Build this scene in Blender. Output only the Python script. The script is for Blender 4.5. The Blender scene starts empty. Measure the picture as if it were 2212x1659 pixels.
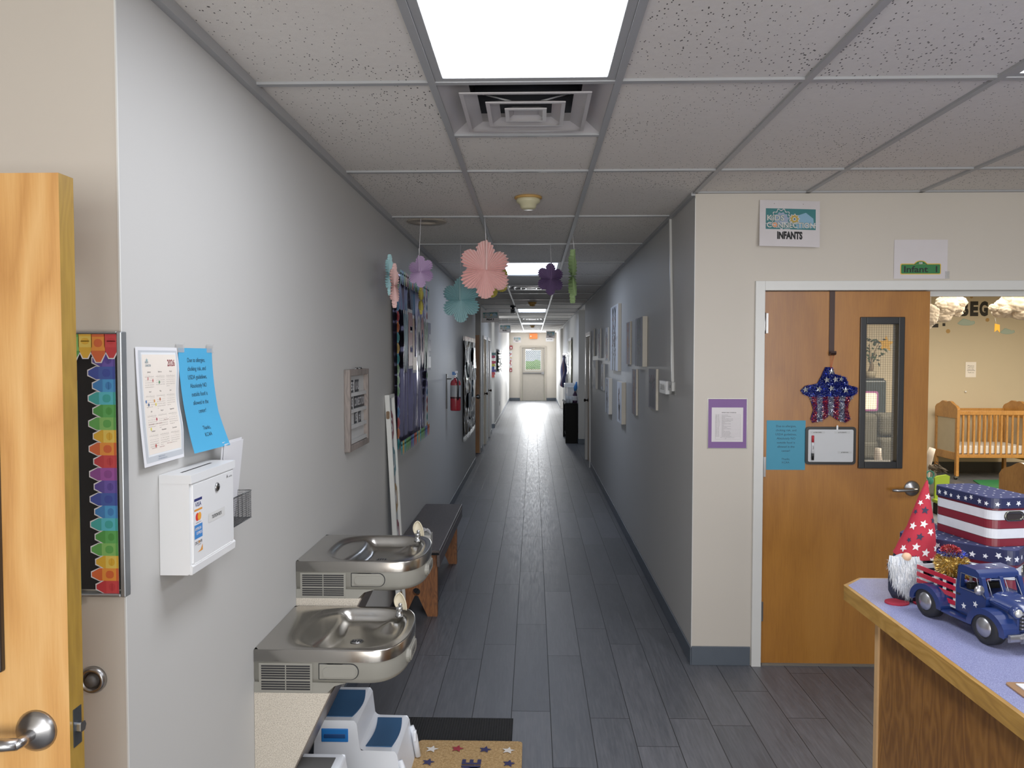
import bpy, math, random, calendar
from mathutils import Vector as Vec, Matrix, noise
R = random.Random(11)
S = bpy.context.scene
COL = S.collection
PI = math.pi
# ------------------------------------------------------------------ measured place
CH = 1.732                     # camera height
H = 2.628                      # ceiling height
XL, XR = -.933, .888           # hall walls
YW = 4.303                     # wall with the infant room door
YC = 1.725                     # corner on the left
YF = 29.93                     # far wall
GX, GY, T = -.3336, 2.5596, .6096
F, YAW, PIT, ROL = 1668.71, .0276, .0363, .0006

def ray(px, py):
    X = (px - 1106) / F; Y = -(py - 829.5) / F
    c, s = math.cos(ROL), math.sin(ROL); xr = c * X - s * Y; u = s * X + c * Y
    c, s = math.cos(PIT), math.sin(PIT); yr = c + s * u; z = -s + c * u
    c, s = math.cos(YAW), math.sin(YAW)
    return (c * xr - s * yr, s * xr + c * yr, z)
def onX(px, py, X): r = ray(px, py); t = X / r[0]; return t * r[1], CH + t * r[2]
def onY(px, py, Y): r = ray(px, py); t = Y / r[1]; return t * r[0], CH + t * r[2]
def onZ(px, py, Z): r = ray(px, py); t = (Z - CH) / r[2]; return t * r[0], t * r[1]

# ------------------------------------------------------------------ materials
def lin(h):
    if isinstance(h, (tuple, list)): return tuple(h)[:3]
    h = h.lstrip('#'); o = []
    for i in (0, 2, 4):
        v = int(h[i:i + 2], 16) / 255
        o.append(v / 12.92 if v <= .04045 else ((v + .055) / 1.055) ** 2.4)
    return tuple(o)
MATS = {}
class NT:
    def __init__(s, name):
        s.m = bpy.data.materials.new(name); s.m.use_nodes = True
        s.t = s.m.node_tree; s.n = s.t.nodes; s.b = s.n['Principled BSDF']
    def add(s, ty, **k):
        x = s.n.new(ty)
        for a, b in k.items(): setattr(x, a, b)
        return x
    def link(s, a, b): s.t.links.new(a, b)
    def val(s, sock, v):
        if hasattr(v, 'is_output') or isinstance(v, bpy.types.NodeSocket): s.link(v, sock)
        else: sock.default_value = v
    def math(s, op, a, b=0.0, c=None):
        x = s.add('ShaderNodeMath', operation=op)
        s.val(x.inputs[0], a); s.val(x.inputs[1], b)
        if c is not None: s.val(x.inputs[2], c)
        return x.outputs[0]
    def noise(s, vec, scale, detail=4, rough=.5):
        x = s.add('ShaderNodeTexNoise'); s.link(vec, x.inputs['Vector'])
        x.inputs['Scale'].default_value = scale; x.inputs['Detail'].default_value = detail
        x.inputs['Roughness'].default_value = rough
        return x.outputs[0]
    def mapping(s, vec, scale):
        x = s.add('ShaderNodeMapping'); s.link(vec, x.inputs[0]); x.inputs['Scale'].default_value = scale
        return x.outputs[0]
    def ramp(s, fac, stops):
        x = s.add('ShaderNodeValToRGB'); s.link(fac, x.inputs[0]); e = x.color_ramp.elements
        while len(e) < len(stops): e.new(.5)
        for i, (p, c) in enumerate(stops):
            e[i].position = p; c = lin(c); e[i].color = (*c, 1)
        return x.outputs[0]
    def mix(s, fac, a, b, mode='MIX'):
        x = s.add('ShaderNodeMix', data_type='RGBA', blend_type=mode)
        s.val(x.inputs[0], fac)
        s.val(x.inputs[6], a if not isinstance(a, (tuple, str)) else (*lin(a), 1))
        s.val(x.inputs[7], b if not isinstance(b, (tuple, str)) else (*lin(b), 1))
        return x.outputs[2]
    def pos(s): return s.add('ShaderNodeNewGeometry').outputs['Position']
    def obj(s): return s.add('ShaderNodeTexCoord').outputs['Object']
    def bump(s, h, strength=.2, dist=.002):
        x = s.add('ShaderNodeBump'); x.inputs['Strength'].default_value = strength
        x.inputs['Distance'].default_value = dist; s.link(h, x.inputs['Height'])
        s.link(x.outputs[0], s.b.inputs['Normal'])

def mat(name, col, rough=.5, metal=0, var=.06, vs=12, bump=0, bs=300, coat=0, emit=0, spec=.5, alpha=1, sheen=0):
    if name in MATS: return MATS[name]
    N = NT(name); b = N.b; c = lin(col)
    b.inputs['Roughness'].default_value = rough; b.inputs['Metallic'].default_value = metal
    b.inputs['Specular IOR Level'].default_value = spec
    v = N.obj()
    if var:
        n = N.noise(v, vs, 3)
        o = N.mix(n, tuple(x * (1 - var) for x in c), tuple(min(1, x * (1 + var)) for x in c))
        N.link(o, b.inputs['Base Color'])
    else:
        b.inputs['Base Color'].default_value = (*c, 1)
    if bump: N.bump(N.noise(v, bs, 2), bump, .001)
    if coat: b.inputs['Coat Weight'].default_value = coat; b.inputs['Coat Roughness'].default_value = .08
    if emit:
        b.inputs['Emission Color'].default_value = (*c, 1); b.inputs['Emission Strength'].default_value = emit
    if alpha < 1: b.inputs['Alpha'].default_value = alpha
    if sheen: b.inputs['Sheen Weight'].default_value = sheen
    MATS[name] = N.m
    return N.m

def wood(name, c0, c1, c2, axis=2, sc=1.0, rough=.4, contrast=1.0, coat=.2, ring=14, grain=1.0, noi=5):
    if name in MATS: return MATS[name]
    N = NT(name); v = N.obj()
    s = [1.0, 1.0, 1.0]; s[axis] = .22
    m = N.mapping(v, tuple(x * sc for x in s))
    big = N.noise(m, noi, 3, .55)
    r = N.math('MULTIPLY', big, ring); r = N.math('FRACT', r); r = N.math('SUBTRACT', r, .5); r = N.math('ABSOLUTE', r); r = N.math('MULTIPLY', r, 2.0)
    s2 = [60.0, 60.0, 60.0]; s2[axis] = 2.5
    fine = N.noise(N.mapping(v, tuple(x * sc for x in s2)), 3, 3, .7)
    bl = N.noise(m, 2.2, 2)
    k = N.math('MULTIPLY', r, .38 * contrast); k = N.math('MULTIPLY_ADD', bl, .75, k); k = N.math('MULTIPLY_ADD', fine, .35 * grain, k)
    k = N.math('SUBTRACT', k, .28)
    N.link(N.ramp(k, [(0.12, c0), (.45, c1), (.85, c2)]), N.b.inputs['Base Color'])
    N.b.inputs['Roughness'].default_value = rough; N.b.inputs['Coat Weight'].default_value = coat; N.b.inputs['Coat Roughness'].default_value = .25
    N.bump(fine, .08, .0006)
    MATS[name] = N.m
    return N.m

def wallpaint(name, col, col2=None):
    N = NT(name); v = N.pos()
    n = N.noise(v, 1.3, 3); n2 = N.noise(v, 420, 2)
    c = lin(col)
    N.link(N.mix(n, tuple(x * .96 for x in c), tuple(min(1, x * 1.04) for x in c)), N.b.inputs['Base Color'])
    N.b.inputs['Roughness'].default_value = .55; N.b.inputs['Specular IOR Level'].default_value = .35
    N.bump(n2, .06, .0006); MATS[name] = N.m
    return N.m

def floor_mat():
    N = NT('grey_plank_vinyl'); p = N.pos(); sp = N.add('ShaderNodeSeparateXYZ'); N.link(p, sp.inputs[0])
    W, L = .1885, 1.22
    u = N.math('DIVIDE', N.math('SUBTRACT', sp.outputs[0], .0855), W); col = N.math('FLOOR', u)
    wn = N.add('ShaderNodeTexWhiteNoise', noise_dimensions='1D'); N.link(N.math('ADD', col, 37.3), wn.inputs['W'])
    v = N.math('ADD', N.math('DIVIDE', sp.outputs[1], L), wn.outputs['Value']); row = N.math('FLOOR', v)
    fu = N.math('FRACT', u); fv = N.math('FRACT', v)
    du = N.math('MULTIPLY', N.math('MINIMUM', fu, N.math('SUBTRACT', 1.0, fu)), W)
    dv = N.math('MULTIPLY', N.math('MINIMUM', fv, N.math('SUBTRACT', 1.0, fv)), L)
    d = N.math('MINIMUM', du, dv)
    seam = N.math('LESS_THAN', d, .0019)
    cb = N.add('ShaderNodeCombineXYZ'); N.link(col, cb.inputs[0]); N.link(row, cb.inputs[1])
    w2 = N.add('ShaderNodeTexWhiteNoise', noise_dimensions='2D'); N.link(cb.outputs[0], w2.inputs['Vector'])
    # grain, shifted per plank
    sh = N.add('ShaderNodeVectorMath', operation='MULTIPLY_ADD')
    N.link(w2.outputs['Color'], sh.inputs[0]); sh.inputs[1].default_value = (7, 9, 5); N.link(p, sh.inputs[2])
    g = N.noise(N.mapping(sh.outputs[0], (42, 2.6, 1)), 2.2, 5, .65)
    g2 = N.noise(N.mapping(sh.outputs[0], (9, 1.3, 1)), 1.2, 3, .6)
    rg = N.math('ABSOLUTE', N.math('SUBTRACT', N.math('FRACT', N.math('MULTIPLY', g2, 9.0)), .5))
    k = N.math('MULTIPLY_ADD', w2.outputs['Value'], .22, N.math('MULTIPLY', g, .75))
    k = N.math('MULTIPLY_ADD', g2, .28, k); k = N.math('MULTIPLY_ADD', rg, .08, k)
    c = N.ramp(k, [(.3, '#34353a'), (.6, '#4b4d52'), (.95, '#696a6f')])
    N.link(N.mix(seam, c, '#17181a'), N.b.inputs['Base Color'])
    r = N.math('MULTIPLY_ADD', g, .34, .27); r = N.math('MULTIPLY_ADD', seam, .2, r)
    N.link(r, N.b.inputs['Roughness']); N.b.inputs['Specular IOR Level'].default_value = .55
    hgt = N.math('MULTIPLY_ADD', seam, -1.5, g)
    N.bump(hgt, .3, .0014)
    return N.m

def ceil_mat():
    N = NT('mineral_fibre_ceiling'); p = N.pos()
    vo = N.add('ShaderNodeTexVoronoi'); vo.inputs['Scale'].default_value = 105; N.link(N.mapping(p, (1, .55, 1)), vo.inputs['Vector'])
    big = N.noise(p, 1.6, 2); m = N.noise(p, 45, 3, .7)
    thr = N.math('MULTIPLY', big, .44)
    wn = N.add('ShaderNodeTexWhiteNoise', noise_dimensions='3D'); N.link(vo.outputs['Color'], wn.inputs['Vector'])
    on = N.math('LESS_THAN', wn.outputs['Value'], .42)
    dot = N.math('MULTIPLY', N.math('LESS_THAN', vo.outputs['Distance'], thr), on)
    c = N.mix(m, '#dad4cd', '#e8e3dc')
    N.link(N.mix(dot, c, '#55524f'), N.b.inputs['Base Color'])
    N.b.inputs['Roughness'].default_value = .95; N.b.inputs['Specular IOR Level'].default_value = .1
    N.bump(N.math('MULTIPLY_ADD', dot, -2.0, N.noise(p, 260, 3, .7)), .35, .0015)
    return N.m

# ------------------------------------------------------------------ frames and mesh builder
class Fr:
    def __init__(s, o, u, v):
        s.o = Vec(o); s.u = Vec(u).normalized(); s.v = Vec(v).normalized(); s.w = s.u.cross(s.v)
    def p(s, u, v, w=0): return s.o + s.u * u + s.v * v + s.w * w
    def at(s, u, v, w=0): return Fr(s.p(u, v, w), s.u, s.v)
    def rot(s, a):
        c, q = math.cos(a), math.sin(a)
        return Fr(s.o, s.u * c + s.v * q, s.v * c - s.u * q)
def FL(y, z, x=XL): return Fr((x, y, z), (0, 1, 0), (0, 0, 1))       # left wall, seen from the hall
def FRt(y, z, x=XR): return Fr((x, y, z), (0, -1, 0), (0, 0, 1))     # right wall
def FF(x, z, y): return Fr((x, y, z), (1, 0, 0), (0, 0, 1))          # faces the camera
def FT(x, y, z, a=0): return Fr((x, y, z), (math.cos(a), math.sin(a), 0), (-math.sin(a), math.cos(a), 0))  # table / floor

WL = {}      # world location of every object
_txt = {}
def text_tris(s, bold):
    k = (s, bold)
    if k in _txt: return _txt[k]
    cu = bpy.data.curves.new('t', 'FONT'); cu.body = s; cu.size = 1; cu.resolution_u = 3; cu.offset = bold; cu.space_line = 1.25
    cu.align_x = 'CENTER'; cu.fill_mode = 'FRONT'
    o = bpy.data.objects.new('t', cu); COL.objects.link(o)
    dg = bpy.context.evaluated_depsgraph_get(); me = o.evaluated_get(dg).to_mesh()
    vs = [tuple(v.co) for v in me.vertices]; fs = [tuple(p.vertices) for p in me.polygons]
    o.evaluated_get(dg).to_mesh_clear(); bpy.data.objects.remove(o); bpy.data.curves.remove(cu)
    if not vs: vs = [(0, 0, 0)]; fs = []
    xs = [v[0] for v in vs]
    _txt[k] = (vs, fs, min(xs), max(xs))
    return _txt[k]

class B:
    def __init__(s, M=None): s.v = []; s.f = []; s.mi = []; s.sm = []; s.mats = []; s.M = M
    def _m(s, m):
        if m not in s.mats: s.mats.append(m)
        return s.mats.index(m)
    def add(s, vs, fs, m, smooth=False):
        n = len(s.v); k = s._m(m)
        if s.M is not None: vs = [s.M @ Vec(v) for v in vs]
        s.v += [tuple(v) for v in vs]
        for f in fs: s.f.append(tuple(i + n for i in f)); s.mi.append(k); s.sm.append(smooth)
    def box(s, x0, x1, y0, y1, z0, z1, m, fr=None):
        c = [(x, y, z) for x in (x0, x1) for y in (y0, y1) for z in (z0, z1)]
        if fr: c = [fr.p(*q) for q in c]
        s.add(c, [(0, 1, 3, 2), (4, 6, 7, 5), (0, 4, 5, 1), (2, 3, 7, 6), (0, 2, 6, 4), (1, 5, 7, 3)], m)
    def prism(s, pts, fr, w0, w1, m, smooth=False, m2=None):
        n = len(pts)
        s.add([fr.p(u, v, w0) for u, v in pts] + [fr.p(u, v, w1) for u, v in pts],
              [(i, (i + 1) % n, (i + 1) % n + n, i + n) for i in range(n)], m, smooth)
        s.add([fr.p(u, v, w1) for u, v in pts], [tuple(range(n))], m2 or m)
        s.add([fr.p(u, v, w0) for u, v in pts], [tuple(reversed(range(n)))], m)
    def poly(s, pts, fr, w, m): s.add([fr.p(u, v, w) for u, v in pts], [tuple(range(len(pts)))], m)
    def rect(s, u0, v0, u1, v1, fr, w, m): s.poly([(u0, v0), (u1, v0), (u1, v1), (u0, v1)], fr, w, m)
    def sheet(s, u0, v0, u1, v1, fr, w, m, nu=10, nv=10, warp=None, th=0):
        vs = []
        for j in range(nv + 1):
            for i in range(nu + 1):
                a, b = u0 + (u1 - u0) * i / nu, v0 + (v1 - v0) * j / nv
                vs.append(fr.p(a, b, w))
        fs = [(j * (nu + 1) + i, j * (nu + 1) + i + 1, (j + 1) * (nu + 1) + i + 1, (j + 1) * (nu + 1) + i) for j in range(nv) for i in range(nu)]
        s.add(vs, fs, m, True)
    def disc(s, u, v, r, fr, w, m, n=20, ry=None):
        s.poly([(u + r * math.cos(2 * PI * i / n), v + (ry or r) * math.sin(2 * PI * i / n)) for i in range(n)], fr, w, m)
    def ring(s, u, v, r0, r1, fr, w, m, n=24):
        a = [(u + r0 * math.cos(2 * PI * i / n), v + r0 * math.sin(2 * PI * i / n)) for i in range(n)]
        b = [(u + r1 * math.cos(2 * PI * i / n), v + r1 * math.sin(2 * PI * i / n)) for i in range(n)]
        s.add([fr.p(x, y, w) for x, y in a + b], [(i, i + n, (i + 1) % n + n, (i + 1) % n) for i in range(n)], m)
    def star(s, u, v, r, fr, w, m, a=0, inner=.42, fn=None):
        pts = [(u, v)] + [(u + (r if i % 2 == 0 else r * inner) * math.sin(a + i * PI / 5), v + (r if i % 2 == 0 else r * inner) * math.cos(a + i * PI / 5)) for i in range(10)]
        vs = [fn(*q) for q in pts] if fn else [fr.p(x, y, w) for x, y in pts]
        s.add(vs, [(0, i + 1, (i + 1) % 10 + 1) for i in range(10)], m)
    def star3d(s, u, v, r, fr, w, h, m, a=0, inner=.45):
        pts = [fr.p(u, v, w + h)] + [fr.p(u + (r if i % 2 == 0 else r * inner) * math.sin(a + i * PI / 5), v + (r if i % 2 == 0 else r * inner) * math.cos(a + i * PI / 5), w) for i in range(10)]
        s.add(pts, [(0, i + 1, (i + 1) % 10 + 1) for i in range(10)], m)
    def text(s, t, fr, u, v, h, w, m, align='c', fit=None, bold=0, sx=1):
        vs, fs, x0, x1 = text_tris(t, bold)
        k = h / .69; kx = k * sx
        if fit: kx = fit / max(1e-6, x1 - x0)
        off = {'c': -(x0 + x1) / 2, 'l': -x0, 'r': -x1}[align]
        s.add([fr.p(u + (x + off) * kx, v + y * k, w) for x, y, z in vs], fs, m)
    def tube(s, pts, r, m, n=8, cap=True, smooth=True, flat=None):
        pts = [Vec(p) for p in pts]; rs = r if isinstance(r, (list, tuple)) else [r] * len(pts)
        vs = []; up = None
        for i, p in enumerate(pts):
            d = (pts[min(i + 1, len(pts) - 1)] - pts[max(i - 1, 0)]).normalized()
            if up is None:
                up = d.cross(Vec((0, 0, 1)));
                if up.length < .1: up = d.cross(Vec((1, 0, 0)))
            up = (up - d * up.dot(d)).normalized(); q = d.cross(up)
            for k in range(n):
                a = 2 * PI * k / n
                vs.append(p + up * math.cos(a) * rs[i] + q * math.sin(a) * rs[i] * (flat or 1))
        fs = [(i * n + k, i * n + (k + 1) % n, (i + 1) * n + (k + 1) % n, (i + 1) * n + k) for i in range(len(pts) - 1) for k in range(n)]
        if cap: fs += [tuple(reversed(range(n))), tuple(range((len(pts) - 1) * n, len(pts) * n))]
        s.add(vs, fs, m, smooth)
    def lathe(s, prof, fr, m, n=28, smooth=True, sx=1, sy=1, cap=True):
        vs = [fr.p(r * math.cos(2 * PI * k / n) * sx, r * math.sin(2 * PI * k / n) * sy, h) for r, h in prof for k in range(n)]
        fs = [(i * n + k, i * n + (k + 1) % n, (i + 1) * n + (k + 1) % n, (i + 1) * n + k) for i in range(len(prof) - 1) for k in range(n)]
        if cap:
            if prof[0][0] > 1e-5: fs.append(tuple(reversed(range(n))))
            if prof[-1][0] > 1e-5: fs.append(tuple(range((len(prof) - 1) * n, len(prof) * n)))
        s.add(vs, fs, m, smooth)
    def ell(s, c, r, m, n=20, k=12, fn=None):
        if not isinstance(r, (tuple, list)): r = (r, r, r)
        vs = []; c = Vec(c)
        for i in range(k + 1):
            t = PI * i / k
            for j in range(n):
                a = 2 * PI * j / n; d = Vec((math.sin(t) * math.cos(a), math.sin(t) * math.sin(a), math.cos(t)))
                q = 1 if not fn else fn(d)
                vs.append(c + Vec((d.x * r[0], d.y * r[1], d.z * r[2])) * q)
        fs = [(i * n + j, (i + 1) * n + j, (i + 1) * n + (j + 1) % n, i * n + (j + 1) % n) for i in range(k) for j in range(n)]
        s.add(vs, fs, m, True)
    def grid(s, fn, nu, nv, m, smooth=True):
        vs = [fn(i / nu, j / nv) for j in range(nv + 1) for i in range(nu + 1)]
        s.add(vs, [(j * (nu + 1) + i, j * (nu + 1) + i + 1, (j + 1) * (nu + 1) + i + 1, (j + 1) * (nu + 1) + i) for j in range(nv) for i in range(nu)], m, smooth)
    def blades(s, pts, ln, wd, mats, rnd=R):
        for p, d in pts:
            d = Vec(d).normalized(); a = Vec((rnd.gauss(0, 1), rnd.gauss(0, 1), rnd.gauss(0, 1)))
            q = d.cross(a).normalized(); L = ln * rnd.uniform(.6, 1.15); d = (d + a * .28).normalized(); p = Vec(p)
            s.add([p + q * wd, p - q * wd, p + d * L], [(0, 1, 2)], rnd.choice(mats))
    def warp(s, fr, fn):
        out = []
        for v in s.v:
            d = Vec(v) - fr.o; u, vv, w = d.dot(fr.u), d.dot(fr.v), d.dot(fr.w)
            u, vv, w = fn(u, vv, w); out.append(tuple(fr.p(u, vv, w)))
        s.v = out
        return s
    def obj(s, name, parent=None, bevel=0, seg=2, origin=None, base=False):
        me = bpy.data.meshes.new(name)
        xs, ys, zs = zip(*s.v)
        if origin is None:
            origin = ((min(xs) + max(xs)) / 2, (min(ys) + max(ys)) / 2, min(zs) if (base or parent is None) else (min(zs) + max(zs)) / 2)
        ox, oy, oz = origin
        me.from_pydata([(x - ox, y - oy, z - oz) for x, y, z in s.v], [], s.f)
        for m in s.mats: me.materials.append(m)
        me.polygons.foreach_set('material_index', s.mi); me.polygons.foreach_set('use_smooth', s.sm)
        me.update()
        o = bpy.data.objects.new(name, me); COL.objects.link(o)
        if parent is not None:
            o.parent = parent; pl = WL[parent]; o.location = (ox - pl[0], oy - pl[1], oz - pl[2])
        else: o.location = origin
        WL[o] = (ox, oy, oz)
        if bevel:
            md = o.modifiers.new('bevel', 'BEVEL'); md.width = bevel; md.segments = seg; md.limit_method = 'ANGLE'; md.angle_limit = .6
            md.harden_normals = False
        return o
def tag(o, label=None, cat=None, group=None, kind=None):
    if label: o['label'] = label
    if cat: o['category'] = cat
    if group: o['group'] = group
    if kind: o['kind'] = kind
    return o
def thing(name, label, cat, loc, group=None):
    o = bpy.data.objects.new(name, None); COL.objects.link(o); o.empty_display_size = .05
    o.location = loc; WL[o] = tuple(loc)
    return tag(o, label, cat, group)
def st(o, label=None): return tag(o, label, None, None, 'structure')
def dup(root, loc, label=None, rz=0):
    r = root.copy(); COL.objects.link(r); r.location = loc; WL[r] = tuple(loc)
    if label: r['label'] = label
    if rz: r.rotation_euler[2] += rz
    for ch in list(root.children):
        c = ch.copy(); COL.objects.link(c); c.parent = r
        for g in list(ch.children):
            d = g.copy(); COL.objects.link(d); d.parent = c
    return r
def rrect(w, h, r, n=5, cx=0, cy=0):
    p = []
    for (sx, sy, a0) in ((1, 1, 0), (-1, 1, PI / 2), (-1, -1, PI), (1, -1, 1.5 * PI)):
        for i in range(n + 1):
            a = a0 + PI / 2 * i / n
            p.append((cx + sx * (w / 2 - r) + r * math.cos(a), cy + sy * (h / 2 - r) + r * math.sin(a)))
    return p

# ------------------------------------------------------------------ palette
M_left = wallpaint('cool_grey_paint', '#bab9b6')
M_warm = wallpaint('warm_grey_paint', '#c6beb2')
M_nurs = wallpaint('cream_wall_paint', '#c0b296')
M_floor = floor_mat(); M_ceil = ceil_mat()
M_tee = mat('ceiling_grid_metal', '#9fa0a2', .45, var=.03)
M_base = mat('vinyl_baseboard', '#4a525c', .45, var=.08)
M_trim = mat('white_trim_paint', '#d8d8d4', .35, var=.02)
M_white = mat('white_plastic', '#e8e9ea', .3, var=.02)
M_paper = mat('white_paper', '#dcdce0', .7, var=.02)
M_black = mat('black_plastic', '#0c0d0f', .35, var=.1)
M_ink = mat('black_ink', '#101014', .7, var=0)
M_chrome = mat('brushed_chrome', '#a9abad', .25, 1, var=.05)
M_nickel = mat('satin_nickel', '#a9a9aa', .3, 1, var=.08)
M_steel = mat('stainless_steel', '#b9b5ae', .24, 1, var=.10, vs=4)
M_door = wood('maple_door_veneer', '#85501a', '#a96d28', '#bd8238', 2, 1.0, .38, .35, ring=6, noi=2.6)
M_doorL = wood('honey_maple_veneer', '#b57634', '#d79b54', '#ebb873', 2, 1.3, .35, 1.0, ring=10, noi=2.0)
M_edge = wood('maple_door_edge', '#83601f', '#9c7728', '#b38a3a', 2, 1.5, .4, .5)
M_oak = wood('oak_edge_band', '#87602a', '#a87c36', '#c29650', 1, 1.5, .38, .7)
M_panel = wood('counter_oak_panel', '#5a3310', '#7a4d1a', '#9a672e', 2, 1.5, .42, .9, ring=13)
M_cribw = wood('crib_beech', '#8f5a22', '#b27a38', '#c9924a', 2, 2, .35, .6)
def colr(name, c, rough=.6, **k): return mat(name, c, rough, var=k.pop('var', .04), **k)
M_red = colr('print_red', '#b3222c'); M_teal = colr('print_teal', '#2f7f86'); M_yel = colr('print_yellow', '#d8b03a')
M_clear = mat('clear_tape', '#c9c9c6', .15, var=0, alpha=.35)
LW, L_WIN, L_NUR, L_EXIT, L_ALC, L_PAN, L_PAN2, EXPO, GAM = 1.1, 100, 175, 65, 45, 7.3, 3.2, 1.03, 1.2
# ================================================================== THE SETTING
def wall(name, mt, boxes, label=None):
    b = B()
    for q in boxes: b.box(*q, mt)
    return st(b.obj(name), label)
b = B(); b.box(-4, 8.4, -3.7, 31.2, -.06, 0, M_floor); st(b.obj('floor', origin=(0, 0, 0)))
HW = H + .05
def run(x0, x1, spans, doors, mt):
    q = []
    for y0, y1 in spans:
        c = y0
        for d0, d1, zt in doors:
            if y0 <= d0 < y1:
                q.append((x0, x1, c, d0, 0, HW)); q.append((x0, x1, d0, d1, zt, HW)); c = d1
        q.append((x0, x1, c, y1, 0, HW))
    return q
LD = [(14.25, 15.12, 2.1), (15.62, 16.5, 2.1)]
wall('wall_left', M_left, run(XL - .12, XL, [(YC + .002, 12.42), (13.7, 17.3), (18.5, YF)], LD, M_left))
wall('wall_left_front', M_warm, [(-3.2, XL - .12, YC, YC + .12, 0, HW), (XL - .12, XL - .0003, YC, YC + .0019, 0, HW)])
wall('wall_left_lobby', M_warm, [(-1.92, -1.8, -3.6, .42, 0, HW), (-1.92, -1.8, .42, 1.47, 2.09, HW), (-1.92, -1.8, 1.47, YC, 0, HW), (-3.2, -3.08, -.4, YC, 0, HW), (-3.2, -1.92, -.4, -.28, 0, HW)])
RD = [(11.95, 12.95, 2.1)]
wall('wall_right', M_left, run(XR, XR + .1, [(YW + .002, 13.35), (15.2, 23.1), (25.5, YF)], RD, M_left))
wall('wall_right_front', M_warm, [(XR + .1, 1.27, YW, YW + .12, 0, HW), (XR + .0003, XR + .1, YW, YW + .0019, 0, HW), (1.27, 3.06, YW, YW + .12, 2.1, HW), (3.06, 8.3, YW, YW + .12, 0, HW)])
wall('wall_alcove', M_left, [(-2.3, XL - .12, 12.3, 12.42, 0, HW), (-2.3, XL - .12, 13.7, 13.82, 0, HW), (-2.42, -2.3, 12.3, 18.62, 0, HW),
     (-2.3, XL - .12, 17.18, 17.3, 0, HW), (-2.3, XL - .12, 18.5, 18.62, 0, HW)])
wall('wall_alcove_right', M_left, [(XR + .1, 2.3, 13.25, 13.35, 0, HW), (XR + .1, 2.3, 15.2, 15.32, 0, HW), (2.3, 2.42, 13.25, 25.62, 0, HW),
     (XR + .1, 2.3, 22.98, 23.1, 0, HW), (XR + .1, 2.3, 25.5, 25.62, 0, HW)])
DX0, DX1 = onY(1127.6, 800, YF)[0], onY(1176.2, 800, YF)[0]
wall('wall_far', M_warm, [(-2.0, DX0 - .04, YF, YF + .15, 0, HW), (DX1 + .04, 2.0, YF, YF + .15, 0, HW), (DX0 - .04, DX1 + .04, YF, YF + .15, 2.1, HW)])
NY = 11.65
wall('wall_nursery', M_nurs, [(XR + .1, 8.3, NY, NY + .12, 0, HW), (8.2, 8.32, -3.7, NY, 0, HW), (XR + .1, XR + .13, YW + .12, 11.9, 0, HW)])
wall('wall_back', M_warm, [(-1.92, -1.72, -3.72, -3.6, 0, HW), (-1.72, 3.7, -3.72, -3.6, 0, .5), (-1.72, 3.7, -3.72, -3.6, 2.45, HW), (3.7, 8.3, -3.72, -3.6, 0, HW)])
# ceiling tiles, leaving real openings for lights and diffusers
LIGHTS = [(0, -1), (0, 4), (0, 10), (0, 15), (0, 20), (3, -1), (3, -3), (0, -4)]  # last two panels are unseen, added to fill the lobby with light
DIFF = [(0, 0), (0, 6), (0, 13)]
def cell(k, n): return GX + k * T, GX + (k + 1) * T, GY + n * 2 * T, GY + (n + 1) * 2 * T
b = B(); g = B()
for n in range(-5, 24):
    for k in range(-5, 14):
        x0, x1, y0, y1 = cell(k, n)
        if n >= 2 and not -4 <= k <= 4 and n >= 8: continue
        if 2 <= n < 8 and not -1 <= k <= 1: continue
        if n == 1 and k > 1: y1 = YW + .04
        if n == 1 and k < -1: continue
        if n >= 0 and k < -1 and n < 7: continue
        if (k, n) in LIGHTS: continue
        if (k, n) in DIFF: y0 += T
        b.add([(x0, y0, H + .004), (x0, y1, H + .004), (x1, y1, H + .004), (x1, y0, H + .004)], [(0, 1, 2, 3)], M_ceil)
b.box(XR + .1, 8.3, YW + .1, NY + .1, H + .02, H + .04, M_ceil)
b.box(-4, 8.4, -3.8, YW, H + .35, H + .37, M_black); b.box(-2.4, 2.4, YW, 31, H + .35, H + .37, M_black)
st(b.obj('ceiling', origin=(0, 0, H)))
for k in range(-5, 15):
    x = GX + k * T
    if -1 <= k <= 2: ya, yb = -3.6, YF
    elif k > 2: ya, yb = -3.6, YW
    else: ya, yb = -3.6, YC
    if k == -1: x = XL + .006; ya = YC
    if k == 2: x = XR - .008 if 0 else x
    g.box(x - .012, x + .012, ya, yb, H - .006, H + .004, M_tee)
for n in range(-5, 24):
    y = GY + n * 2 * T
    if y > YW: xa, xb = XL, XR
    elif y > YC: xa, xb = XL, 8.2
    else: xa, xb = -1.8, 8.2
    g.box(xa, xb, y - .012, y + .012, H - .0055, H + .0035, M_tee)
for k, n in DIFF:
    x0, x1, y0, y1 = cell(k, n); g.box(x0, x1, y0 + T - .012, y0 + T + .012, H - .0055, H + .0035, M_tee)
g.box(XR, 8.2, YW - .022, YW, H - .006, H + .003, M_tee); g.box(XR - .022, XR, YW, YF, H - .016, H + .003, M_tee)
g.box(XL, XL + .022, YC, 12.42, H - .03, H + .003, M_tee)
st(g.obj('trim_1'))
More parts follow.
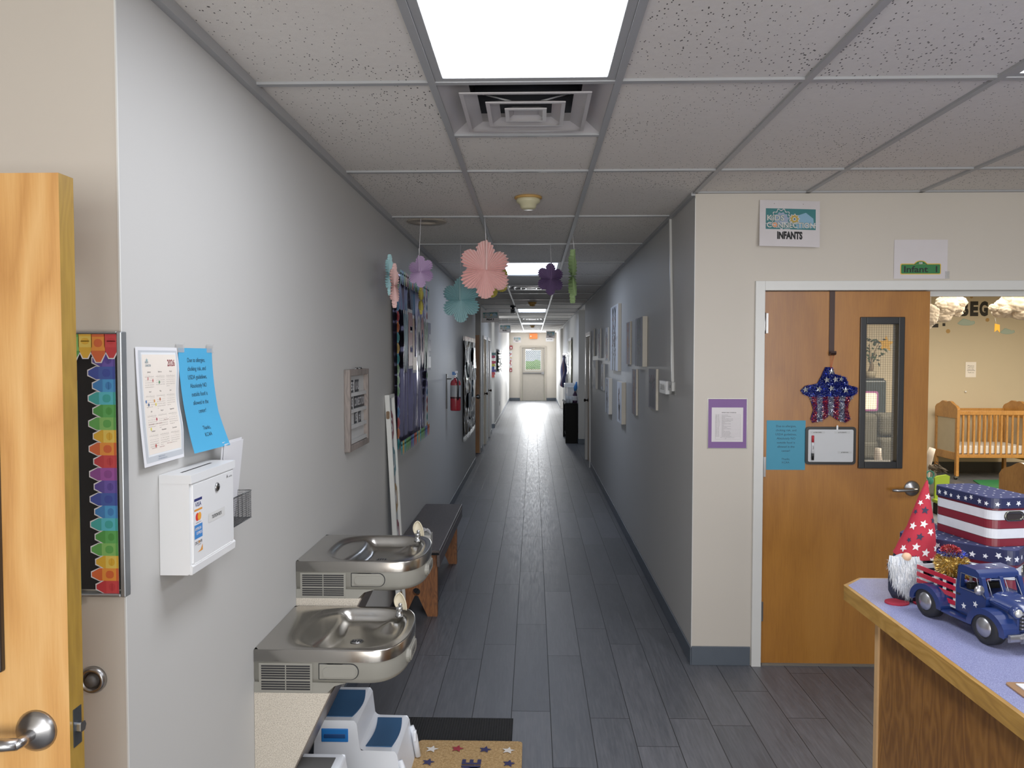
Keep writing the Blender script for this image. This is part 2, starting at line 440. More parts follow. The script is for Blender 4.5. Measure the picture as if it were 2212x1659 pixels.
# baseboards
def base(name, boxes):
    b = B()
    for q in boxes: b.box(*q, M_base)
    return st(b.obj(name, bevel=.003))
base('baseboard_left', [(XL, XL + .008, YC, 12.42, 0, .1), (XL, XL + .008, 13.7, 14.2, 0, .1), (XL, XL + .008, 16.55, 17.3, 0, .1), (XL, XL + .008, 18.5, YF, 0, .1), (-2.3, XL, 18.49, 18.5, 0, .1)])
base('baseboard_right', [(XR - .008, XR, YW - .008, 11.9, 0, .1), (XR - .008, XR, 15.2, 23.1, 0, .1), (XR - .008, XR, 25.5, YF, 0, .1), (XR, 2.3, 15.192, 15.2, 0, .1)])
base('baseboard_front', [(XR, 1.214, YW - .008, YW, 0, .108), (-1.8, XL, YC - .008, YC, 0, .1), (3.12, 8.2, YW - .008, YW, 0, .1)])
base('baseboard_far', [(XL, DX0 - .08, YF - .01, YF, 0, .11), (DX1 + .08, XR, YF - .01, YF, 0, .11)])
M_dbase = mat('dark_baseboard', '#121418', .5)
b = B(); b.box(XR + .14, 8.2, NY - .012, NY, 0, .16, M_dbase); st(b.obj('baseboard_nursery'))
b = B(); b.box(XL - .002, XL + .0015, YC - .0015, YC + .003, 0, H - .03, M_trim); b.box(XR - .0015, XR + .002, YW - .0015, YW + .002, .1, H - .03, M_trim); st(b.obj('trim_2'))

# ---------------- ceiling lights, diffusers
def panel(name, strength, ca='#e9f0ff', cb='#fbfcff'):
    N = NT(name); v = N.obj(); nn = N.noise(N.mapping(v, (6, .5, 1)), 1.4, 2)
    pk = N.add('ShaderNodeTexVoronoi'); pk.inputs['Scale'].default_value = 140; N.link(v, pk.inputs['Vector'])
    f = N.math('MULTIPLY_ADD', nn, .5, .72); f = N.math('MULTIPLY_ADD', pk.outputs['Distance'], -.10, f)
    N.b.inputs['Base Color'].default_value = (.8, .8, .8, 1); N.link(N.mix(nn, ca, cb), N.b.inputs['Emission Color'])
    N.link(N.math('MULTIPLY', f, strength), N.b.inputs['Emission Strength']); return N.m
M_pan = panel('light_diffuser_lens', L_PAN); M_pan2 = panel('dim_light_diffuser_lens', L_PAN2, '#c3d8ff', '#e4efff')
def light(k, n, label, grp):
    x0, x1, y0, y1 = cell(k, n)
    t = thing('ceiling_light', label, 'ceiling light', ((x0 + x1) / 2, (y0 + y1) / 2, H), grp)
    b = B(); a = .012; c = .04
    for q in ((x0 + a, x0 + c, y0 + a, y1 - a), (x1 - c, x1 - a, y0 + a, y1 - a), (x0 + c, x1 - c, y0 + a, y0 + c), (x0 + c, x1 - c, y1 - c, y1 - a)):
        b.box(*q, H - .002, H + .018, M_tee)
    b.box(x0 + a, x1 - a, y0 + a, y1 - a, H + .09, H + .1, M_white)
    b.obj('frame', t, bevel=.002)
    b = B(); b.rect(x0 + c - .002, y1 - c + .002, x1 - c + .002, y0 + c - .002, Fr((0, 0, H + .012), (1, 0, 0), (0, 1, 0)), 0, M_pan2 if n > 3 else M_pan)
    b.obj('diffuser_panel', t)
LB = ['bright ceiling light panel nearest the camera at the top of the hall', 'ceiling light panel just behind the hanging pink paper flower', 'third ceiling light panel along the hallway',
      'fourth ceiling light panel along the hallway, thin far strip', 'ceiling light panel closest to the far exit door', 'ceiling light panel cut off at the upper right edge', 'unseen panel added to light the lobby behind the camera on the right', 'unseen panel added to light the lobby behind the camera']
for (k, n), l in zip(LIGHTS, LB): light(k, n, l, 'recessed ceiling light panels')
M_dif = mat('diffuser_enamel', '#b9b5b6', .35, var=.02)
M_duct = mat('dark_duct_liner', '#10131c', .6)
def diffuser(k, n, label):
    x0, x1, y0, _ = cell(k, n); y1 = y0 + T; cx, cy = (x0 + x1) / 2, (y0 + y1) / 2
    t = thing('air_diffuser', label, 'air vent', (cx, cy, H), 'square ceiling air vents')
    def cone(b, r0, z0, r1, z1, m, lip=.012):
        p = []
        for r, z in ((r0 - lip, z0), (r0, z0), (r0, z0 + .004), (r1, z1)):
            p.append([Vec((cx + a * r, cy + c * r, z)) for a, c in ((-1, -1), (1, -1), (1, 1), (-1, 1))])
        vs = [q for r in p for q in r]
        b.add(vs, [(i * 4 + j, i * 4 + (j + 1) % 4, (i + 1) * 4 + (j + 1) % 4, (i + 1) * 4 + j) for i in range(3) for j in range(4)], m)
    b = B(); cone(b, .293, H - .001, .2, H + .055, M_dif, .0); cone(b, .203, H + .055, .2, H + .3, M_duct, 0); b.box(cx - .2, cx + .2, cy - .2, cy + .2, H + .3, H + .302, M_duct)
    b.obj('outer_pan', t)
    for r0, z, r1, hh in ((.225, -.010, .168, .024), (.14, -.014, .094, .022), (.075, -.016, .045, .018)):
        b = B(); cone(b, r0, H + z, r1, H + z + hh, M_dif, .014)
        if r0 < .08: b.box(cx - r1, cx + r1, cy - r1, cy + r1, H + z + hh - .002, H + z + hh, M_dif)
        b.obj('louver_cone', t)
    b = B()
    for a in (-1, 1): b.tube([(cx + a * .17, cy + .17, H + .12), (cx + a * .03, cy + .0, H + .03)], .003, M_white)
    b.obj('wire_brace', t)
for (k, n), l in zip(DIFF, ('square louvered air vent next to the nearest ceiling light', 'square air vent behind the hanging purple paper flower', 'far square air vent between the distant ceiling lights')): diffuser(k, n, l)
M_cream = mat('aged_cream_plastic', '#c9c29c', .4); M_amber = mat('yellowed_plastic', '#b58b4a', .5)
def smoke(px, py, label, dark=False):
    x, y = onZ(px, py, H); t = thing('smoke_detector', label, 'smoke detector', (x, y, H))
    f = Fr((x, y, H), (1, 0, 0), (0, -1, 0))
    m = M_amber if dark else M_cream
    b = B(); b.lathe([(.0, 0), (.078, 0), (.078, .008), (.07, .012)], f, M_amber); b.obj('base_plate', t)
    b = B(); b.lathe([(.068, .01), (.066, .03), (.048, .042), (.044, .06), (.034, .068), (0, .07)], f, m)
    for i in range(12):
        a = i * PI / 6; ff = f.at(.0465 * math.cos(a), .0465 * math.sin(a), 0)
        b.box(-.009, .009, -.002, .002, .044, .058, M_black, Fr(f.p(.0458 * math.cos(a), .0458 * math.sin(a), 0), f.u * -math.sin(a) + f.v * math.cos(a), f.u * math.cos(a) + f.v * math.sin(a)))
    b.obj('sensor_head', t)
smoke(1141, 426, 'cream smoke detector on the ceiling above the paper flowers')
smoke(1150, 653, 'second smoke detector along the hall, just before the third light', True)
smoke(1150, 703, 'farthest dark smoke detector near the far lights', True)
x, y = onZ(922, 479, H)
b = B(); b.lathe([(0, 0), (.062, .0), (.066, .003), (.13, .004), (.135, .001)], Fr((x, y, H - .001), (1, 0, 0), (0, -1, 0)), mat('water_stained_disc', '#a89c8e', .8, var=.25, vs=18)); tag(b.obj('ceiling_cover_plate'), 'round stained cover disc on the ceiling above the lavender flower', 'cover plate')
x, y = onZ(1108, 660, H)
t = thing('security_camera', 'small black dome camera on the hall ceiling left of the grid', 'security camera', (x, y, H))
f = Fr((x, y, H), (1, 0, 0), (0, -1, 0)); b = B(); b.lathe([(0, 0), (.05, 0), (.05, .03), (.02, .035), (.02, .06)], f, M_black); b.obj('mount', t)
b = B(); b.box(x - .04, x + .04, y - .05, y + .05, H - .14, H - .06, M_black); b.lathe([(0, 0), (.026, 0), (.026, .01), (0, .012)], FF(x, H - .1, y - .05), mat('camera_glass', '#20242c', .05)); b.obj('camera_body', t, bevel=.01)

# ---------------- door frames and doors
def frame_front(name, x0, x1, zt, y, w=.052, d=.02, mt=M_trim, right=True):
    b = B(); b.box(x0 - w, x0, y - d, y + .13, 0, zt + w, mt)
    if right: b.box(x1, x1 + w, y - d, y + .13, 0, zt + w, mt)
    b.box(x0, x1, y - d, y + .13, zt, zt + w, mt)
    b.box(x0, x1, y + .062, y + .1, zt - .028, zt, mt)
    return st(b.obj(name, bevel=.002))
frame_front('trim_3', 1.27, 3.06, 2.092, YW)
frame_front('trim_4', DX0, DX1, 2.05, YF, .07, .03, mat('taupe_door_frame', '#a79f93', .4))
def lever(t, fr, m, flip=1, R0=.033, L=.11):
    """round rose with a lever that returns sideways; fr.w points out of the door"""
    b = B(); b.lathe([(R0 * 1.05, 0), (R0, .004), (R0 * .8, .011), (R0 * .42, .016), (R0 * .34, .018)], fr, m)
    b.tube([fr.p(0, 0, .012), fr.p(0, 0, .045), fr.p(-flip * .006, -.001, .054)], [.0105, .010, .010], m, 12)
    b.tube([fr.p(0, 0, .052), fr.p(-flip * .03, 0, .056), fr.p(-flip * L * .8, -.002, .056), fr.p(-flip * L, -.002, .054)], [.0125, .014, .0125, .010], m, 12, flat=.8)
    return b.obj('door_handle', t)
def slab(b, x0, x1, y0, y1, z0, z1, win, m):
    if not win: b.box(x0, x1, y0, y1, z0, z1, m); return
    a, c, e, g = win
    b.box(x0, a, y0, y1, z0, z1, m); b.box(c, x1, y0, y1, z0, z1, m); b.box(a, c, y0, y1, z0, e, m); b.box(a, c, y0, y1, g, z1, m)
NGl = NT('clear_glass'); NGl.b.inputs['Base Color'].default_value = (.9, .95, .93, 1); NGl.b.inputs['Roughness'].default_value = .02
NGl.b.inputs['Alpha'].default_value = .05; M_glass = NGl.m
M_blackf = mat('black_window_frame', '#14161a', .35)
# infant room door
d2 = thing('door_2', None, None, (1.72, YW + .02, 0)); del_ = 0; st(d2, 'maple veneer infant room door with tall narrow black framed window')
y0, y1 = YW + .012, YW + .057
b = B(); slab(b, 1.273, 2.176, y0, y1, .012, 2.088, (1.826, 2.008, 1.145, 1.912), M_door); b.obj('door_leaf', d2, origin=(1.72, YW, 1.05))
b = B()
for q in ((1.797, 1.83, 1.112, 1.947), (2.004, 2.037, 1.112, 1.947), (1.83, 2.004, 1.112, 1.15), (1.83, 2.004, 1.908, 1.947)):
    b.box(q[0], q[1], y0 - .016, y1 + .012, q[2], q[3], M_blackf)
b.obj('window_frame', d2, bevel=.003)
b = B(); b.box(1.83, 2.004, y0 + .024, y0 + .029, 1.15, 1.908, M_glass)
gl = b.obj('glass_pane', d2)
b = B(); M_wire = mat('glass_wire', '#4a4438', .5, .5)
for i in range(14): x = 1.83 + i * .0127 + .006; b.box(x - .0005, x + .0005, y0 + .0225, y0 + .0235, 1.15, 1.908, M_wire)
for i in range(60): z = 1.153 + i * .0127; b.box(1.83, 2.004, y0 + .0225, y0 + .0235, z - .0005, z + .0005, M_wire)
b.obj('wire_mesh', gl)
for py in (698, 1009, 1322):
    x, z = onY(1652 - (py - 698) * .018, py, YW); b = B(); b.box(x - .006, x + .022, y0 - .004, y0, z - .055, z + .055, M_nickel)
    b.lathe([(0, 0), (.008, .0), (.008, .03), (.0075, .031), (.008, .033), (.008, .114), (.0, .117)], Fr((x, y0 - .012, z - .058), (1, 0, 0), (0, 1, 0)), M_nickel, 14)
    b.obj('hinge', d2)
x, z = onY(1972, 1056, YW); lever(d2, FF(x, z, y0), M_nickel, 1, .042, .13)
b = B(); b.box(1.28, 3.06, YW + .0, YW + .13, 0, .012, mat('dull_threshold', '#6e675c', .6)); st(b.obj('trim_5'))
# left open door
d1 = thing('door_1', None, None, (-1.3, 1.41, 0)); st(d1, 'open honey maple door at the left edge with lever handle')
y0, y1 = 1.392, 1.437
b = B(); slab(b, -1.772, -.8625, y0, y1, .012, 2.064, (-1.4, -1.01, 1.19, 1.9), M_doorL); o = b.obj('door_leaf', d1, origin=(-1.2, 1.4, 1.5))
o.data.materials.append(M_edge)
for p in o.data.polygons:
    if p.normal.x > .9 and p.center.x > .25: p.material_index = 1
wr_ = onY(2, 1455, 1.38)[0]; wz_ = onY(7, 1455, 1.38)[1]
b = B()
for q in ((-1.42, -1.39, wz_, 1.93), (wr_ - .03, wr_, wz_, 1.93), (-1.39, wr_ - .03, wz_, wz_ + .03), (-1.39, wr_ - .03, 1.89, 1.93)): b.box(q[0], q[1], y0 - .012, y1 + .012, q[2], q[3], M_blackf)
b.obj('window_frame', d1, bevel=.004)
b = B(); b.box(-1.4, -1.01, y0 + .02, y0 + .025, 1.19, 1.9, M_glass); b.obj('glass_pane', d1)
x, z = onY(79, 1578, 1.392); lever(d1, FF(x, z, y0), M_nickel, 1, .0375, .125)
x, z = onY(171, 1571, 1.41)
b = B(); fx = Fr((-.8625, 1.415, z), (0, 1, 0), (0, 0, 1)); b.box(-.0125, .0125, -.036, .036, -.001, .0015, mat('dark_steel_plate', '#4a5056', .4, .8), fx)
b.obj('latch_plate', d1)
b = B(); b.prism([(-.008, -.009), (.006, -.009), (.01, .0), (.006, .009), (-.008, .009)], fx, 0, .012, M_chrome); b.obj('latch_bolt', d1, bevel=.003)
# wall bumper
x, z = onY(203, 1467, YC); t = thing('door_stop', 'round satin steel wall bumper behind the open left door', 'door stop', (x, YC, z))
f = FF(x, z, YC); b = B(); b.lathe([(.031, 0), (.031, .006), (.027, .013), (.022, .014), (.021, .006)], f, M_nickel); b.obj('metal_ring', t)
b = B(); b.lathe([(.0215, .001), (.0215, .008), (.016, .004), (.0145, .01), (.013, .016), (.008, .02), (0, .021)], f, mat('grey_rubber', '#4b4743', .6)); b.obj('rubber_pad', t)
# hall doors on the side walls
M_doorH = wood('hall_oak_door', '#8f6c38', '#a8834a', '#b8955c', 2, 1, .45, .5)
def side_door(name, X, ya, yb, side, label, knob_far, tn, mt=None):
    """side=+1: on the left wall facing +X"""
    t = thing(name, None, None, (X, (ya + yb) / 2, 0)); st(t, label); s = side
    b = B(); b.box(min(X - s * .02, X - s * .065), max(X - s * .02, X - s * .065), ya, yb, .01, 2.05, mt or M_doorH); b.obj('door_leaf', t)
    yk = yb - .07 if knob_far else ya + .07
    f = Fr((X - s * .02, yk, 1.0), (0, s, 0), (0, 0, 1)); b = B(); b.lathe([(.033, 0), (.033, .006), (.012, .012), (.011, .035), (.024, .045), (.028, .058), (.02, .07), (0, .073)], f, mat('dark_bronze', '#2c2622', .35, .8)); b.obj('door_knob', t)
    for z in (.3, 1.05, 1.85):
        yh = ya + .01 if knob_far else yb - .01; b = B(); b.box(X - s * .03, X - s * .01, yh - .02, yh + .01, z - .05, z + .05, M_nickel); b.obj('hinge', t)
    b = B(); x0, x1 = sorted((X + s * .018, X - s * .1)); w = .06
    for q in ((ya - w, ya, 0, 2.05 + w), (yb, yb + w, 0, 2.05 + w), (ya, yb, 2.05, 2.05 + w)): b.box(x0, x1, q[0], q[1], q[2], q[3], M_trim)
    st(b.obj(tn, bevel=.003)); return t
side_door('door_4', XL, 14.3, 15.07, 1, 'first narrow hall door on the left with dark knob', True, 'trim_6')
side_door('door_5', XL, 15.67, 16.45, 1, 'second narrow hall door on the left with dark knob', True, 'trim_7')
side_door('door_6', XR, 12.01, 12.89, -1, 'hall door on the right beyond the canvas paintings', True, 'trim_8')
t = thing('door_7', None, None, (-1.4, 13.66, 0)); st(t, 'wooden door in the first left alcove facing the camera')
b = B(); b.box(-1.86, -.955, 13.655, 13.695, .01, 2.1, M_door); b.obj('door_leaf', t)
x, z = onY(1033, 857, 13.65); lever(t, FF(x, z, 13.655), M_nickel, 1, .04, .1)
# far exit door
d3 = thing('door_3', None, None, ((DX0 + DX1) / 2, YF, 0)); st(d3, 'taupe steel exit door with half window at the far end')
wx0, wz1 = onY(1135.6, 757, YF); wx1, wz0 = onY(1167.6, 799, YF)
M_exitd = mat('taupe_steel_door', '#a9a297', .4)
b = B(); slab(b, DX0 + .003, DX1 - .003, YF + .02, YF + .065, .01, 2.045, (wx0, wx1, wz0, wz1), M_exitd); b.obj('door_leaf', d3)
b = B(); e = .02
for q in ((wx0 - e, wx0, wz0 - e, wz1 + e), (wx1, wx1 + e, wz0 - e, wz1 + e), (wx0, wx1, wz0 - e, wz0), (wx0, wx1, wz1, wz1 + e)): b.box(q[0], q[1], YF + .01, YF + .02, q[2], q[3], M_trim)
b.obj('window_frame', d3)
b = B(); b.box(wx0, wx1, YF + .04, YF + .045, wz0, wz1, M_glass); b.obj('glass_pane', d3)
z = onY(1150, 806, YF)[1]; b = B(); b.box(DX0 + .03, DX1 - .03, YF - .03, YF + .02, z - .025, z + .025, mat('panic_bar_metal', '#7c7b7a', .35, .8)); b.box(DX1 - .12, DX1 - .02, YF - .05, YF + .02, z - .05, z + .05, M_nickel); b.obj('panic_bar', d3, bevel=.008)
b = B(); b.box(wx0 - .01, wx0 + .22, YF - .05, YF + .02, 1.94, 2.0, M_white); b.tube([(wx0 + .12, YF - .03, 2.0), (wx0 + .35, YF - .15, 2.03), (wx0 + .4, YF - .03, 2.05)], .008, M_nickel); b.obj('door_closer', d3, bevel=.005)
# outside beyond the exit
b = B(); b.box(-30, 30, YF + .3, YF + 60, -.3, -.05, mat('sunlit_grass', '#8fc45a', .9, var=.2, vs=3)); tag(b.obj('ground_outside'), None, None, None, 'structure')
b = B(); b.box(-6, 6, YF + .15, YF + 1.8, -.06, -.005, mat('orange_path', '#e0b070', .9)); tag(b.obj('ground_walkway'), None, None, None, 'structure')
t = thing('chain_link_fence', 'grey chain link fence outside the exit door window', 'fence', (0, YF + 1.2, 0)); b = B(); fy = YF + 1.2; p = .075; M_fence = mat('galvanised_wire', '#44555c', .5, .4)
for i in range(-34, 34):
    for s_ in (-1, 1):
        x0 = i * p; a, c = (x0, 0.3), (x0 + s_ * 2.2, 2.5)
        b.tube([(a[0], fy + s_ * .004, a[1]), (c[0], fy + s_ * .004, c[1])], .011, M_fence, 4)
b.obj('wire_mesh', t)
for x in (-2.6, 2.6): b = B(); b.tube([(x, fy, 0), (x, fy, 2.6)], .03, M_fence); b.obj('fence_post', t)
b = B(); b.tube([(-2.6, fy, 2.5), (2.6, fy, 2.5)], .02, M_fence); b.obj('top_rail', t)
b = B(); b.grid(lambda u, v: (-6 + 12 * u, YF + 6 - .5 * math.sin(PI * v) + .25 * noise.noise(Vec((u * 30, v * 5, 0))), -.05 + 1.55 * v + .12 * noise.noise(Vec((u * 40, 0, v)))), 120, 16, mat('clipped_hedge', '#a6d070', .9, var=.3, vs=20)); tag(b.obj('garden_hedge'), 'pale green hedge outside beyond the exit door window', 'hedge')
t = thing('low_barrier', 'low yellow barrier outside in front of the hedge', 'barrier', (0, YF + 4.5, -.05)); b = B(); b.box(-5, 5, YF + 4.5, YF + 4.56, .75, 1.15, mat('warm_yellow_boards', '#e8c878', .7)); b.obj('rail_board', t)
for x in (-4, -2, 0, 2, 4): b = B(); b.box(x - .05, x + .05, YF + 4.56, YF + 4.64, -.05, 1.1, M_trim); b.obj('barrier_post', t)
# lobby window behind the camera
b = B()
for x in (-1.72, .0, 1.8, 3.65): b.box(x, x + .05, -3.7, -3.62, .5, 2.45, M_trim)
b.box(-1.72, 3.7, -3.7, -3.62, .5, .55, M_trim); b.box(-1.72, 3.7, -3.7, -3.62, 2.4, 2.45, M_trim)
b.box(-1.7, 3.68, -3.69, -3.68, .5, 2.45, mat('sky_blocking_pane', '#c8ccd0', .4)); st(b.obj('window_1'))  # opaque pane added to keep sky light out of the lobby
# ================================================================== LEFT SIDE
CRAY = {'purple': ('#4b3a8f', '#5d4aa3'), 'navy': ('#2b3f94', '#34509f'), 'blue': ('#2f74b8', '#3f93d0'), 'teal': ('#2f9c98', '#49b3c4'), 'green': ('#3f8f3a', '#4fa04e'), 'lime': ('#4f9a44', '#76b35a'),
        'yellow': ('#d8a62a', '#dfc052'), 'orange': ('#cf5a2c', '#e38b34'), 'red': ('#b82f36', '#c33b3e'), 'magenta': ('#7e3a86', '#93479a')}
def cm(k, i): return colr('crayon_%s_%s' % (k, 'tip wrap'.split()[i]), CRAY[k][i], .45, var=0)
def crayon(b, fr, k, L, W, w, long=0):
    """crayon pointing to +v of the frame, base at v=0"""
    tip = W * .62; L += long
    pts = [(-W / 2, 0), (W / 2, 0), (W / 2, L), (W * .16, L + tip), (-W * .16, L + tip), (-W / 2, L)]
    e = .0022
    b.poly([(-W / 2 - e * .3, 0), (W / 2 + e * .3, 0), (W / 2 + e * .6, L + e * .3), (W * .16 + e, L + tip + e), (-W * .16 - e, L + tip + e), (-W / 2 - e * .6, L + e * .3)], fr, w, M_paper)
    b.poly(pts, fr, w + .0003, cm(k, 0)); b.rect(-W / 2, 0, W / 2, L * .86, fr, w + .0006, cm(k, 1)); b.rect(-W / 2, 0, W / 2, L * .13, fr, w + .0009, cm(k, 0))
    b.poly(rrect(W * .62, L * .42, W * .26, 4, 0, L * .46), fr, w + .0009, cm(k, 0))
# bulletin board on the short wall
yb_ = YC - .022
bx1, bz1 = onY(263, 716, yb_); _, bz0 = onY(263, 1290, yb_); bx0 = bx1 - .92
t = thing('bulletin_board', 'black bulletin board with a colourful crayon border behind the open left door', 'bulletin board', ((bx0 + bx1) / 2, YC, bz0))
f = FF(bx0, bz0, yb_); W_ = bx1 - bx0; H_ = bz1 - bz0
M_alu = mat('aluminium_trim', '#a3aab0', .3, .8)
b = B()
for q in ((0, .012, 0, H_), (W_ - .012, W_, 0, H_), (.012, W_ - .012, 0, .008), (.012, W_ - .012, H_ - .005, H_)): b.box(q[0], q[1], q[2], q[3], -.021, .003, M_alu, f)
b.obj('frame', t, bevel=.003)
b = B(); b.box(.016, W_ - .016, .016, H_ - .016, -.018, -.004, mat('black_felt', '#08080a', .9), f); b.obj('backing', t)
b = B(); seq = 'purple navy blue teal green lime yellow orange red magenta purple navy blue teal green lime yellow orange red'.split()
n = len(seq); st_ = (H_ - .058) / n
for side in (0, 1):
    for i, k in enumerate(seq):
        v = H_ - .050 - st_ * (i + .5) + (0 if side else .01)
        g = Fr(f.p(W_ - .018, v, -.003 + .00002 * i), f.v, -f.u) if side else Fr(f.p(.018, v, -.003), -f.v, f.u)
        crayon(b, g, k, .034, st_, .0, .010 * (i % 2))
tops = 'red orange yellow lime teal blue navy purple magenta'.split()
for i in range(27):
    u = W_ - .024 - i * .0295
    if u < .03: break
    g = Fr(f.p(u, H_ - .006, .001), -f.u, -f.v); crayon(b, g, tops[i % 9], .034, .031, .0, .009 * (i % 2))
b.obj('crayon_border', t)
b = B(); b.box(W_ - .33, W_ - .105, H_ - .62, H_ - .11, -.0035, -.003, colr('green_folder', '#2c6a52'), f); b.obj('green_folder', t)
b = B()
for i in range(4): b.box(W_ - .34 + i * .006, W_ - .118 - .003 * (4 - i), H_ - .33 + .02 * 0 - .012 * i + .0, H_ - .085 - .004 * i, -.003 + i * .0006, -.0026 + i * .0006, M_paper, f)
b.obj('paper_stack', t)
x, z = onY(270, 1266, YC); t = thing('push_knob', 'small round white knob at the lower right corner of the crayon bulletin board', 'knob', (XL + .004, YC, z))
b = B(); b.lathe([(0.004, 0), (.004, .006), (.0075, .008), (.008, .011), (.006, .014), (0, .015)], FF(XL - .001, z, YC), M_white); b.obj('round_head', t)

def LZ(px, py, x=XL): return onX(px, py, x)
# 2026 calendar
y0, z1 = LZ(289, 749); y1, z0 = LZ(380, 988)
f = FL(y0, z0, XL + .003); W_, H_ = y1 - y0 + .003, z1 - z0
b = B(); b.sheet(0, 0, W_, H_, f, 0, M_paper, 12, 16)
b.sheet(.012, .008, W_ - .004, H_ - .008, f, .0004, colr('calendar_border', '#b7bcc2', .6), 12, 16)
b.sheet(.022, .022, W_ - .013, H_ - .013, f, .0008, colr('calendar_halo', '#dfe3e6', .6), 12, 16)
M_cal = colr('calendar_cream', '#e6dcd0', .6); b.sheet(.026, .027, W_ - .017, H_ - .018, f, .0012, M_cal, 12, 16)
M_dkred = colr('maroon_ink', '#7d2530', var=0); w = .0016
b.text('2026', f, W_ - .042, H_ - .047, .016, w, M_dkred, bold=.02, sx=.8)
b.text('KIDS', f, .047, H_ - .039, .005, w, colr('logo_blue_grey', '#6f8590', var=0), bold=.02); b.text('CONNECTION', f, .053, H_ - .047, .005, w, colr('logo_blue_grey', '#6f8590'), fit=.026, bold=.02)
b.star(.048, H_ - .032, .006, f, w, colr('logo_teal_soft', '#7fa3a8'))
mw = (W_ - .05) / 3; mh = (H_ - .095) / 4
for mth in range(1, 13):
    cx = .03 + mw * ((mth - 1) % 3 + .5); cy = H_ - .062 - mh * ((mth - 1) // 3)
    b.text(calendar.month_name[mth], f, cx, cy, .0036, w, M_ink)
    for d_ in range(7): b.text('SMTWTFS'[d_], f, cx + (d_ - 3) * mw * .118, cy - .0085, .0016, w, M_ink)
    b.rect(cx - mw * .41, cy - .0102, cx + mw * .41, cy - .0098, f, w, M_ink)
    for r_, wk in enumerate(calendar.Calendar(6).monthdayscalendar(2026, mth)):
        for d_, dd in enumerate(wk):
            if dd: b.text(str(dd), f, cx + (d_ - 3) * mw * .118, cy - .0145 - r_ * .0054, .0019, w, M_ink, bold=.02)
for u, v, c in ((.033, .155, '#3e6fae'), (.044, .147, '#2c4a73'), (.072, .155, '#d08a3c'), (.078, .146, '#d9c94a'), (.1, .158, '#b5613c'), (.1, .2, '#4b8a5e'), (.075, .11, '#b03a4a'), (.045, .088, '#d9cf5a'), (.06, .046, '#b03a34'), (.07, .205, '#c0726f'), (.048, .21, '#c78a86')):
    b.disc(u * W_ / .2, v, .0032, f, w + .0002, colr('sticker_' + c[1:], c, var=0), ry=.004)
for i, (u, v) in enumerate(((.048, .098), (.085, .098), (.12, .105), (.052, .04), (.088, .04), (.125, .045))):
    b.text('School closed', f, u * W_ / .2, v, .0026, w, M_dkred, fit=.024)
b.text('Teacher in service', f, .085, .017, .003, w, colr('navy_ink', '#26466b', var=0)); b.text('www.kidsconnection.com', f, .09, .0115, .003, w, colr('navy_ink', '#26466b'))
b.warp(f, lambda u, v, q: (u + .012 * (1 - v / H_), v, q + .012 * max(0, 1 - v / H_) ** 2 + .006 * math.sin(v * 20) ** 2 * (u / W_) ** 2))
tag(b.obj('wall_calendar'), 'white 2026 year calendar sheet taped to the left wall', 'calendar')

# blue allergy notices
M_sky = colr('bright_blue_paper', '#3d9fd1', .6); M_sky2 = colr('teal_blue_paper', '#3488a6', .6)
NOTICE = ['Due to allergies,', 'choking risk, and', 'USDA guidelines,', 'Absolutely NO', 'outside food is', 'allowed in the', 'center!', '', 'Thanks,', 'KCAA']
def notice(b, f, W_, H_, m, w=0):
    b.sheet(0, 0, W_, H_, f, w, m, 10, 14)
    v = H_ * .865
    for i, t_ in enumerate(NOTICE):
        if t_: b.text(t_, f, W_ * .5, v - (.0 if i < 8 else .0), H_ * (.042 if i < 8 else .038), w + .0006, colr('dark_notice_ink', '#122b3c', var=0))
        v -= H_ * (.083 if i < 8 else .068)
y0, z1 = LZ(382, 744); y1, z0 = LZ(460, 960)
f = FL(y0, z0 - .002, XL + .003); W_, H_ = .212, .281
b = B(); notice(b, f, W_, H_, M_sky)
b.warp(f, lambda u, v, q: (u + .022 * max(0, 1 - v / H_) ** 1.5, v, q + .03 * max(0, 1 - v / H_) ** 2 + .012 * max(0, 1 - v / .1) * (u / W_)))
t = thing('allergy_notice', 'bright blue allergy notice taped to the left wall beside the calendar', 'notice', tuple(f.p(W_ / 2, 0, 0)))
b.obj('notice_sheet', t)
for u in (.012, W_ - .012): b = B(); b.box(u - .024, u + .022, H_ - .012, H_ + .012, .0005, .0012, M_clear, f); b.obj('tape', t)

# tuition drop box
bz1 = LZ(343, 1026)[1]; bz0 = LZ(343, 1244)[1]; by0 = LZ(343, 1100)[0]; D_ = .082; by1 = onX(508, 1100, XL + D_)[0]
t = thing('drop_box', 'white metal tuition drop box with card stickers on the left wall', 'drop box', (XL, (by0 + by1) / 2, bz0))
M_box = mat('white_powder_coat', '#e4e5e6', .3, var=.01, coat=.2)
f = FL(by0, bz0); W_ = by1 - by0; H_ = bz1 - bz0
b = B(); b.prism([(0, 0), (D_ - .012, 0), (D_ - .006, .004), (D_ - .006, H_ - .002), (0, H_ - .002)], Fr(f.p(0, 0, .001), f.w, f.v), -.0, -W_, M_box)
b.obj('box_body', t, bevel=.002)
b = B(); b.box(-.001, W_ + .001, H_ - .022, H_, .002, D_ + .001, M_box, f); b.box(.04, W_ - .06, H_ - .0, H_ + .0006, D_ * .44, D_ * .52, M_ink, f); b.obj('lid', t, bevel=.002)
b = B(); b.box(.012, W_ - .01, .026, H_ - .026, D_ - .006, D_ - .001, M_box, f); b.obj('door_panel', t, bevel=.0015)
b = B(); b.prism([(D_ - .008, 0), (D_ - .001, .0), (D_ + .0005, .02), (D_ - .004, .024), (D_ - .008, .022)], Fr(f.p(0, 0, 0), f.w, f.v), -.003, -(W_ - .001), M_box)
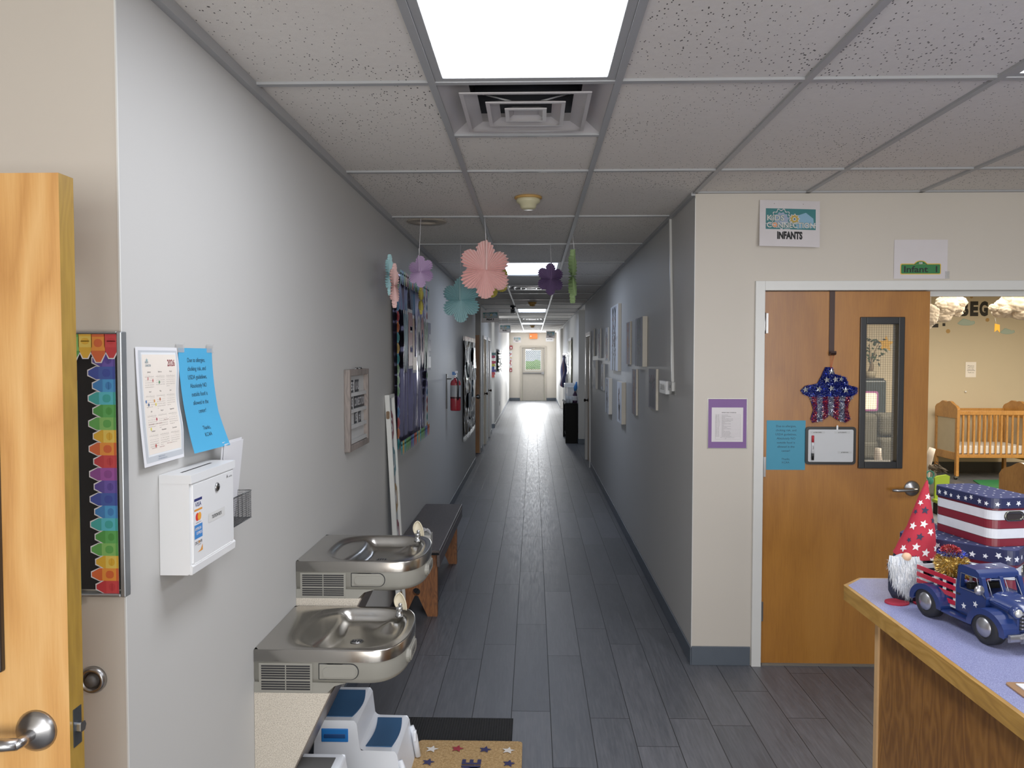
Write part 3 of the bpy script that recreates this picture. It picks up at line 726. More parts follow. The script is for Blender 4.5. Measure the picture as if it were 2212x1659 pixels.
for i in range(int((W_ - .045) / .0047)): b.box(.02 + i * .0047, .0225 + i * .0047, .0235, .0262, D_ - .005, D_ + .0015, M_box, f)
b.obj('bottom_lip', t, bevel=.001)
g = f.at(0, 0, D_ - .0008)
b = B(); b.lathe([(.012, 0), (.012, .003), (.009, .005), (.008, .0045), (0, .0045)], g.at(W_ * .56, H_ - .056), M_chrome); b.lathe([(.007, .005), (.0068, .006), (0, .006)], g.at(W_ * .56, H_ - .056), M_black); b.obj('cam_lock', t)
b = B(); sx0, sw = .018, .046; v = H_ - .064
M_vb = colr('card_navy', '#1a2360', var=0); M_or = colr('card_orange', '#d88a2a', var=0)
b.rect(sx0 - .002, .068, sx0 + sw + .002, v + .003, g, .0002, M_paper)
b.rect(sx0, v - .007, sx0 + sw, v, g, .0005, M_vb); b.text('VISA', g, sx0 + sw / 2, v - .021, .0105, .0005, M_vb, fit=.036, bold=.02); b.rect(sx0, v - .032, sx0 + sw, v - .027, g, .0005, M_or)
b.disc(sx0 + .017, v - .0475, .0105, g, .0005, colr('card_red', '#cf2b24', var=0)); b.disc(sx0 + .029, v - .0475, .0105, g, .0008, colr('card_amber', '#e89a2c', var=0)); b.text('mastercard', g, sx0 + sw / 2, v - .0635, .003, .0005, M_ink, fit=.03)
b.rect(sx0, v - .1025, sx0 + sw, v - .067, g, .0005, colr('card_blue', '#2f78c2', var=0))
b.text('AMERICAN', g, sx0 + sw / 2 - .003, v - .081, .007, .0008, M_white, fit=.036, bold=.01); b.text('EXPRESS', g, sx0 + sw / 2 + .004, v - .0925, .007, .0008, M_white, fit=.032, bold=.01)
b.text('DISCOVER', g, sx0 + sw / 2, v - .1165, .0075, .0005, M_ink, fit=.042, bold=.015); b.text('NETWORK', g, sx0 + sw / 2 + .004, v - .121, .0025, .0005, M_ink)
b.disc(sx0 + .0255, v - .1128, .0034, g, .0008, M_or); b.poly([(sx0 + .016, v - .138), (sx0 + sw, v - .138), (sx0 + sw, v - .122), (sx0 + .034, v - .134)], g, .0005, M_or)
b.obj('card_sticker', t)
b = B(); b.rect(W_ * .36, H_ - .142, W_ * .74, H_ - .118, g, .0004, colr('label_tape', '#d4d4d2', .4)); b.text('TUITION BOX', g, W_ * .55, H_ - .1345, .009, .0008, M_ink, fit=.064, bold=.02); b.obj('label', t)
b = B(); b.poly([(W_ - .058, H_ - .0435), (W_ - .053, H_ - .0325), (W_ - .048, H_ - .0435), (W_ - .053, H_ - .039)], g, .0005, M_ink); b.text('AdirOffice', g, W_ - .031, H_ - .0425, .0048, .0005, M_ink, fit=.024); b.obj('maker_mark', t)
# wire basket and card
ya, yb = by1 + .012, onX(543, 1080, XL + .068)[0]; zt = onX(543, 1058, XL + .068)[1]; zb = onX(543, 1117, XL + .068)[1]
t = thing('wire_basket', 'small black wire mesh basket on the wall beside the drop box', 'basket', (XL, (ya + yb) / 2, zb)); M_wireb = mat('black_wire', '#3a3d42', .4, .6)
b = B(); X0, X1 = XL + .002, XL + .068
loop = lambda z: [(X0, ya, z), (X1, ya, z), (X1, yb, z), (X0, yb, z), (X0, ya, z)]
b.tube(loop(zt), .0016, M_wireb, 6); b.obj('rim_wire', t); b = B(); b.tube(loop(zb), .0013, M_wireb, 6); b.obj('base_wire', t)
b = B(); q = .0062; r_ = .00038
n1 = int((yb - ya) / q); nz = int((zt - zb) / q); nx = int((X1 - X0) / q)
for i in range(n1 + 1): y = ya + i * q; b.box(X1 - r_, X1 + r_, y - r_, y + r_, zb, zt, M_wireb); b.box(X0, X1, y - r_, y + r_, zb - r_, zb + r_, M_wireb)
for i in range(nz + 1): z = zb + i * q; b.box(X1 - r_, X1 + r_, ya, yb, z - r_, z + r_, M_wireb); b.box(X0, X1, ya - r_, ya + r_, z - r_, z + r_, M_wireb); b.box(X0, X1, yb - r_, yb + r_, z - r_, z + r_, M_wireb); b.box(X0, X0 + r_, ya, yb, z - r_, z + r_, M_wireb)
for i in range(nx + 1): x = X0 + i * q; b.box(x - r_, x + r_, ya, yb, zb - r_, zb + r_, M_wireb); b.box(x - r_, x + r_, ya - r_, ya + r_, zb, zt, M_wireb); b.box(x - r_, x + r_, yb - r_, yb + r_, zb, zt, M_wireb)
b.obj('wire_mesh', t)
f = Fr((XL + .012, ya + .004, zb + .003), (0, 1, 0), (.11, 0, 1)); ct = onX(458, 961, XL + .03)[1]
b = B(); b.box(.004, .15, 0, ct - zb, 0, .0015, M_paper, f); b.box(.012, .154, 0, ct - zb - .006, .004, .0055, M_paper, f); tag(b.obj('folded_card'), 'white folded card standing up behind the drop box in the wire basket', 'card')

# letter board
ya, zt = onX(743, 800, XL + .02); yb = onX(798, 793, XL + .028)[0]; zb = onX(743, 978, XL + .028)[1]
ya = .933 * 0 + onX(743, 890, XL)[0]; zt = onX(743, 799, XL)[1]; zb = onX(743, 978, XL)[1]; yb = onX(797.5, 860, XL + .03)[0]
t = thing('letter_board', 'grey wood framed letter board with black letter tiles on the left wall', 'letter board', (XL, (ya + yb) / 2, zb))
f = FL(ya, zb); W_, H_ = yb - ya, zt - zb; M_gw = wood('weathered_grey_wood', '#5b5450', '#857a73', '#9d928b', 2, 2, .7, .5, 0)
M_lb = mat('letter_board_white', '#b9b9b8', .5)
b = B()
for q in ((0, .03, 0, H_), (W_ - .03, W_, 0, H_), (.03, W_ - .03, 0, .03), (.03, W_ - .03, H_ - .03, H_)): b.box(*q, .001, .03, M_gw, f)
b.obj('frame', t, bevel=.002)
b = B(); b.box(.03, W_ - .03, .03, H_ - .03, .001, .006, M_lb, f); b.obj('backing', t)
rows = [H_ - .135, H_ - .235, H_ - .322, H_ - .40 + .02]
rows = [H_ * .705, H_ * .50, H_ * .305, H_ * .12]
for v in rows: b = B(); b.box(.03, W_ - .03, v - .016, v + .002, .006, .022, M_lb, f); b.obj('ledge', t, bevel=.001)
ww = .03
for v, ln, us in ((rows[0], 'WEG KAU', .08), (rows[1], 'KIDS CONNECTION', .05), (rows[2], ' IS #1', .14)):
    pit = (W_ - .1) / 15 * (1.15 if len(ln) < 9 else 1); u = us
    for ch in ln:
        if ch != ' ':
            b = B(); b.box(u, u + pit * .97, v + .002, v + .066, .008, .010, M_black, f); b.text(ch, f, u + pit / 2, v + .015, .04, .0105, M_paper, fit=None if ch in 'I1' else pit * .7, bold=.01); b.obj('letter_tile', t)
        u += pit * (1.6 if ch == ' ' else 1)
b = B()
for u in (.16, W_ - .2): b.tube([f.p(u, H_ + .0, .02), f.p(u + .01, H_ + .008, .02), f.p(u + .05, H_ + .008, .02), f.p(u + .06, H_, .02)], .003, M_chrome, 6)
b.obj('hanger', t)

# foil welcome banner
def foil(name, c, rough):
    N = NT(name); N.b.inputs['Base Color'].default_value = (*lin(c), 1); N.b.inputs['Metallic'].default_value = 1; N.b.inputs['Roughness'].default_value = rough
    return N.m
M_foil = foil('purple_foil', '#a8a0c6', .27); M_silv = foil('silver_foil', '#c9ccd0', .16)
ya = onX(843, 750, XL)[0]; yb = onX(911.5, 750, XL)[0]; zt = onX(855, 586, XL)[1] - .02; zb = onX(900, 935, XL)[1] + .0
f = FL(ya, zb); W_, H_ = yb - ya, zt - zb
t = thing('welcome_banner', 'purple metallic foil welcome board with colourful letters on the left wall', 'banner', (XL, (ya + yb) / 2, zb))
def crink(u, v):
    a, c = u * W_, v * H_
    n = noise.noise(Vec((a * 7.5, c * .9, 0))) * .026 + noise.noise(Vec((a * 17, c * 1.6 + n0, 3))) * .012 + noise.noise(Vec((a * 3, c * 4, 8))) * .006
    return f.p(a, c, .026 + n)
n0 = 2.0
b = B(); b.grid(crink, 150, 60, M_foil); b.obj('foil_sheet', t)
b = B()
keys = ['teal', 'blue', 'lime', 'yellow', 'red', 'green', 'teal', 'orange', 'purple', 'lime']
for i in range(int(W_ / .07)):
    k = keys[i % 10]
    crayon(b, Fr(f.p(.035 + i * .07, H_ + .01, .066), -f.u, -f.v), k, .05, .066, 0); crayon(b, Fr(f.p(.035 + i * .07, .05, .066), -f.u, -f.v), keys[(i * 3) % 10], .05, .066, 0)
for i in range(int(H_ / .07)):
    crayon(b, Fr(f.p(.0, .035 + i * .07, .045), -f.v, f.u), keys[(i * 7) % 10], .05, .066, 0); crayon(b, Fr(f.p(W_, .035 + i * .07, .045), f.v, -f.u), keys[(i * 7 + 3) % 10], .02, .066, 0)
b.obj('scalloped_border', t)
LC = ['#2f7f93', '#8f2a30', '#a8762c', '#9a9ca0', '#8f2a30', '#3f7a48', '#3a3f6a']
zl = onX(870, 745, XL)[1] - zb - .09
for i, ch in enumerate('WELCOME'):
    b = B(); g = f.at(W_ * (.10 + .135 * i), zl - .05 + .02 * math.sin(i * 2), .078)
    b.text(ch, g, 0, -.008, .34, 0, M_paper, fit=.186, bold=.075); b.text(ch, g, 0, 0, .32, .002, colr('letter_' + LC[i][1:], LC[i], .4), fit=.18, bold=.055); b.obj('letter', t)

# pleated paper flowers
def fl_mat(name, c):
    m = mat(name, c, .75, var=.05); m.node_tree.nodes['Principled BSDF'].inputs['Specular IOR Level'].default_value = .2
    return m
def flower(name, label, c, fr, Rr, cm_, top=None, rib=True, petals=6, inn=None, group='hanging paper flowers', dep=.24):
    t = thing(name, label, 'paper flower', tuple(c), group)
    m = fl_mat(cm_[0], cm_[1]); n = 96 * 2; b = B(); rings = [0, .12, .35, .6, .8, 1]
    def rad(a):
        p = 2 * PI / petals; d = (a - PI / 2 + p / 2) % p - p / 2; dd, rr = .655, .345
        s_ = dd * math.sin(d)
        return dd * math.cos(d) + math.sqrt(max(0, rr * rr - s_ * s_))
    vs = [Vec(fr.p(0, 0, 0))]
    for q in rings[1:]:
        for i in range(n):
            a = 2 * PI * i / n; w = (.5 if (i // 2) % 2 else -.5) * dep * q * Rr * (.5 if (i % 2) else 1) * .7
            r = Rr * q * rad(a); vs.append(fr.p(r * math.cos(a), r * math.sin(a), w))
    fs = [(0, 1 + i, 1 + (i + 1) % n) for i in range(n)]
    for k in range(len(rings) - 2):
        o = 1 + k * n; fs += [(o + i, o + n + i, o + n + (i + 1) % n, o + (i + 1) % n) for i in range(n)]
    b.add(vs, fs, m); b.obj('pleated_petals', t)
    if rib:
        b = B(); b.box(-.006 * Rr / .18, .006 * Rr / .18, 0, Rr * 1.02, .016, .018, m, fr); b.obj('center_strip', t)
    if top:
        b = B(); p0 = fr.p(0, Rr * .98, .01); b.tube([p0, top], [.0022, .0016], M_paper, 6); b.box(-.0016, .0016, -.02, .05, -.0005, .0005, M_paper, Fr(p0, fr.u, fr.v)); b.obj('hanging_string', t)
    return t
def hang(px, py, tx, ty, Rr, col, label, yaw, tilt=0):
    X, Y = onZ(tx, ty, H - .006); x, z = onY(px, py, Y)
    fr = Fr((x, Y, z), (math.cos(yaw), math.sin(yaw), 0), (0, 0, 1)).rot(tilt)
    flower('paper_flower', label, (x, Y, z), fr, Rr, col, top=Vec((X, Y, H - .004)))
P_pink = ('blush_pink_tissue', '#f9cbc6'); P_teal = ('dusty_teal_tissue', '#abd9df'); P_lav = ('lavender_tissue', '#cdb0d8'); P_pur = ('plum_tissue', '#7a628f'); P_grn = ('sage_green_tissue', '#93b077'); P_yel = ('mustard_tissue', '#c9bc5c')
hang(1048, 583, 1047, 470, .186, P_pink, 'large blush pink paper flower hanging in the middle of the hall', .55)
hang(909, 587, 909, 472, .103, P_lav, 'small lavender paper flower hanging by the left wall', -.5, .05)
hang(996, 648, 995, 530, .181, P_teal, 'dusty teal paper flower hanging lower left of the pink one', -.45)
hang(1189, 603, 1189, 530, .129, P_pur, 'small dark plum paper flower hanging on the right', .55)
hang(1237, 597, 1237, 508, .198, P_grn, 'sage green paper flower seen edge on near the right wall', 1.42)
hang(1062, 604, 1054, 512, .135, P_yel, 'mustard yellow paper flower mostly hidden behind the pink one', .3)
def wflow(px, py, Rr, col, label, w=.1):
    Y, Z = onX(px, py, XL + w); fr = Fr((XL + w, Y, Z), (0, 1, 0), (0, 0, 1))
    flower('paper_flower', label, (XL + w, Y, Z), fr, Rr, col, rib=False, group='paper flowers on the foil board', dep=.2)
wflow(842, 594, .118, P_teal, 'teal paper flower fixed at the upper left corner of the foil board', .11)
wflow(852, 617, .13, P_pink, 'pink paper flower fixed beside the teal one on the foil board', .12)
wflow(909.5, 649, .105, P_yel, 'yellow paper flower fixed at the upper right of the foil board', .09)
# ---------------- bi-level drinking fountains
M_fgrey = mat('fountain_grey_plastic', '#87857c', .4, var=.03)
M_vin = NT('speckled_beige_laminate'); N = M_vin; v = N.obj(); nn = N.noise(v, 330, 3, .8); N.link(N.ramp(nn, [(.35, '#8d8478'), (.52, '#c9bfae'), (.7, '#e0d8ca')]), N.b.inputs['Base Color']); N.b.inputs['Roughness'].default_value = .5; N.bump(nn, .25, .0008); M_vin = N.m
M_taupe = mat('taupe_metal_apron', '#71675f', .35, .3)
M_guard = mat('cream_mouthguard', '#cdc2a6', .35)
def ss(x, a, b_): x = max(0, min(1, (x - a) / (b_ - a))); return x * x * (3 - 2 * x)
def fountain(y0, zt, label):
    w = .456; yc = y0 + w / 2
    t = thing('drinking_fountain', label, 'drinking fountain', (XL, yc, zt), 'pair of steel drinking fountains')
    P = lambda d, s, z: (XL + d, yc + s, zt + z)
    fro = lambda s: .385 + .115 * max(0, 1 - abs(2 * s / w) ** 2.6) ** (1 / 2.4)
    def outl(inset=0, n=40):
        pts = [(0.001, -w / 2 + inset)]
        for i in range(n + 1):
            s = (-w / 2 + inset) + (w - 2 * inset) * (.5 - .5 * math.cos(PI * i / n)); k = s * (w / 2) / (w / 2 - inset)
            pts.append((fro(k) - inset * 1.0, s))
        pts.append((.001, w / 2 - inset)); return pts
    # metal top: edge band + rim + basin
    b = B(); o0 = outl(0); n = len(o0)
    lv = [(0, -.040), (0, -.004), (.0015, -.001), (.004, 0)]
    vs = []
    for ins, z in lv: vs += [P(d, s, z) for d, s in outl(ins)]
    b.add(vs, [(k * n + i, k * n + (i + 1) % n, (k + 1) * n + (i + 1) % n, (k + 1) * n + i) for k in range(3) for i in range(n)], M_steel, True)
    c = (.27, 0); na = 96
    def r_out(a, ins):
        lo, hi = 0, .6
        for _ in range(26):
            m = (lo + hi) / 2; d, s = c[0] + m * math.cos(a), c[1] + m * math.sin(a)
            ok = d >= .001 and abs(s) <= w / 2 - ins and d <= fro(s * (w / 2) / (w / 2 - ins)) - ins
            lo, hi = (m, hi) if ok else (lo, m)
        return lo
    def r_in(a):
        ca, sa = math.cos(a), math.sin(a); A = .198 if ca > 0 else .185; Bq = .205; e = 3.0
        return 1 / ((abs(ca) / A) ** e + (abs(sa) / Bq) ** e) ** (1 / e)
    vs = []; K = 26
    for k in range(K + 1):
        for i in range(na):
            a = 2 * PI * i / na; ro, ri = r_out(a, .004), r_in(a); ri = min(ri, ro - .012)
            if k == 0: r, z = ro, 0
            elif k == 1: r, z = ri + (ro - ri) * .55, 0
            elif k == 2: r, z = ri + .004, .0015
            else:
                q = (k - 3) / (K - 3); r = ri * (1 - q)
                d, s = c[0] + r * math.cos(a), r * math.sin(a)
                edge = ss(q, 0, .16); shelf = ss(d - .035 * math.sin((s + .19) * 7) + .02, .185, .235)
                z = -.012 * edge - .030 * edge * shelf - .006 * ss(q, .2, .9) * shelf
                bump_ = math.exp(-(((d - .40) / .045) ** 2 + ((s - .10) / .05) ** 2)); z += .028 * bump_ * edge
            vs.append(P(c[0] + r * math.cos(a), c[1] + r * math.sin(a), z))
    b.add(vs, [(k * na + i, k * na + (i + 1) % na, (k + 1) * na + (i + 1) % na, (k + 1) * na + i) for k in range(K) for i in range(na)], M_steel, True)
    b.obj('steel_basin', t)
    # grey body
    b = B(); lv = [(.002, -.040), (.002, -.096), (.008, -.112), (.03, -.122), (.09, -.124)]; vs = []
    for ins, z in lv: vs += [P(max(.001, d), s, z) for d, s in outl(ins)]
    # keep the side straight: only the front tucks in
    b.add(vs, [(k * n + i, k * n + (i + 1) % n, (k + 1) * n + (i + 1) % n, (k + 1) * n + i) for k in range(4) for i in range(n)] + [tuple(range(4 * n, 5 * n))], M_fgrey, True)
    fs_ = Fr(P(0, -w / 2 + .001, 0), (1, 0, 0), (0, 0, 1))
    b.prism([(.001, -.146), (.245, -.146), (.258, -.134), (.27, -.122), (.31, -.11), (.001, -.11)], fs_, 0, -(w - .002), M_fgrey)
    b.obj('body_shell', t)
    b = B()
    for r_, (za, cnt) in enumerate(((-.052, 6), (-.105, 4))):
        for i in range(cnt):
            for (ua, ub) in ((.026, .106), (.110, .190)): z = za - i * .0083; b.box(ua, ub, z - .0052, z, 0, .0022, M_ink, fs_)
    b.box(.018, .198, -.142, -.045, 0, .0012, M_fgrey, fs_); b.obj('vent_grille', t)
    b = B(); b.box(.2185, .3, -.099, -.044, 0, .0012, M_ink, fs_); b.prism(rrect(.13, .055, .026, 6, .2885, -.0715), fs_, 0, .0012, M_ink); b.box(.222, .30, -.096, -.047, 0, .003, M_fgrey, fs_); b.prism(rrect(.125, .049, .0235, 6, .288, -.0715), fs_, 0, .004, M_fgrey); b.prism(rrect(.112, .034, .0165, 6, .29, -.0715), fs_, .004, .009, M_fgrey); b.obj('push_bar', t, bevel=.002)
    ff = Fr(P(fro(0) - .001, 0, 0), (0, 1, 0), (0, 0, 1)).at(-.03, -.068, 0)
    b = B()
    for i_, (ww, hh, w0, w1) in enumerate(((.15, .052, -.01, .003), (.135, .04, .003, .008))): b.prism(rrect(ww, hh, hh * .48, 6), ff, w0, w1, M_fgrey)
    b.text('ELKAY', ff, 0, -.008, .016, .0085, M_steel, fit=.07, bold=.02); b.obj('front_push_bar', t, bevel=.002)
    # apron below
    b = B(); pr = [(.001, -.146), (.256, -.146), (.052, -.575), (.001, -.575)]
    b.prism(pr, fs_, 0, -(w - .002), M_vin)
    b.obj('laminate_apron', t)
    b = B(); q = Vec((.429, 0, -.204)).normalized() * .002
    e0, e1 = (.256, -.146), (.052, -.575)
    b.prism([(e0[0] + .0, e0[1]), (e0[0] + .005, e0[1] - .0), (e1[0] + .005, e1[1]), (e1[0], e1[1])], fs_, .001, -(w - .001), M_taupe); b.obj('front_apron', t)
    # bubbler
    bd, bs_ = .428, .13
    fb = Fr(P(bd, bs_, 0), (1, 0, 0), (0, 1, 0)); b = B(); b.lathe([(.016, -.006), (.0155, .003), (.0125, .006), (.0125, .022), (.0135, .024), (.0135, .03), (.008, .033), (.0, .033)], fb, M_chrome); b.obj('bubbler', t)
    b = B()
    def g(u, v):
        a = (u - .5) * 2.6; h = v; wd = .0185 * (math.sin(PI * min(1, .22 + h * .78)) ** .6)
        lean = -.022 * h * h; rr = wd
        return fb.p(.004 + rr * math.sin(a) * -.2 + lean * .9 + .012 * math.cos(a) * (1 - h * .6), -.002 + rr * math.sin(a) * 1.0 - lean * .0 + .004, .024 + .058 * h)
    # fin: curved leaf rising from the spout, hollow towards the user
    def g2(u, v):
        a = (u - .5) * 2 * 1.35; h = v; wd = .0225 * max(.05, math.sin(PI * (.16 + .84 * h)) ** .55)
        x = .012 - .030 * h + .018 * h * h + wd * (math.cos(a) - 1) * -.0
        return fb.p(x - .0 + wd * math.sin(a), .010 * math.cos(a) - .004 + .002 * h, .018 + .066 * h)
    b.grid(g2, 14, 14, M_guard); o = b.obj('mouth_guard', t)
    md = o.modifiers.new('solid', 'SOLIDIFY'); md.thickness = .004; md.offset = 0
    b = B(); b.lathe([(.003, 0), (.0075, .002), (.0075, .004), (0, .004)], Fr(fb.p(.004, -.004, .04), (1, 0, 0), (0, 0, 1)), M_chrome); b.obj('spout_tip', t)
    b = B(); fd = Fr(P(.30, -.02, -.0475), (1, 0, 0), (0, 1, 0)); b.lathe([(0, 0), (.022, 0), (.024, .0015)], fd, M_nickel)
    for i in range(4): b.box(-.018 + i * .01, -.013 + i * .01, -.012, .012, .0008, .0022, M_ink, fd)
    b.obj('drain_strainer', t)
fountain(2.52, .752, 'lower front drinking fountain with steel basin and beige apron')
fountain(2.984, .925, 'higher rear drinking fountain with steel basin beside the bench')

# ---------------- step stool
M_stw = mat('white_stool_plastic', '#e3e8f0', .35, var=.02); M_pad = mat('navy_blue_rubber_pad', '#1d4a73', .75, bump=.2)
def pd(n): return n
t = thing('step_stool', 'white two step stool with navy blue pads under the lower fountain', 'step stool', (-.68, 3.075, .006))
b = B(); ya, yb = 2.925, 3.225
prof = [(-.86, .006), (-.50, .006), (-.525, .185), (-.535, .201), (-.665, .203), (-.672, .218), (-.682, .305), (-.692, .32), (-.83, .32), (-.845, .3)]
b.prism(prof, Fr((0, ya, 0), (1, 0, 0), (0, 0, 1)), 0, -(yb - ya), M_stw); b.obj('stool_body', t, bevel=.014, seg=3)
for nm, zz, pts in (('tread_pad', .3205, [(-.83, ya + .03)] + [(-.706 + .016 * math.sin(PI * i / 10), ya + .03 + .24 * i / 10) for i in range(11)] + [(-.83, yb - .03)]), ('tread_pad', .2035, [(-.552 + .012 * math.sin(PI * i / 10), ya + .03 + .24 * i / 10) for i in range(11)] + [(-.655 + .012 * math.sin(PI * i / 10), ya + .03 + .24 * i / 10) for i in range(10, -1, -1)])):
    b = B(); b.prism(pts, Fr((0, 0, 0), (1, 0, 0), (0, 1, 0)), zz - .002, zz + .0025, M_pad); b.obj(nm, t, bevel=.002)
b = B(); b.box(-.82, -.715, ya - .003, ya + .003, .235, .288, colr('bright_blue_handle', '#1a6fc4', .4)); b.box(-.81, -.725, ya - .0045, ya + .003, .25, .268, colr('handle_slot', '#0e3f7a', .5)); b.obj('carry_handle', t, bevel=.003)
b = B()
for yy in (ya + .01, yb - .01): b.tube([(-.515, yy, .16), (-.503, yy, .12), (-.487, yy, .03)], [.01, .013, .012], M_stw, 8)
b.obj('foot_rib', t)
b = B(); b.prism(rrect(.05, .018, .008, 4), Fr((-.497, 3.19, .13), (0, 0, 1), (0, -1, 0)), -.004, .006, M_stw); b.obj('side_clip', t, bevel=.002)
t = thing('step_stool', 'low white stool with dark grey pad cut off below the fountain apron', 'step stool', (-.75, 2.5, 0))
b = B(); b.prism([(-.84, 0), (-.60, 0), (-.655, .342), (-.82, .342)], Fr((0, 2.36, 0), (1, 0, 0), (0, 0, 1)), 0, -.27, M_stw); b.obj('stool_body', t, bevel=.014, seg=3)
b = B(); b.box(-.81, -.68, 2.385, 2.605, .3415, .345, mat('dark_grey_pad', '#4b4a49', .8)); b.obj('tread_pad', t, bevel=.003)

# ---------------- mats
NM = NT('black_ribbed_carpet'); v = NM.pos(); sp = NM.add('ShaderNodeSeparateXYZ'); NM.link(v, sp.inputs[0]); q = NM.math('SINE', NM.math('MULTIPLY', sp.outputs[0], 2 * PI / .012)); nn = NM.noise(v, 300, 3)
NM.link(NM.mix(NM.math('MULTIPLY', nn, NM.math('MULTIPLY_ADD', q, .3, .7)), '#020303', '#1d1f23'), NM.b.inputs['Base Color']); NM.b.inputs['Roughness'].default_value = .95; NM.bump(NM.math('MULTIPLY_ADD', nn, .5, q), .8, .004); M_runner = NM.m
b = B(); b.box(-.465 - .37, -.093, 1.2, 3.62, 0, .006, M_runner); o = tag(b.obj('runner_mat'), 'black ribbed runner mat on the floor under the coir doormat', 'mat')
NM = NT('coir_fibre'); v = NM.pos(); nn = NM.noise(v, 260, 3, .8); n2 = NM.noise(v, 90, 2)
NM.link(NM.ramp(NM.math('MULTIPLY_ADD', n2, .4, NM.math('MULTIPLY', nn, .7)), [(.35, '#7a5c36'), (.55, '#b8935e'), (.75, '#dcbb8a')]), NM.b.inputs['Base Color']); NM.b.inputs['Roughness'].default_value = 1; NM.bump(nn, 1, .004); M_coir = NM.m
cx0, cx1, cy1 = -.505, -.046, 3.368; cy0 = cy1 - .762
t = thing('doormat', 'tan coir welcome doormat printed with red, white and navy stars', 'doormat', ((cx0 + cx1) / 2, (cy0 + cy1) / 2, .009))
b = B(); f = Fr((0, 0, .0088), (1, 0, 0), (0, 1, 0)); b.prism(rrect(cx1 - cx0, cy1 - cy0, .02, 4, (cx0 + cx1) / 2, (cy0 + cy1) / 2), f, 0, .014, M_coir)
rr = random.Random(5); pts = [((rr.uniform(cx0 + .003, cx1 - .003), rr.uniform(cy0, cy1 - .003), .022), (0, 0, 1)) for _ in range(9000)]
M_c1, M_c2 = mat('coir_light', '#cfa871', 1), mat('coir_dark', '#94713f', 1)
b.blades(pts, .006, .0007, [M_c1, M_c2, M_coir], rr)
mw_, mr_, mn_ = mat('mat_white_print', '#d9d4cd', 1), mat('mat_red_print', '#8e2030', 1), mat('mat_navy_print', '#26264f', 1)
z = .0185; g = Fr((0, 0, .0088), (1, 0, 0), (0, 1, 0))
def S_(px, py, m, r=.03, a=.2): x, y = onZ(px, py, .029); b.star(x, y, r, g, z, m, a, .45)
for px, py, m in ((933, 1617, mw_), (988, 1616, mr_), (1048, 1618, mn_), (1098, 1620, mw_), (925, 1645, mn_), (1099, 1648, mn_)): S_(px, py, m)
for i in range(5):
    for x, m in ((cx0 + .06, (mw_, mr_, mn_)[i % 3]), (cx1 - .06, (mr_, mw_, mn_)[i % 3])): b.star(x, cy1 - .30 - i * .1, .03, g, z, m, .3 * i, .45)
for i in range(4): b.star(cx0 + .07 + i * .105, cy0 + .06, .03, g, z, (mn_, mw_, mr_, mn_)[i], .2, .45)
tx, ty = onZ(1016, 1636, .029)
gw = Fr((tx, ty - .012, .0088), (0, 1, 0), (-1, 0, 0)); b.text('WELCOME', gw, 0, -.045, .075, z, mn_, 'r', fit=.44, bold=.03)
o = b.obj('printed_coir_pile', t)

# ---------------- bench and tissue box
M_bseat = wood('dark_stained_bench', '#332b2a', '#463c3a', '#5a4d4a', 1, 2, .45, .6, .1); M_pine = wood('rustic_orange_pine', '#4d2a12', '#74431e', '#935a2c', 2, 2.2, .6, .9, 0)
t = thing('bench', 'dark topped bench with rustic orange pine plank legs along the left wall', 'bench', (-.775, 5.8, 0))
b = B(); b.box(-.925, -.612, 5.012, 6.61, .425, .455, M_bseat); b.obj('seat', t, bevel=.004)
b = B(); b.box(-.632, -.612, 5.012, 6.61, .345, .425, M_bseat); b.obj('apron_rail', t, bevel=.003)
b = B(); b.box(-.92, -.617, 5.008, 5.012, .425, .44, mat('dark_metal_trim', '#191a1d', .3, .6)); b.obj('edge_strip', t)
for yy in (5.06, 6.36):
    f = Fr((-.775, yy, 0), (1, 0, 0), (0, 0, 1)); b = B(); th = .04
    # plank with V notch and heart shaped hole: outline built in two halves
    def half(s):
        o = [(s * .14, 0), (s * .14, .423), (0, .423), (0, .20)]
        for i in range(9): a = PI / 2 - i * PI / 8; o.append((s * (.016 + .016 * math.cos(a)) if 0 else s * .026 * math.cos(a) * 1.0, .165 + .026 * math.sin(a)))
        o += [(s * .012, .137), (s * .075, 0)]
        return o
    for s in (1, -1): b.prism(half(s), f, 0, -th, M_pine)
    b.obj('leg', t, bevel=.003)
t = thing('tissue_box', 'small white tissue box on the near end of the bench', 'tissue box', (-.735, 5.15, .455)); M_tb = mat('spotted_cardboard', '#c9c7c0', .6)
b = B(); b.box(-.79, -.683, 5.095, 5.2, .4555, .535, M_tb)
rr = random.Random(3); g = FF(-.79, .4555, 5.0945)
for _ in range(22): b.disc(rr.uniform(.008, .1), rr.uniform(.006, .07), .0022, g, .0002, colr('gold_dot', '#a08c62', var=0), 6)
b.obj('carton', t, bevel=.002)
b = B(); b.grid(lambda u, v: (-.735 + (u - .5) * .09, 5.15 + (v - .5) * .03 + .01 * math.sin(u * 6), .534 + .03 * math.sin(PI * u) ** .5 + .012 * math.sin(v * 7 + u * 9)), 14, 8, M_paper); b.obj('tissue', t)

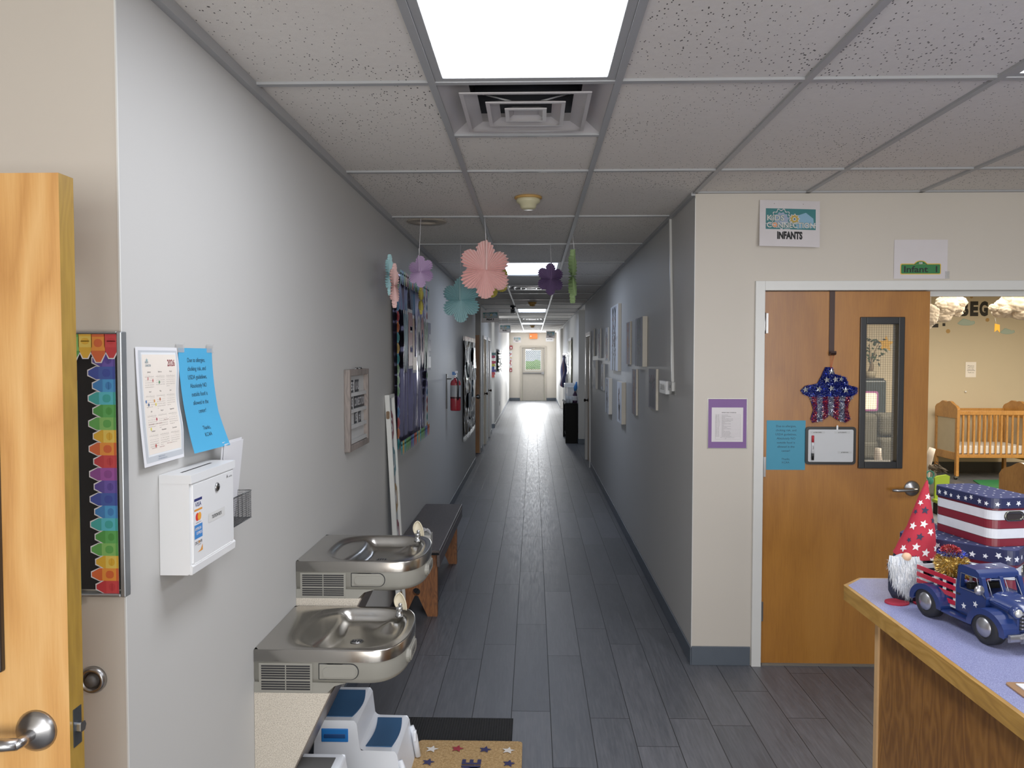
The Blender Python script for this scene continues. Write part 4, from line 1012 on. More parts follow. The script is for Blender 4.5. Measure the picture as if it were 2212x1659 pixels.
# ---------------- leaning porch sign
M_sgn = mat('white_sign_board', '#cfd0cb', .5)
zt = 1.485; lean = .075 / zt; Yb0, Yb1 = 4.815, 5.0
t = thing('leaning_sign', 'tall white framed sign with round letter discs leaning on the left wall', 'sign', (-.85, 4.95, 0))
f = Fr((-.858, Yb0, 0), (0, 1, 0), (-lean, 0, 1))
W_ = Yb1 - Yb0; b = B()
for q in ((0, .022, 0, 1.487), (W_ - .022, W_, 0, 1.487), (.022, W_ - .022, 0, .03), (.022, W_ - .022, 1.465, 1.487)): b.box(*q, 0, .03, M_sgn, f)
b.obj('frame', t, bevel=.002)
b = B(); b.box(.022, W_ - .022, .03, 1.465, .003, .012, mat('pale_grey_panel', '#9ba0a6', .6), f); b.obj('back_panel', t)
for i, (ch, c) in enumerate(zip('SUMMER', ('#7c3544', '#3d7380', '#9a7d4e', '#7c3544', '#3d7380', '#9a7d4e'))):
    g = f.at(W_ / 2, 1.29 - i * .235, .0125); b = B(); b.prism([(.083 * math.cos(k * PI / 14) * (1 + .05 * (k % 2)), .093 * math.sin(k * PI / 14) * (1 + .05 * (k % 2))) for k in range(28)], g, 0, .004, colr('disc_' + c[1:], c, .6))
    b.text(ch, g, 0, -.04, .085, .0045, M_paper, bold=.02, fit=.075); b.obj('letter_disc', t)
b = B(); g = Fr(f.p(.011, 1.38, .015), -f.w, f.v)
gs = Fr((-.858 - lean * 1.36 + .015, Yb0 - .0008, 1.36), (1, 0, 0), (0, 0, 1))
b.prism(rrect(.022, .05, .008, 4), gs, -.0, .001, mat('leopard_sticker', '#6b5238', .6, var=.7, vs=160)); b.obj('sticker', t)

# ---------------- extinguisher
ye, _ = onX(984, 850, XL + .1); zt = onX(984, 820, XL + .1)[1]; zb = onX(984, 887, XL + .1)[1]
t = thing('fire_extinguisher', 'red fire extinguisher mounted on the left wall', 'fire extinguisher', (XL + .1, ye, zb)); M_er = mat('extinguisher_red', '#8f1620', .3, coat=.5)
hh = zt - zb; f = Fr((XL + .1, ye, zb), (1, 0, 0), (0, 1, 0))
b = B(); b.lathe([(0, 0), (.052, 0), (.056, .01), (.056, hh - .04), (.048, hh - .015), (.03, hh), (.018, hh + .01), (.018, hh + .025), (0, hh + .025)], f, M_er); b.obj('cylinder', t)
b = B(); b.lathe([(.0566, hh * .45), (.0566, hh * .82)], f, mat('silver_label', '#8d8f92', .4), cap=False); b.lathe([(.057, hh * .40), (.058, hh * .44)], f, M_black, cap=False); b.obj('label_band', t)
b = B(); b.box(-.012, .012, -.05, .045, hh + .02, hh + .035, M_chrome, f); b.box(-.012, .012, -.06, .03, hh + .05, hh + .06, M_chrome, f); b.box(-.012, .012, .015, .035, hh + .02, hh + .06, M_chrome, f); b.obj('valve_handle', t, bevel=.003)
b = B(); b.tube([f.p(0, -.03, hh + .03), f.p(.03, -.06, hh + .01), f.p(.035, -.055, hh - .08), f.p(.03, -.052, hh * .35)], .009, M_black); b.obj('hose', t)
b = B(); g = FF(XL + .1, zb + hh + .05, ye - .06); b.box(-.03, .01, 0, .035, 0, .001, colr('blue_tag', '#3f6da8'), g); b.box(.0, .03, .02, .045, .001, .002, M_paper, g); b.obj('inspection_tag', t)
b = B(); b.box(XL + .001, XL + .012, ye - .02, ye + .02, zb + .02, zb + hh + .06, M_black); b.box(XL + .004, XL + .06, ye - .012, ye + .012, zb + hh + .0, zb + hh + .015, M_black); b.obj('wall_bracket', t)

# ---------------- silver foil board on the left wall
ya = onX(998, 820, XL)[0]; yb = onX(1021.5, 820, XL)[0]; zt = onX(1005, 737, XL)[1]; zb = onX(1010, 930, XL)[1]
f = FL(ya, zb); W_, H_ = yb - ya, zt - zb; M_navyf = foil('blue_slate_foil', '#5f6f80', .25)
t = thing('foil_board', 'crumpled silver foil covered board beyond the fire extinguisher', 'bulletin board', (XL, (ya + yb) / 2, zb))
b = B(); b.grid(lambda u, v: f.p(u * W_, v * H_, .03 + noise.noise(Vec((u * 14, v * 3, 1))) * .035 + noise.noise(Vec((u * 30, v * 9, 4))) * .015), 140, 60, M_silv); b.obj('foil_sheet', t)
b = B()
for i in range(int(W_ / .09)): b.poly([(i * .09, 0), (i * .09 + .085, 0), (i * .09 + .045, -.09)], f, .02 + .01 * (i % 2), M_silv); b.poly([(i * .09, H_), (i * .09 + .085, H_), (i * .09 + .07, H_ + .06), (i * .09 + .02, H_ + .06)], f, .02 + .02 * (i % 2), M_silv)
b.obj('fringe', t)
for i, (u, v, a, c) in enumerate(((.35, .60, .5, .22), (.75, .70, .35, .3), (.3, .28, .6, .2), (.72, .36, .4, .25), (.5, .12, .3, .12))):
    b = B(); b.box(u * W_ - a * .4, u * W_ + a * .4, v * H_, v * H_ + c, .06, .062, M_navyf if i % 2 else colr('slate_card', '#4b5c6c'), f); b.obj('card_panel', t)

# ---------------- alcove signs, posters
M_tealp = colr('logo_teal', '#2c6f72', .45); M_tealsheen = colr('logo_teal_sheen', '#7fa9c4', .35); M_gearg = colr('gear_grey_blue', '#8f9db5', .5); M_geary = colr('gear_yellow', '#b3973c', .5); M_gearo = colr('gear_orange', '#d9824a', .5); M_sgw = colr('sign_white', '#cfc9cb', .35); M_lett = colr('letter_grey_white', '#c9c5bf', .5)
def gear(b, u, v, r, fr, w, m, teeth=10, inner=.78, hole=None, a0=0):
    p = []
    for i in range(teeth * 4):
        a = a0 + 2 * PI * i / (teeth * 4); q = r if (i % 4) < 2 else r * inner; p.append((u + q * math.cos(a), v + q * math.sin(a)))
    b.poly(p, fr, w, m)
    if hole: b.disc(u, v, r * .4, fr, w + .0003, M_sgw, 14); b.disc(u, v, r * .22, fr, w + .0006, M_tealp, 14)
def logo_sign(b, fr, W_, H_, txt, w=.0, sheen=True):
    b.sheet(0, 0, W_, H_, fr, w, M_sgw, 24, 24)
    lx, ly, lw, lh = W_ * .10, H_ * .37, W_ * .83, H_ * .45
    b.sheet(lx, ly, lx + lw, ly + lh, fr, w + .0005, M_tealp, 24, 16)
    gear(b, lx + lw * .31, ly + lh * .50, lh * .50, fr, w + .0007, M_sgw, 11, .84, a0=.1); gear(b, lx + lw * .31, ly + lh * .50, lh * .46, fr, w + .001, M_tealp, 11, .82, a0=.1); gear(b, lx + lw * .31, ly + lh * .47, lh * .36, fr, w + .0013, M_gearg, 11, .86, a0=.1)
    if sheen: b.poly([(lx + lw * .62, ly + lh * .04), (lx + lw * .97, ly + lh * .1), (lx + lw * .95, ly + lh * .55), (lx + lw * .8, ly + lh * .82), (lx + lw * .66, ly + lh * .7), (lx + lw * .58, ly + lh * .4)], fr, w + .0009, M_tealsheen)  # sheen painted as a paler patch on the teal
    gear(b, lx + lw * .57, ly + lh * .5, lh * .26, fr, w + .0015, M_sgw, 9, .8); gear(b, lx + lw * .57, ly + lh * .5, lh * .22, fr, w + .0018, M_geary, 9, .76, True)
    for off, m, bd in ((.0021, M_tealp, .06), (.0024, M_lett, .02)):
        b.text('KiDS', fr, lx + lw * .195, ly + lh * .42, lh * .25, w + off, m, fit=lw * .34, bold=bd)
        b.text('CONNECTION', fr, lx + lw * .50, ly + lh * .08, lh * .25, w + off, m, fit=lw * .96, bold=bd)
    gear(b, lx + lw * .18, ly + lh * .2, lh * .13, fr, w + .0027, M_gearo, 8, .7, True)
    for u_ in (.55, .825): b.disc(lx + lw * u_, ly + lh * .2, lh * .04, fr, w + .0027, M_sgw, 10)
    b.text(txt, fr, W_ / 2 - W_ * .0, H_ * .17, H_ * .145, w + .0006, M_ink, bold=.06, fit=W_ * .42 if len(txt) > 5 else W_ * .38)
    for u_ in (.24, .72): b.disc(W_ * u_, H_ * .925, .002, fr, w + .0004, M_ink, 6)
def hang_sign(px0, py0, px1, py1, txt, label, Y, tilt=0):
    x0, z1 = onY(px0, py0, Y); x1, z0 = onY(px1, py1, Y)
    t = thing('hanging_sign', label, 'sign', ((x0 + x1) / 2, Y, z0), 'classroom signs hung along the hall')
    f = FF(x0, z0, Y).rot(tilt); b = B(); logo_sign(b, f, x1 - x0, z1 - z0, txt); b.obj('sign_sheet', t)
    b = B(); W_, H_ = x1 - x0, z1 - z0
    for u_ in (.2, .8): b.tube([f.p(W_ * u_, H_ * .95, 0), (f.p(W_ * u_, H_, 0).x, Y, H - .004)], .002, M_paper, 5)
    b.obj('hanging_string', t)
hang_sign(1040, 670.5, 1078, 697, 'PRE-K 3', 'hanging classroom sign reading PRE-K 3 near the first left alcove', 12.3, .03)
hang_sign(1078, 699.5, 1103.5, 718.5, 'PRE-PRE K', 'smaller hanging classroom sign just beyond the PRE-K 3 sign', 18.0, 0)
hang_sign(1180, 714.5, 1199, 730.5, 'PRE-K 2', 'hanging classroom sign at the right end of the hall', 24.2)
def far_sheet(px0, py0, px1, py1, txt, label, tq=True):
    x0, z1 = onY(px0, py0, YF - .006); x1, z0 = onY(px1, py1, YF - .006); b = B(); f = FF(x0, z0, YF - .006)
    if tq: logo_sign(b, f, x1 - x0, z1 - z0, txt)
    else: b.sheet(0, 0, x1 - x0, z1 - z0, f, 0, M_paper, 2, 2); b.text(txt, f, (x1 - x0) / 2, (z1 - z0) * .4, (z1 - z0) * .25, .0005, M_ink, fit=(x1 - x0) * .7, bold=.03)
    tag(b.obj('wall_sign'), label, 'sign')
far_sheet(1108.3, 727, 1125.5, 740, 'PRE-K', 'white classroom sign on the far wall left of the exit sign')
far_sheet(1179, 729, 1196, 737.5, 'KITCHEN', 'plain white sign on the far wall below the hanging right sign', False)
x0, z1 = onY(1144, 720.5, YF - .04); x1, z0 = onY(1161, 732, YF - .04)
t = thing('exit_sign', 'orange lit exit sign above the far door', 'exit sign', ((x0 + x1) / 2, YF, z0)); b = B(); b.box(x0, x1, YF - .06, YF, z0, z1, mat('amber_exit_housing', '#d0702c', .4, emit=.25)); b.obj('housing', t, bevel=.01)
b = B(); f = FF((x0 + x1) / 2, (z0 + z1) / 2, YF - .061); m = mat('red_lit_letters', '#ff3a1c', .4, var=0, emit=2.2); b.text('EXIT', f, .02, -.055, .115, .001, m, fit=.19, bold=.03); b.poly([(-.12, 0), (-.095, .03), (-.095, -.03)], f, .001, mat('pale_lit_arrow', '#ffc0a0', .4, var=0, emit=2)); b.obj('lettering', t)
def wallbox(name, label, cat, px0, py0, px1, py1, m, d=.05, extra=None):
    x0, z1 = onY(px0, py0, YF - d); x1, z0 = onY(px1, py1, YF - d); t = thing(name, label, cat, ((x0 + x1) / 2, YF, z0))
    b = B(); b.box(x0, x1, YF - d, YF, z0, z1, m); b.obj('housing', t, bevel=.006)
    if extra: b = B(); b.box(x0 + (x1 - x0) * .3, x0 + (x1 - x0) * .7, YF - d - .012, YF - d, z0 + (z1 - z0) * .2, z0 + (z1 - z0) * .6, extra); b.obj('lens', t)
    return t
M_alarm = mat('alarm_red', '#8c1a22', .4)
wallbox('fire_alarm', 'red fire alarm strobe high on the far wall left of the door', 'fire alarm', 1100.8, 746.5, 1107, 754.5, M_alarm, .06, M_paper)
wallbox('pull_station', 'red fire alarm pull station low on the far wall left of the door', 'pull station', 1100.8, 795.5, 1106, 803, M_alarm, .05, M_paper)
x0, z1 = onY(1100.3, 758, YF - .01); x1, z0 = onY(1105.8, 792.5, YF - .01); b = B(); f = FF(x0, z0, YF - .008); b.sheet(0, 0, x1 - x0, z1 - z0, f, 0, M_paper, 2, 2); rr = random.Random(8)
for i in range(26):
    c = rr.choice(['#b33', '#26a', '#eee', '#d9a', '#da3', '#444'][:1] and ['#a83838', '#2f5f9c', '#d9d9dd', '#c98a9a', '#d0a040', '#303848']); u, v = rr.uniform(0, .07), rr.uniform(0, z1 - z0 - .06); b.rect(u, v, u + .03, v + .05, f, .0004 + i * .0002, colr('poster_' + c[1:], c))
tag(b.obj('poster'), 'narrow colourful poster between the two red alarms on the far wall', 'poster')
# coloured chart on the alcove wall
t = thing('pocket_chart', 'colourful hanging chart on the second left alcove wall', 'poster', (-1.0, 18.49, 1.2)); rr = random.Random(4)
x0, z1 = onY(1062, 762, 18.47); x1, z0 = onY(1071, 816, 18.47)
for i, c in enumerate(('#2f4f52', '#7b2340', '#c9c5c0', '#8e2a3f', '#8f8a2c', '#26386c', '#3a2f6a', '#9a2f3a', '#a8453a')):
    b = B(); dz = (z1 - z0) / 9; b.box(x0 - .25, x1 - .015 * (i % 3), 18.475, 18.495, z1 - (i + 1) * dz + .006, z1 - i * dz, colr('chart_' + c[1:], c)); b.obj('pocket', t)
# foil fringe on left wall far
ya, yb = onX(1073, 780, XL)[0], onX(1078.5, 780, XL)[0]; zt, zb = onX(1076, 755, XL)[1], onX(1076, 803, XL)[1]
f = FL(ya, zb); b = B(); b.grid(lambda u, v: f.p(u * (yb - ya), v * (zt - zb), .05 + noise.noise(Vec((u * 9, v * 14, 2))) * .05), 30, 40, M_silv); tag(b.obj('foil_decoration'), 'bright crumpled foil decoration on the far left hall wall', 'decoration')
y_, z_ = onX(1079, 871, XL); t = thing('wall_outlet', 'small dark wall outlet low on the far left hall wall', 'outlet', (XL, y_, z_ - .06)); b = B(); b.box(XL, XL + .008, y_ - .04, y_ + .04, z_ - .06, z_ + .06, M_black); b.obj('cover_plate', t, bevel=.002)
b = B()
for dz in (-.025, .025): b.box(XL + .008, XL + .011, y_ - .016, y_ + .016, z_ + dz - .014, z_ + dz + .014, M_white)
b.obj('socket', t)
# ================================================================== RIGHT WALL
M_canv = mat('painted_canvas_white', '#d6d9df', .7, var=.1, vs=6, bump=.2, bs=700); M_canvs = mat('canvas_edge', '#ddd5c6', .7); M_cpink = mat('canvas_edge_pink', '#a98a86', .7)
M_cg = mat('canvas_grey_wash', '#8e8c92', .7, var=.15, vs=8)
def P_(c): return colr('paint_' + c[1:], c, .6, var=.15)
def canvas(xl, xm, xr, yt, yb, label, kind, pal, ground=None):
    """px box on the photo: face left, near edge, wall edge, top, bottom of the near edge"""
    Yn = onX(xr, (yt + yb) / 2, XR)[0]; xf = onY(xm, (yt + yb) / 2, Yn)[0]; d = max(.018, min(.05, XR - xf)); Yf = onX(xl, (yt + yb) / 2, XR - d)[0]
    zt, zb = onY(xm, yt, Yn)[1], onY(xm, yb, Yn)[1]
    t = thing('canvas_painting', label, 'painting', (XR, (Yn + Yf) / 2, zb), 'small canvas paintings on the right wall')
    f = FRt(Yf, zb); W_, H_ = Yf - Yn, zt - zb; b = B()
    b.box(0, W_, 0, H_, .001, d, M_canvs, f); b.obj('stretched_canvas', t, bevel=.002)
    b = B(); g = f.at(0, 0, d); rr = random.Random(len(label) * 7 + int(xl)); w = .0006
    b.rect(.002, .002, W_ - .002, H_ - .002, g, .0003, ground or M_canv)
    def stroke(pts, wd, c):
        wd *= 1.7
        for i in range(len(pts) - 1):
            (a0, c0), (a1, c1) = pts[i], pts[i + 1]; L = math.hypot(a1 - a0, c1 - c0) or 1e-6; nx, ny = -(c1 - c0) / L * wd, (a1 - a0) / L * wd
            b.poly([(a0 + nx, c0 + ny), (a0 - nx, c0 - ny), (a1 - nx, c1 - ny), (a1 + nx, c1 + ny)], g, w + rr.uniform(0, .0004), P_(c))
    if kind == 'birch':       # tall animals seen as upright strokes
        for s in (.34, .62):
            u = W_ * s; stroke([(u, 0), (u + W_ * .02, H_ * .35), (u - W_ * .03, H_ * .55), (u + W_ * .03, H_ * .8), (u - W_ * .04, H_ * .96)], W_ * .035, pal[0]); b.disc(u, H_ * .80, W_ * .08, g, w + .0006, P_(pal[1]), 12, H_ * .045)
            stroke([(u - W_ * .03, H_ * .84), (u - W_ * .1, H_ * .98)], W_ * .012, pal[0]); stroke([(u + W_ * .03, H_ * .84), (u + W_ * .12, H_ * .98)], W_ * .012, pal[0])
        for _ in range(60): u, v = W_ * rr.gauss(.5, .15), H_ * rr.gauss(.45, .12); stroke([(u, v), (u + rr.uniform(-.02, .02), v + rr.uniform(.01, .05) * H_)], W_ * .012, rr.choice(pal))
    elif kind == 'flowers':
        for i in range(5):
            u = W_ * (.2 + .14 * i); stroke([(u, H_ * .05), (u + W_ * rr.uniform(-.02, .02), H_ * .5), (u + W_ * rr.uniform(-.03, .03), H_ * .75)], W_ * .018, pal[0])
        for _ in range(60): u, v = W_ * rr.uniform(.12, .85), H_ * rr.gauss(.68, .07); stroke([(u, v), (u + rr.uniform(-.02, .02), v + H_ * rr.uniform(.02, .06))], W_ * .014, rr.choice(pal))
    elif kind == 'bird':
        u = W_ * .5; b.disc(u, H_ * .42, W_ * .2, g, w, P_(pal[0]), 14, H_ * .16); stroke([(u - W_ * .12, H_ * .5), (u - W_ * .14, H_ * .72), (u + W_ * .02, H_ * .8)], W_ * .05, pal[1]); stroke([(u - W_ * .05, H_ * .28), (u - W_ * .07, H_ * .08)], W_ * .035, pal[1]); stroke([(u + W_ * .1, H_ * .28), (u + W_ * .12, H_ * .06)], W_ * .035, pal[2])
        b.disc(u + W_ * .02, H_ * .5, W_ * .07, g, w + .0005, M_paper, 10)
    else:                     # soft washes
        for _ in range(26): u = W_ * rr.uniform(.1, .9); v = H_ * rr.uniform(0, .5); stroke([(u, v), (u + rr.uniform(-.01, .01), v + H_ * rr.uniform(.2, .45))], W_ * rr.uniform(.03, .07), rr.choice(pal))
    b.obj('painted_face', t)
q = lambda x: 1260 + x / 5.53
r = lambda y: 640 + y / 5.53
CV = [(325, 415, 455, 82, 895, 'largest tall canvas with a dark standing animal and a red bow', 'birch', ['#34363a', '#5d4a44', '#7c3a40', '#6b6f66']),
 (510, 566, 580, 297, 815, 'narrow canvas with an orange-brown giraffe-like stroke right of the largest canvas', 'birch1', ['#8d5f3c', '#8b4d3c', '#a5764a', '#5f5550']),
 (620, 708, 767, 236, 842, 'canvas with dark green animals and a pinkish base, upper right of the group', 'birch', ['#4b544c', '#5a5860', '#74525a', '#6f7470']),
 (112, 128, 140, 388, 715, 'thin shiny canvas edge at the upper far left of the group', 'wash', ['#a3a6ab', '#b9bcc0']),
 (178, 205, 217, 382, 742, 'small grey canvas with a crimson lower corner in the upper row', 'wash', ['#77747c', '#8a7f86', '#8c3450']),
 (265, 297, 311, 369, 770, 'small pale canvas with an orange dab left of the largest canvas', 'wash', ['#85858b', '#9a938f', '#a8644c']),
 (115, 147, 176, 766, 1110, 'plain whitish canvas at the lower far left of the group', 'wash', ['#9b9da2', '#adafb3']),
 (212, 240, 259, 810, 1128, 'small dark-bottomed canvas in the lower row, second from the far end', 'wash', ['#76777c', '#8d7a6a', '#3a3640']),
 (264, 303, 346, 982, 1412, 'small white canvas with a black and brown bear-like figure below the largest canvas', 'birch', ['#2c2e33', '#6b4a38', '#4a3a3a']),
 (403, 457, 510, 1030, 1532, 'lowest white canvas with a dark brown bird', 'bird', ['#3c3434', '#5b4038', '#47403e']),
 (580, 636, 655, 872, 1425, 'pinkish canvas with tan cats, between the bird canvas and the flower canvas', 'birch2', ['#9a7a68', '#8a5c50', '#6f5f5c', '#a98d7c']),
 (780, 868, 898, 870, 1365, 'nearest canvas with a bunch of tall dark stemmed flowers beside the thermostat', 'flowers', ['#3a3c42', '#6b4446', '#84505a', '#42464a'])]
for xl, xm, xr, yt, yb, lb, kd, pal in CV:
    canvas(q(xl), q(xm), q(xr), r(yt), r(yb), lb, 'birch' if kd.startswith('birch') else kd, pal, M_cg if kd in ('birch1', 'birch2') or '#4b544c' in pal or kd == 'flowers' else None)
# cable raceway, thermostat, switch
(ya, za), (yb, zb) = onX(1450, 470, XR), onX(1455.5, 828, XR)
b = B(); b.prism([(ya - .014, za), (ya + .014, za), (yb + .012, zb), (yb - .012, zb)], Fr((XR, 0, 0), (0, 1, 0), (0, 0, 1)), -.001, -.014, M_trim)
b.tube([(XR - .007, ya, za), (XR - .02, ya - .03, za + .005), (XR - .006, ya - .06, H + .005)], .004, M_trim); tag(b.obj('cable_raceway'), 'slanting white cable raceway running down the right wall to the thermostat', 'cable cover')
(ya, zt), (yb, zb) = onX(1433.5, 821, XR), onX(1447, 852, XR); t = thing('thermostat', 'white wall thermostat beside the small switch on the right wall', 'thermostat', (XR, (ya + yb) / 2, zb)); f = FRt(ya, zb); W_, H_ = ya - yb, zt - zb
b = B(); b.box(0, W_, 0, H_, 0, .028, M_white, f); b.obj('housing', t, bevel=.004)
b = B(); b.box(W_ * .16, W_ * .7, H_ * .3, H_ * .72, .028, .0295, mat('lcd_grey', '#4c5250', .2), f); b.obj('display', t)
ya, yb = onX(1449, 838, XR)[0], onX(1460.5, 838, XR)[0]; zt, zb = onX(1455, 825, XR)[1], onX(1455, 853, XR)[1]
t = thing('light_switch', 'small switch box at the lower end of the cable raceway', 'switch', (XR, (ya + yb) / 2, zb)); f = FRt(ya, zb); W_, H_ = ya - yb, zt - zb
b = B(); b.box(0, W_, 0, H_, 0, .007, M_clear, f); b.box(W_ * .1, W_ * .8, H_ * .3, H_, 0, .02, M_trim, f); b.obj('cover_plate', t, bevel=.002)
b = B(); b.box(W_ * .3, W_ * .6, H_ * .55, H_ * .75, .02, .024, M_black, f); b.obj('toggle', t)

# ---------------- signs on the wall beside the infant door
def quad_sheet(name, px, label, cat, fn, d=.004, parts=None):
    pass
x0, z1 = onY(1641, 436, YW - .01); x1, z0 = onY(1766, 534, YW - .01)
t = thing('room_sign', 'laminated classroom sign reading INFANTS high on the wall left of the door', 'sign', ((x0 + x1) / 2, YW, z0))
f = FF(x0 - .008, z0 + .004, YW - .012).rot(-.03); b = B(); logo_sign(b, f, x1 - x0 + .008, z1 - z0 + .006, 'INFANTS')
b.warp(f, lambda u, v, w: (u, v, w * 1.6 + .03 * max(0, 1 - v / .27) + .004 * math.sin(u * 9))); b.obj('sign_sheet', t)
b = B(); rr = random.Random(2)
for _ in range(16): u, v = rr.uniform(.0, .3), rr.uniform(.07, .13); b.box(u, u + rr.uniform(.01, .04), v, v + .002, .033, .0333, mat('laminate_glare', '#f4f4f8', .2, var=0, alpha=.75), f.at(0, 0, -.0))  # glare on the laminate put in as pale strips
b.obj('laminate_glare_strip', t)
x0, z1 = onY(1932, 518, YW - .004); x1, z0 = onY(2046, 602, YW - .004); W_, H_ = x1 - x0, z1 - z0
f = FF(x0, z0, YW - .004); t = thing('room_sign', 'white paper sign with a green plaque reading Infant 1 above the open door', 'sign', ((x0 + x1) / 2, YW, z0)); b = B(); b.sheet(0, 0, W_, H_, f, 0, M_sgw, 6, 6)
M_pg = colr('plaque_green', '#1d6b35'); M_py = colr('plaque_yellow', '#d9b13a')
b.poly(rrect(W_ * .76, H_ * .28, .008, 4, W_ * .5, H_ * .25), f, .0004, M_py); b.poly(rrect(W_ * .73, H_ * .235, .006, 4, W_ * .5, H_ * .25), f, .0008, M_pg)
b.poly([(W_ * .5 + W_ * .12 * math.cos(PI * i / 10), H_ * .37 + H_ * .1 * math.sin(PI * i / 10)) for i in range(11)], f, .0004, M_py); b.poly([(W_ * .5 + W_ * .10 * math.cos(PI * i / 10), H_ * .37 + H_ * .08 * math.sin(PI * i / 10)) for i in range(11)], f, .0008, M_pg)
b.text('123', f, W_ * .5, H_ * .38, H_ * .045, .0012, M_paper, bold=.03); b.text('Infant  1', f, W_ * .5, H_ * .17, H_ * .15, .0012, M_ink, fit=W_ * .62, bold=.02); b.obj('sign_sheet', t)
b = B(); b.box(W_ - .012, W_ + .012, .0, .04, .0006, .0012, M_clear, f); b.obj('tape', t)
x0, z1 = onY(1530.5, 862, YW - .003); x1, z0 = onY(1612, 968, YW - .003); f = FF(x0, z0, YW - .003); W_, H_ = x1 - x0, z1 - z0
t = thing('daily_schedule', 'infant daily schedule on purple paper on the wall left of the door', 'notice', ((x0 + x1) / 2, YW, z0)); b = B(); b.sheet(-.006, -.005, W_ + .006, H_ + .005, f, -.001, mat('laminate_margin', '#a5a297', .15, var=0), 2, 2); b.sheet(0, 0, W_, H_, f, 0, colr('purple_construction_paper', '#75528c', .7), 4, 4); b.obj('purple_backing', t)
b = B(); u0, v0 = W_ * .088, H_ * .128; pw, ph = W_ * .82, H_ * .70; g = f.at(u0, v0, .0006); b.sheet(0, 0, pw, ph, g, 0, M_sgw, 2, 2)
b.text('INFANT DAILY SCHEDULE', g, pw * .55, ph * .84, ph * .028, .0004, M_ink, fit=pw * .46, bold=.02)
SCH = ['Arrival / Free Play', 'Diapering and Handwashing', 'Breakfast', 'Free Play / Outside Play / Learning', 'Outside Play / Diapering and Naps', 'Diapering and Handwashing', 'Free Play', 'Reading, Rhymes and Songs', 'Lunch', 'Diapering and Handwashing', 'Nap / Quiet Play', 'Diapering and Handwashing', 'Snack', 'Free Play / Tummy Time', 'Reading, Rhymes and Songs', 'Diapering and Handwashing', 'Outside Play / Diapering', 'Free Play / Prepare for Home']
ta, tb, tc = pw * .12, pw * .92, pw * .33; rh = ph * .725 / 20; top = ph * .80
for i in range(19): b.rect(ta, top - i * rh - .0002, tb, top - i * rh + .0002, g, .0003, M_ink)
b.rect(ta, top - 20 * rh, tb, top - 20 * rh + .0004, g, .0003, M_ink)
for u in (ta, tc, tb): b.rect(u - .0002, top - (18 if u == tc else 20) * rh, u + .0002, top, g, .0003, M_ink)
hr = 7.5
for i, s_ in enumerate(SCH):
    v = top - (i + .78) * rh; b.text(s_, g, tc + .0015, v, rh * .42, .0004, M_ink, 'l'); h0 = hr + i * .55; tm = lambda h: '%d:%02d' % ((int(h) - 1) % 12 + 1, int((h % 1) * 4) * 15)
    b.text(tm(h0) + ' - ' + tm(h0 + .55), g, ta + .0015, v, rh * .42, .0004, M_ink, 'l')
b.text('*Infants are on individual schedules and may vary', g, pw * .5, top - 18.8 * rh, rh * .4, .0004, M_ink); b.text('daily.', g, pw * .45, top - 19.7 * rh, rh * .4, .0004, M_ink)
b.obj('schedule_page', t)

# ---------------- things on the infant room door
YD = YW + .012
x0, z1 = onY(1656, 908, YD); x1, z0 = onY(1738.5, 1015, YD); f = FF(x0, z0, YD - .002); t = thing('allergy_notice', 'teal blue allergy notice taped to the infant room door', 'notice', ((x0 + x1) / 2, YD, z0))
b = B(); notice(b, f, x1 - x0, z1 - z0, M_sky2); b.obj('notice_sheet', t)
x0, z1 = onY(1741, 922, YD - .015); x1, z0 = onY(1849, 1004, YD - .015); W_, H_ = x1 - x0, z1 - z0; f = FF(x0, z0, YD - .001)
t = thing('whiteboard', 'small dry erase board with a rounded black frame on the infant room door', 'whiteboard', ((x0 + x1) / 2, YD, z0))
b = B(); b.prism(rrect(W_, H_, .018, 6, W_ / 2, H_ / 2), f, 0, .010, M_black); b.obj('frame', t, bevel=.003)
M_wb = mat('dry_erase_white', '#c3c5c8', .2, var=.03); b = B(); b.prism(rrect(W_ - .03, H_ - .03, .008, 5, W_ / 2, H_ / 2), f, .010, .0112, M_wb)
for u, v, ww, s_ in ((.055, H_ - .031, .08, '# TEACHERS'), (.19, H_ - .031, .085, '# STUDENTS'), (.205, H_ * .325, .078, '# VISITORS')):
    b.rect(u - ww / 2 + .01, v - .006, u + ww / 2 + .01, v + .006, f, .0116, mat('label_clear', '#b3b5b6', .3)); b.text(s_, f, u + .01, v - .0027, .0055, .012, M_ink, bold=.02)
b.obj('board_surface', t)
b = B(); b.box(W_ * .605, W_ * .64, H_ - .016, H_ + .008, .011, .014, M_white, f); b.obj('adhesive_hook', t, bevel=.002)
u = W_ * .135; t = thing('dry_erase_marker', 'black capped dry erase marker with a red eraser clipped upright on the whiteboard', 'marker', tuple(f.p(u, .03, .018)))
g = Fr(f.p(u, .026, .019), f.u, -f.w); g = Fr(f.p(u, .026, .019), (1, 0, 0), (0, 1, 0))
b = B(); b.lathe([(.0062, .035), (.0062, .10)], g, M_paper, 16); b.obj('barrel', t)
b = B(); b.lathe([(0, 0), (.0072, 0), (.0075, .036), (.0062, .038)], g, M_black, 16); b.obj('cap', t)
b = B(); b.lathe([(.0066, .098), (.007, .132), (.0062, .136), (0, .136)], g, M_red, 16); b.obj('eraser_end', t)
b = B(); b.text('EXPO', Fr(g.p(0, -.0066, .07), (0, 0, -1), (1, 0, 0)), 0, -.003, .006, .0, M_ink, bold=.02); b.obj('lettering', t)
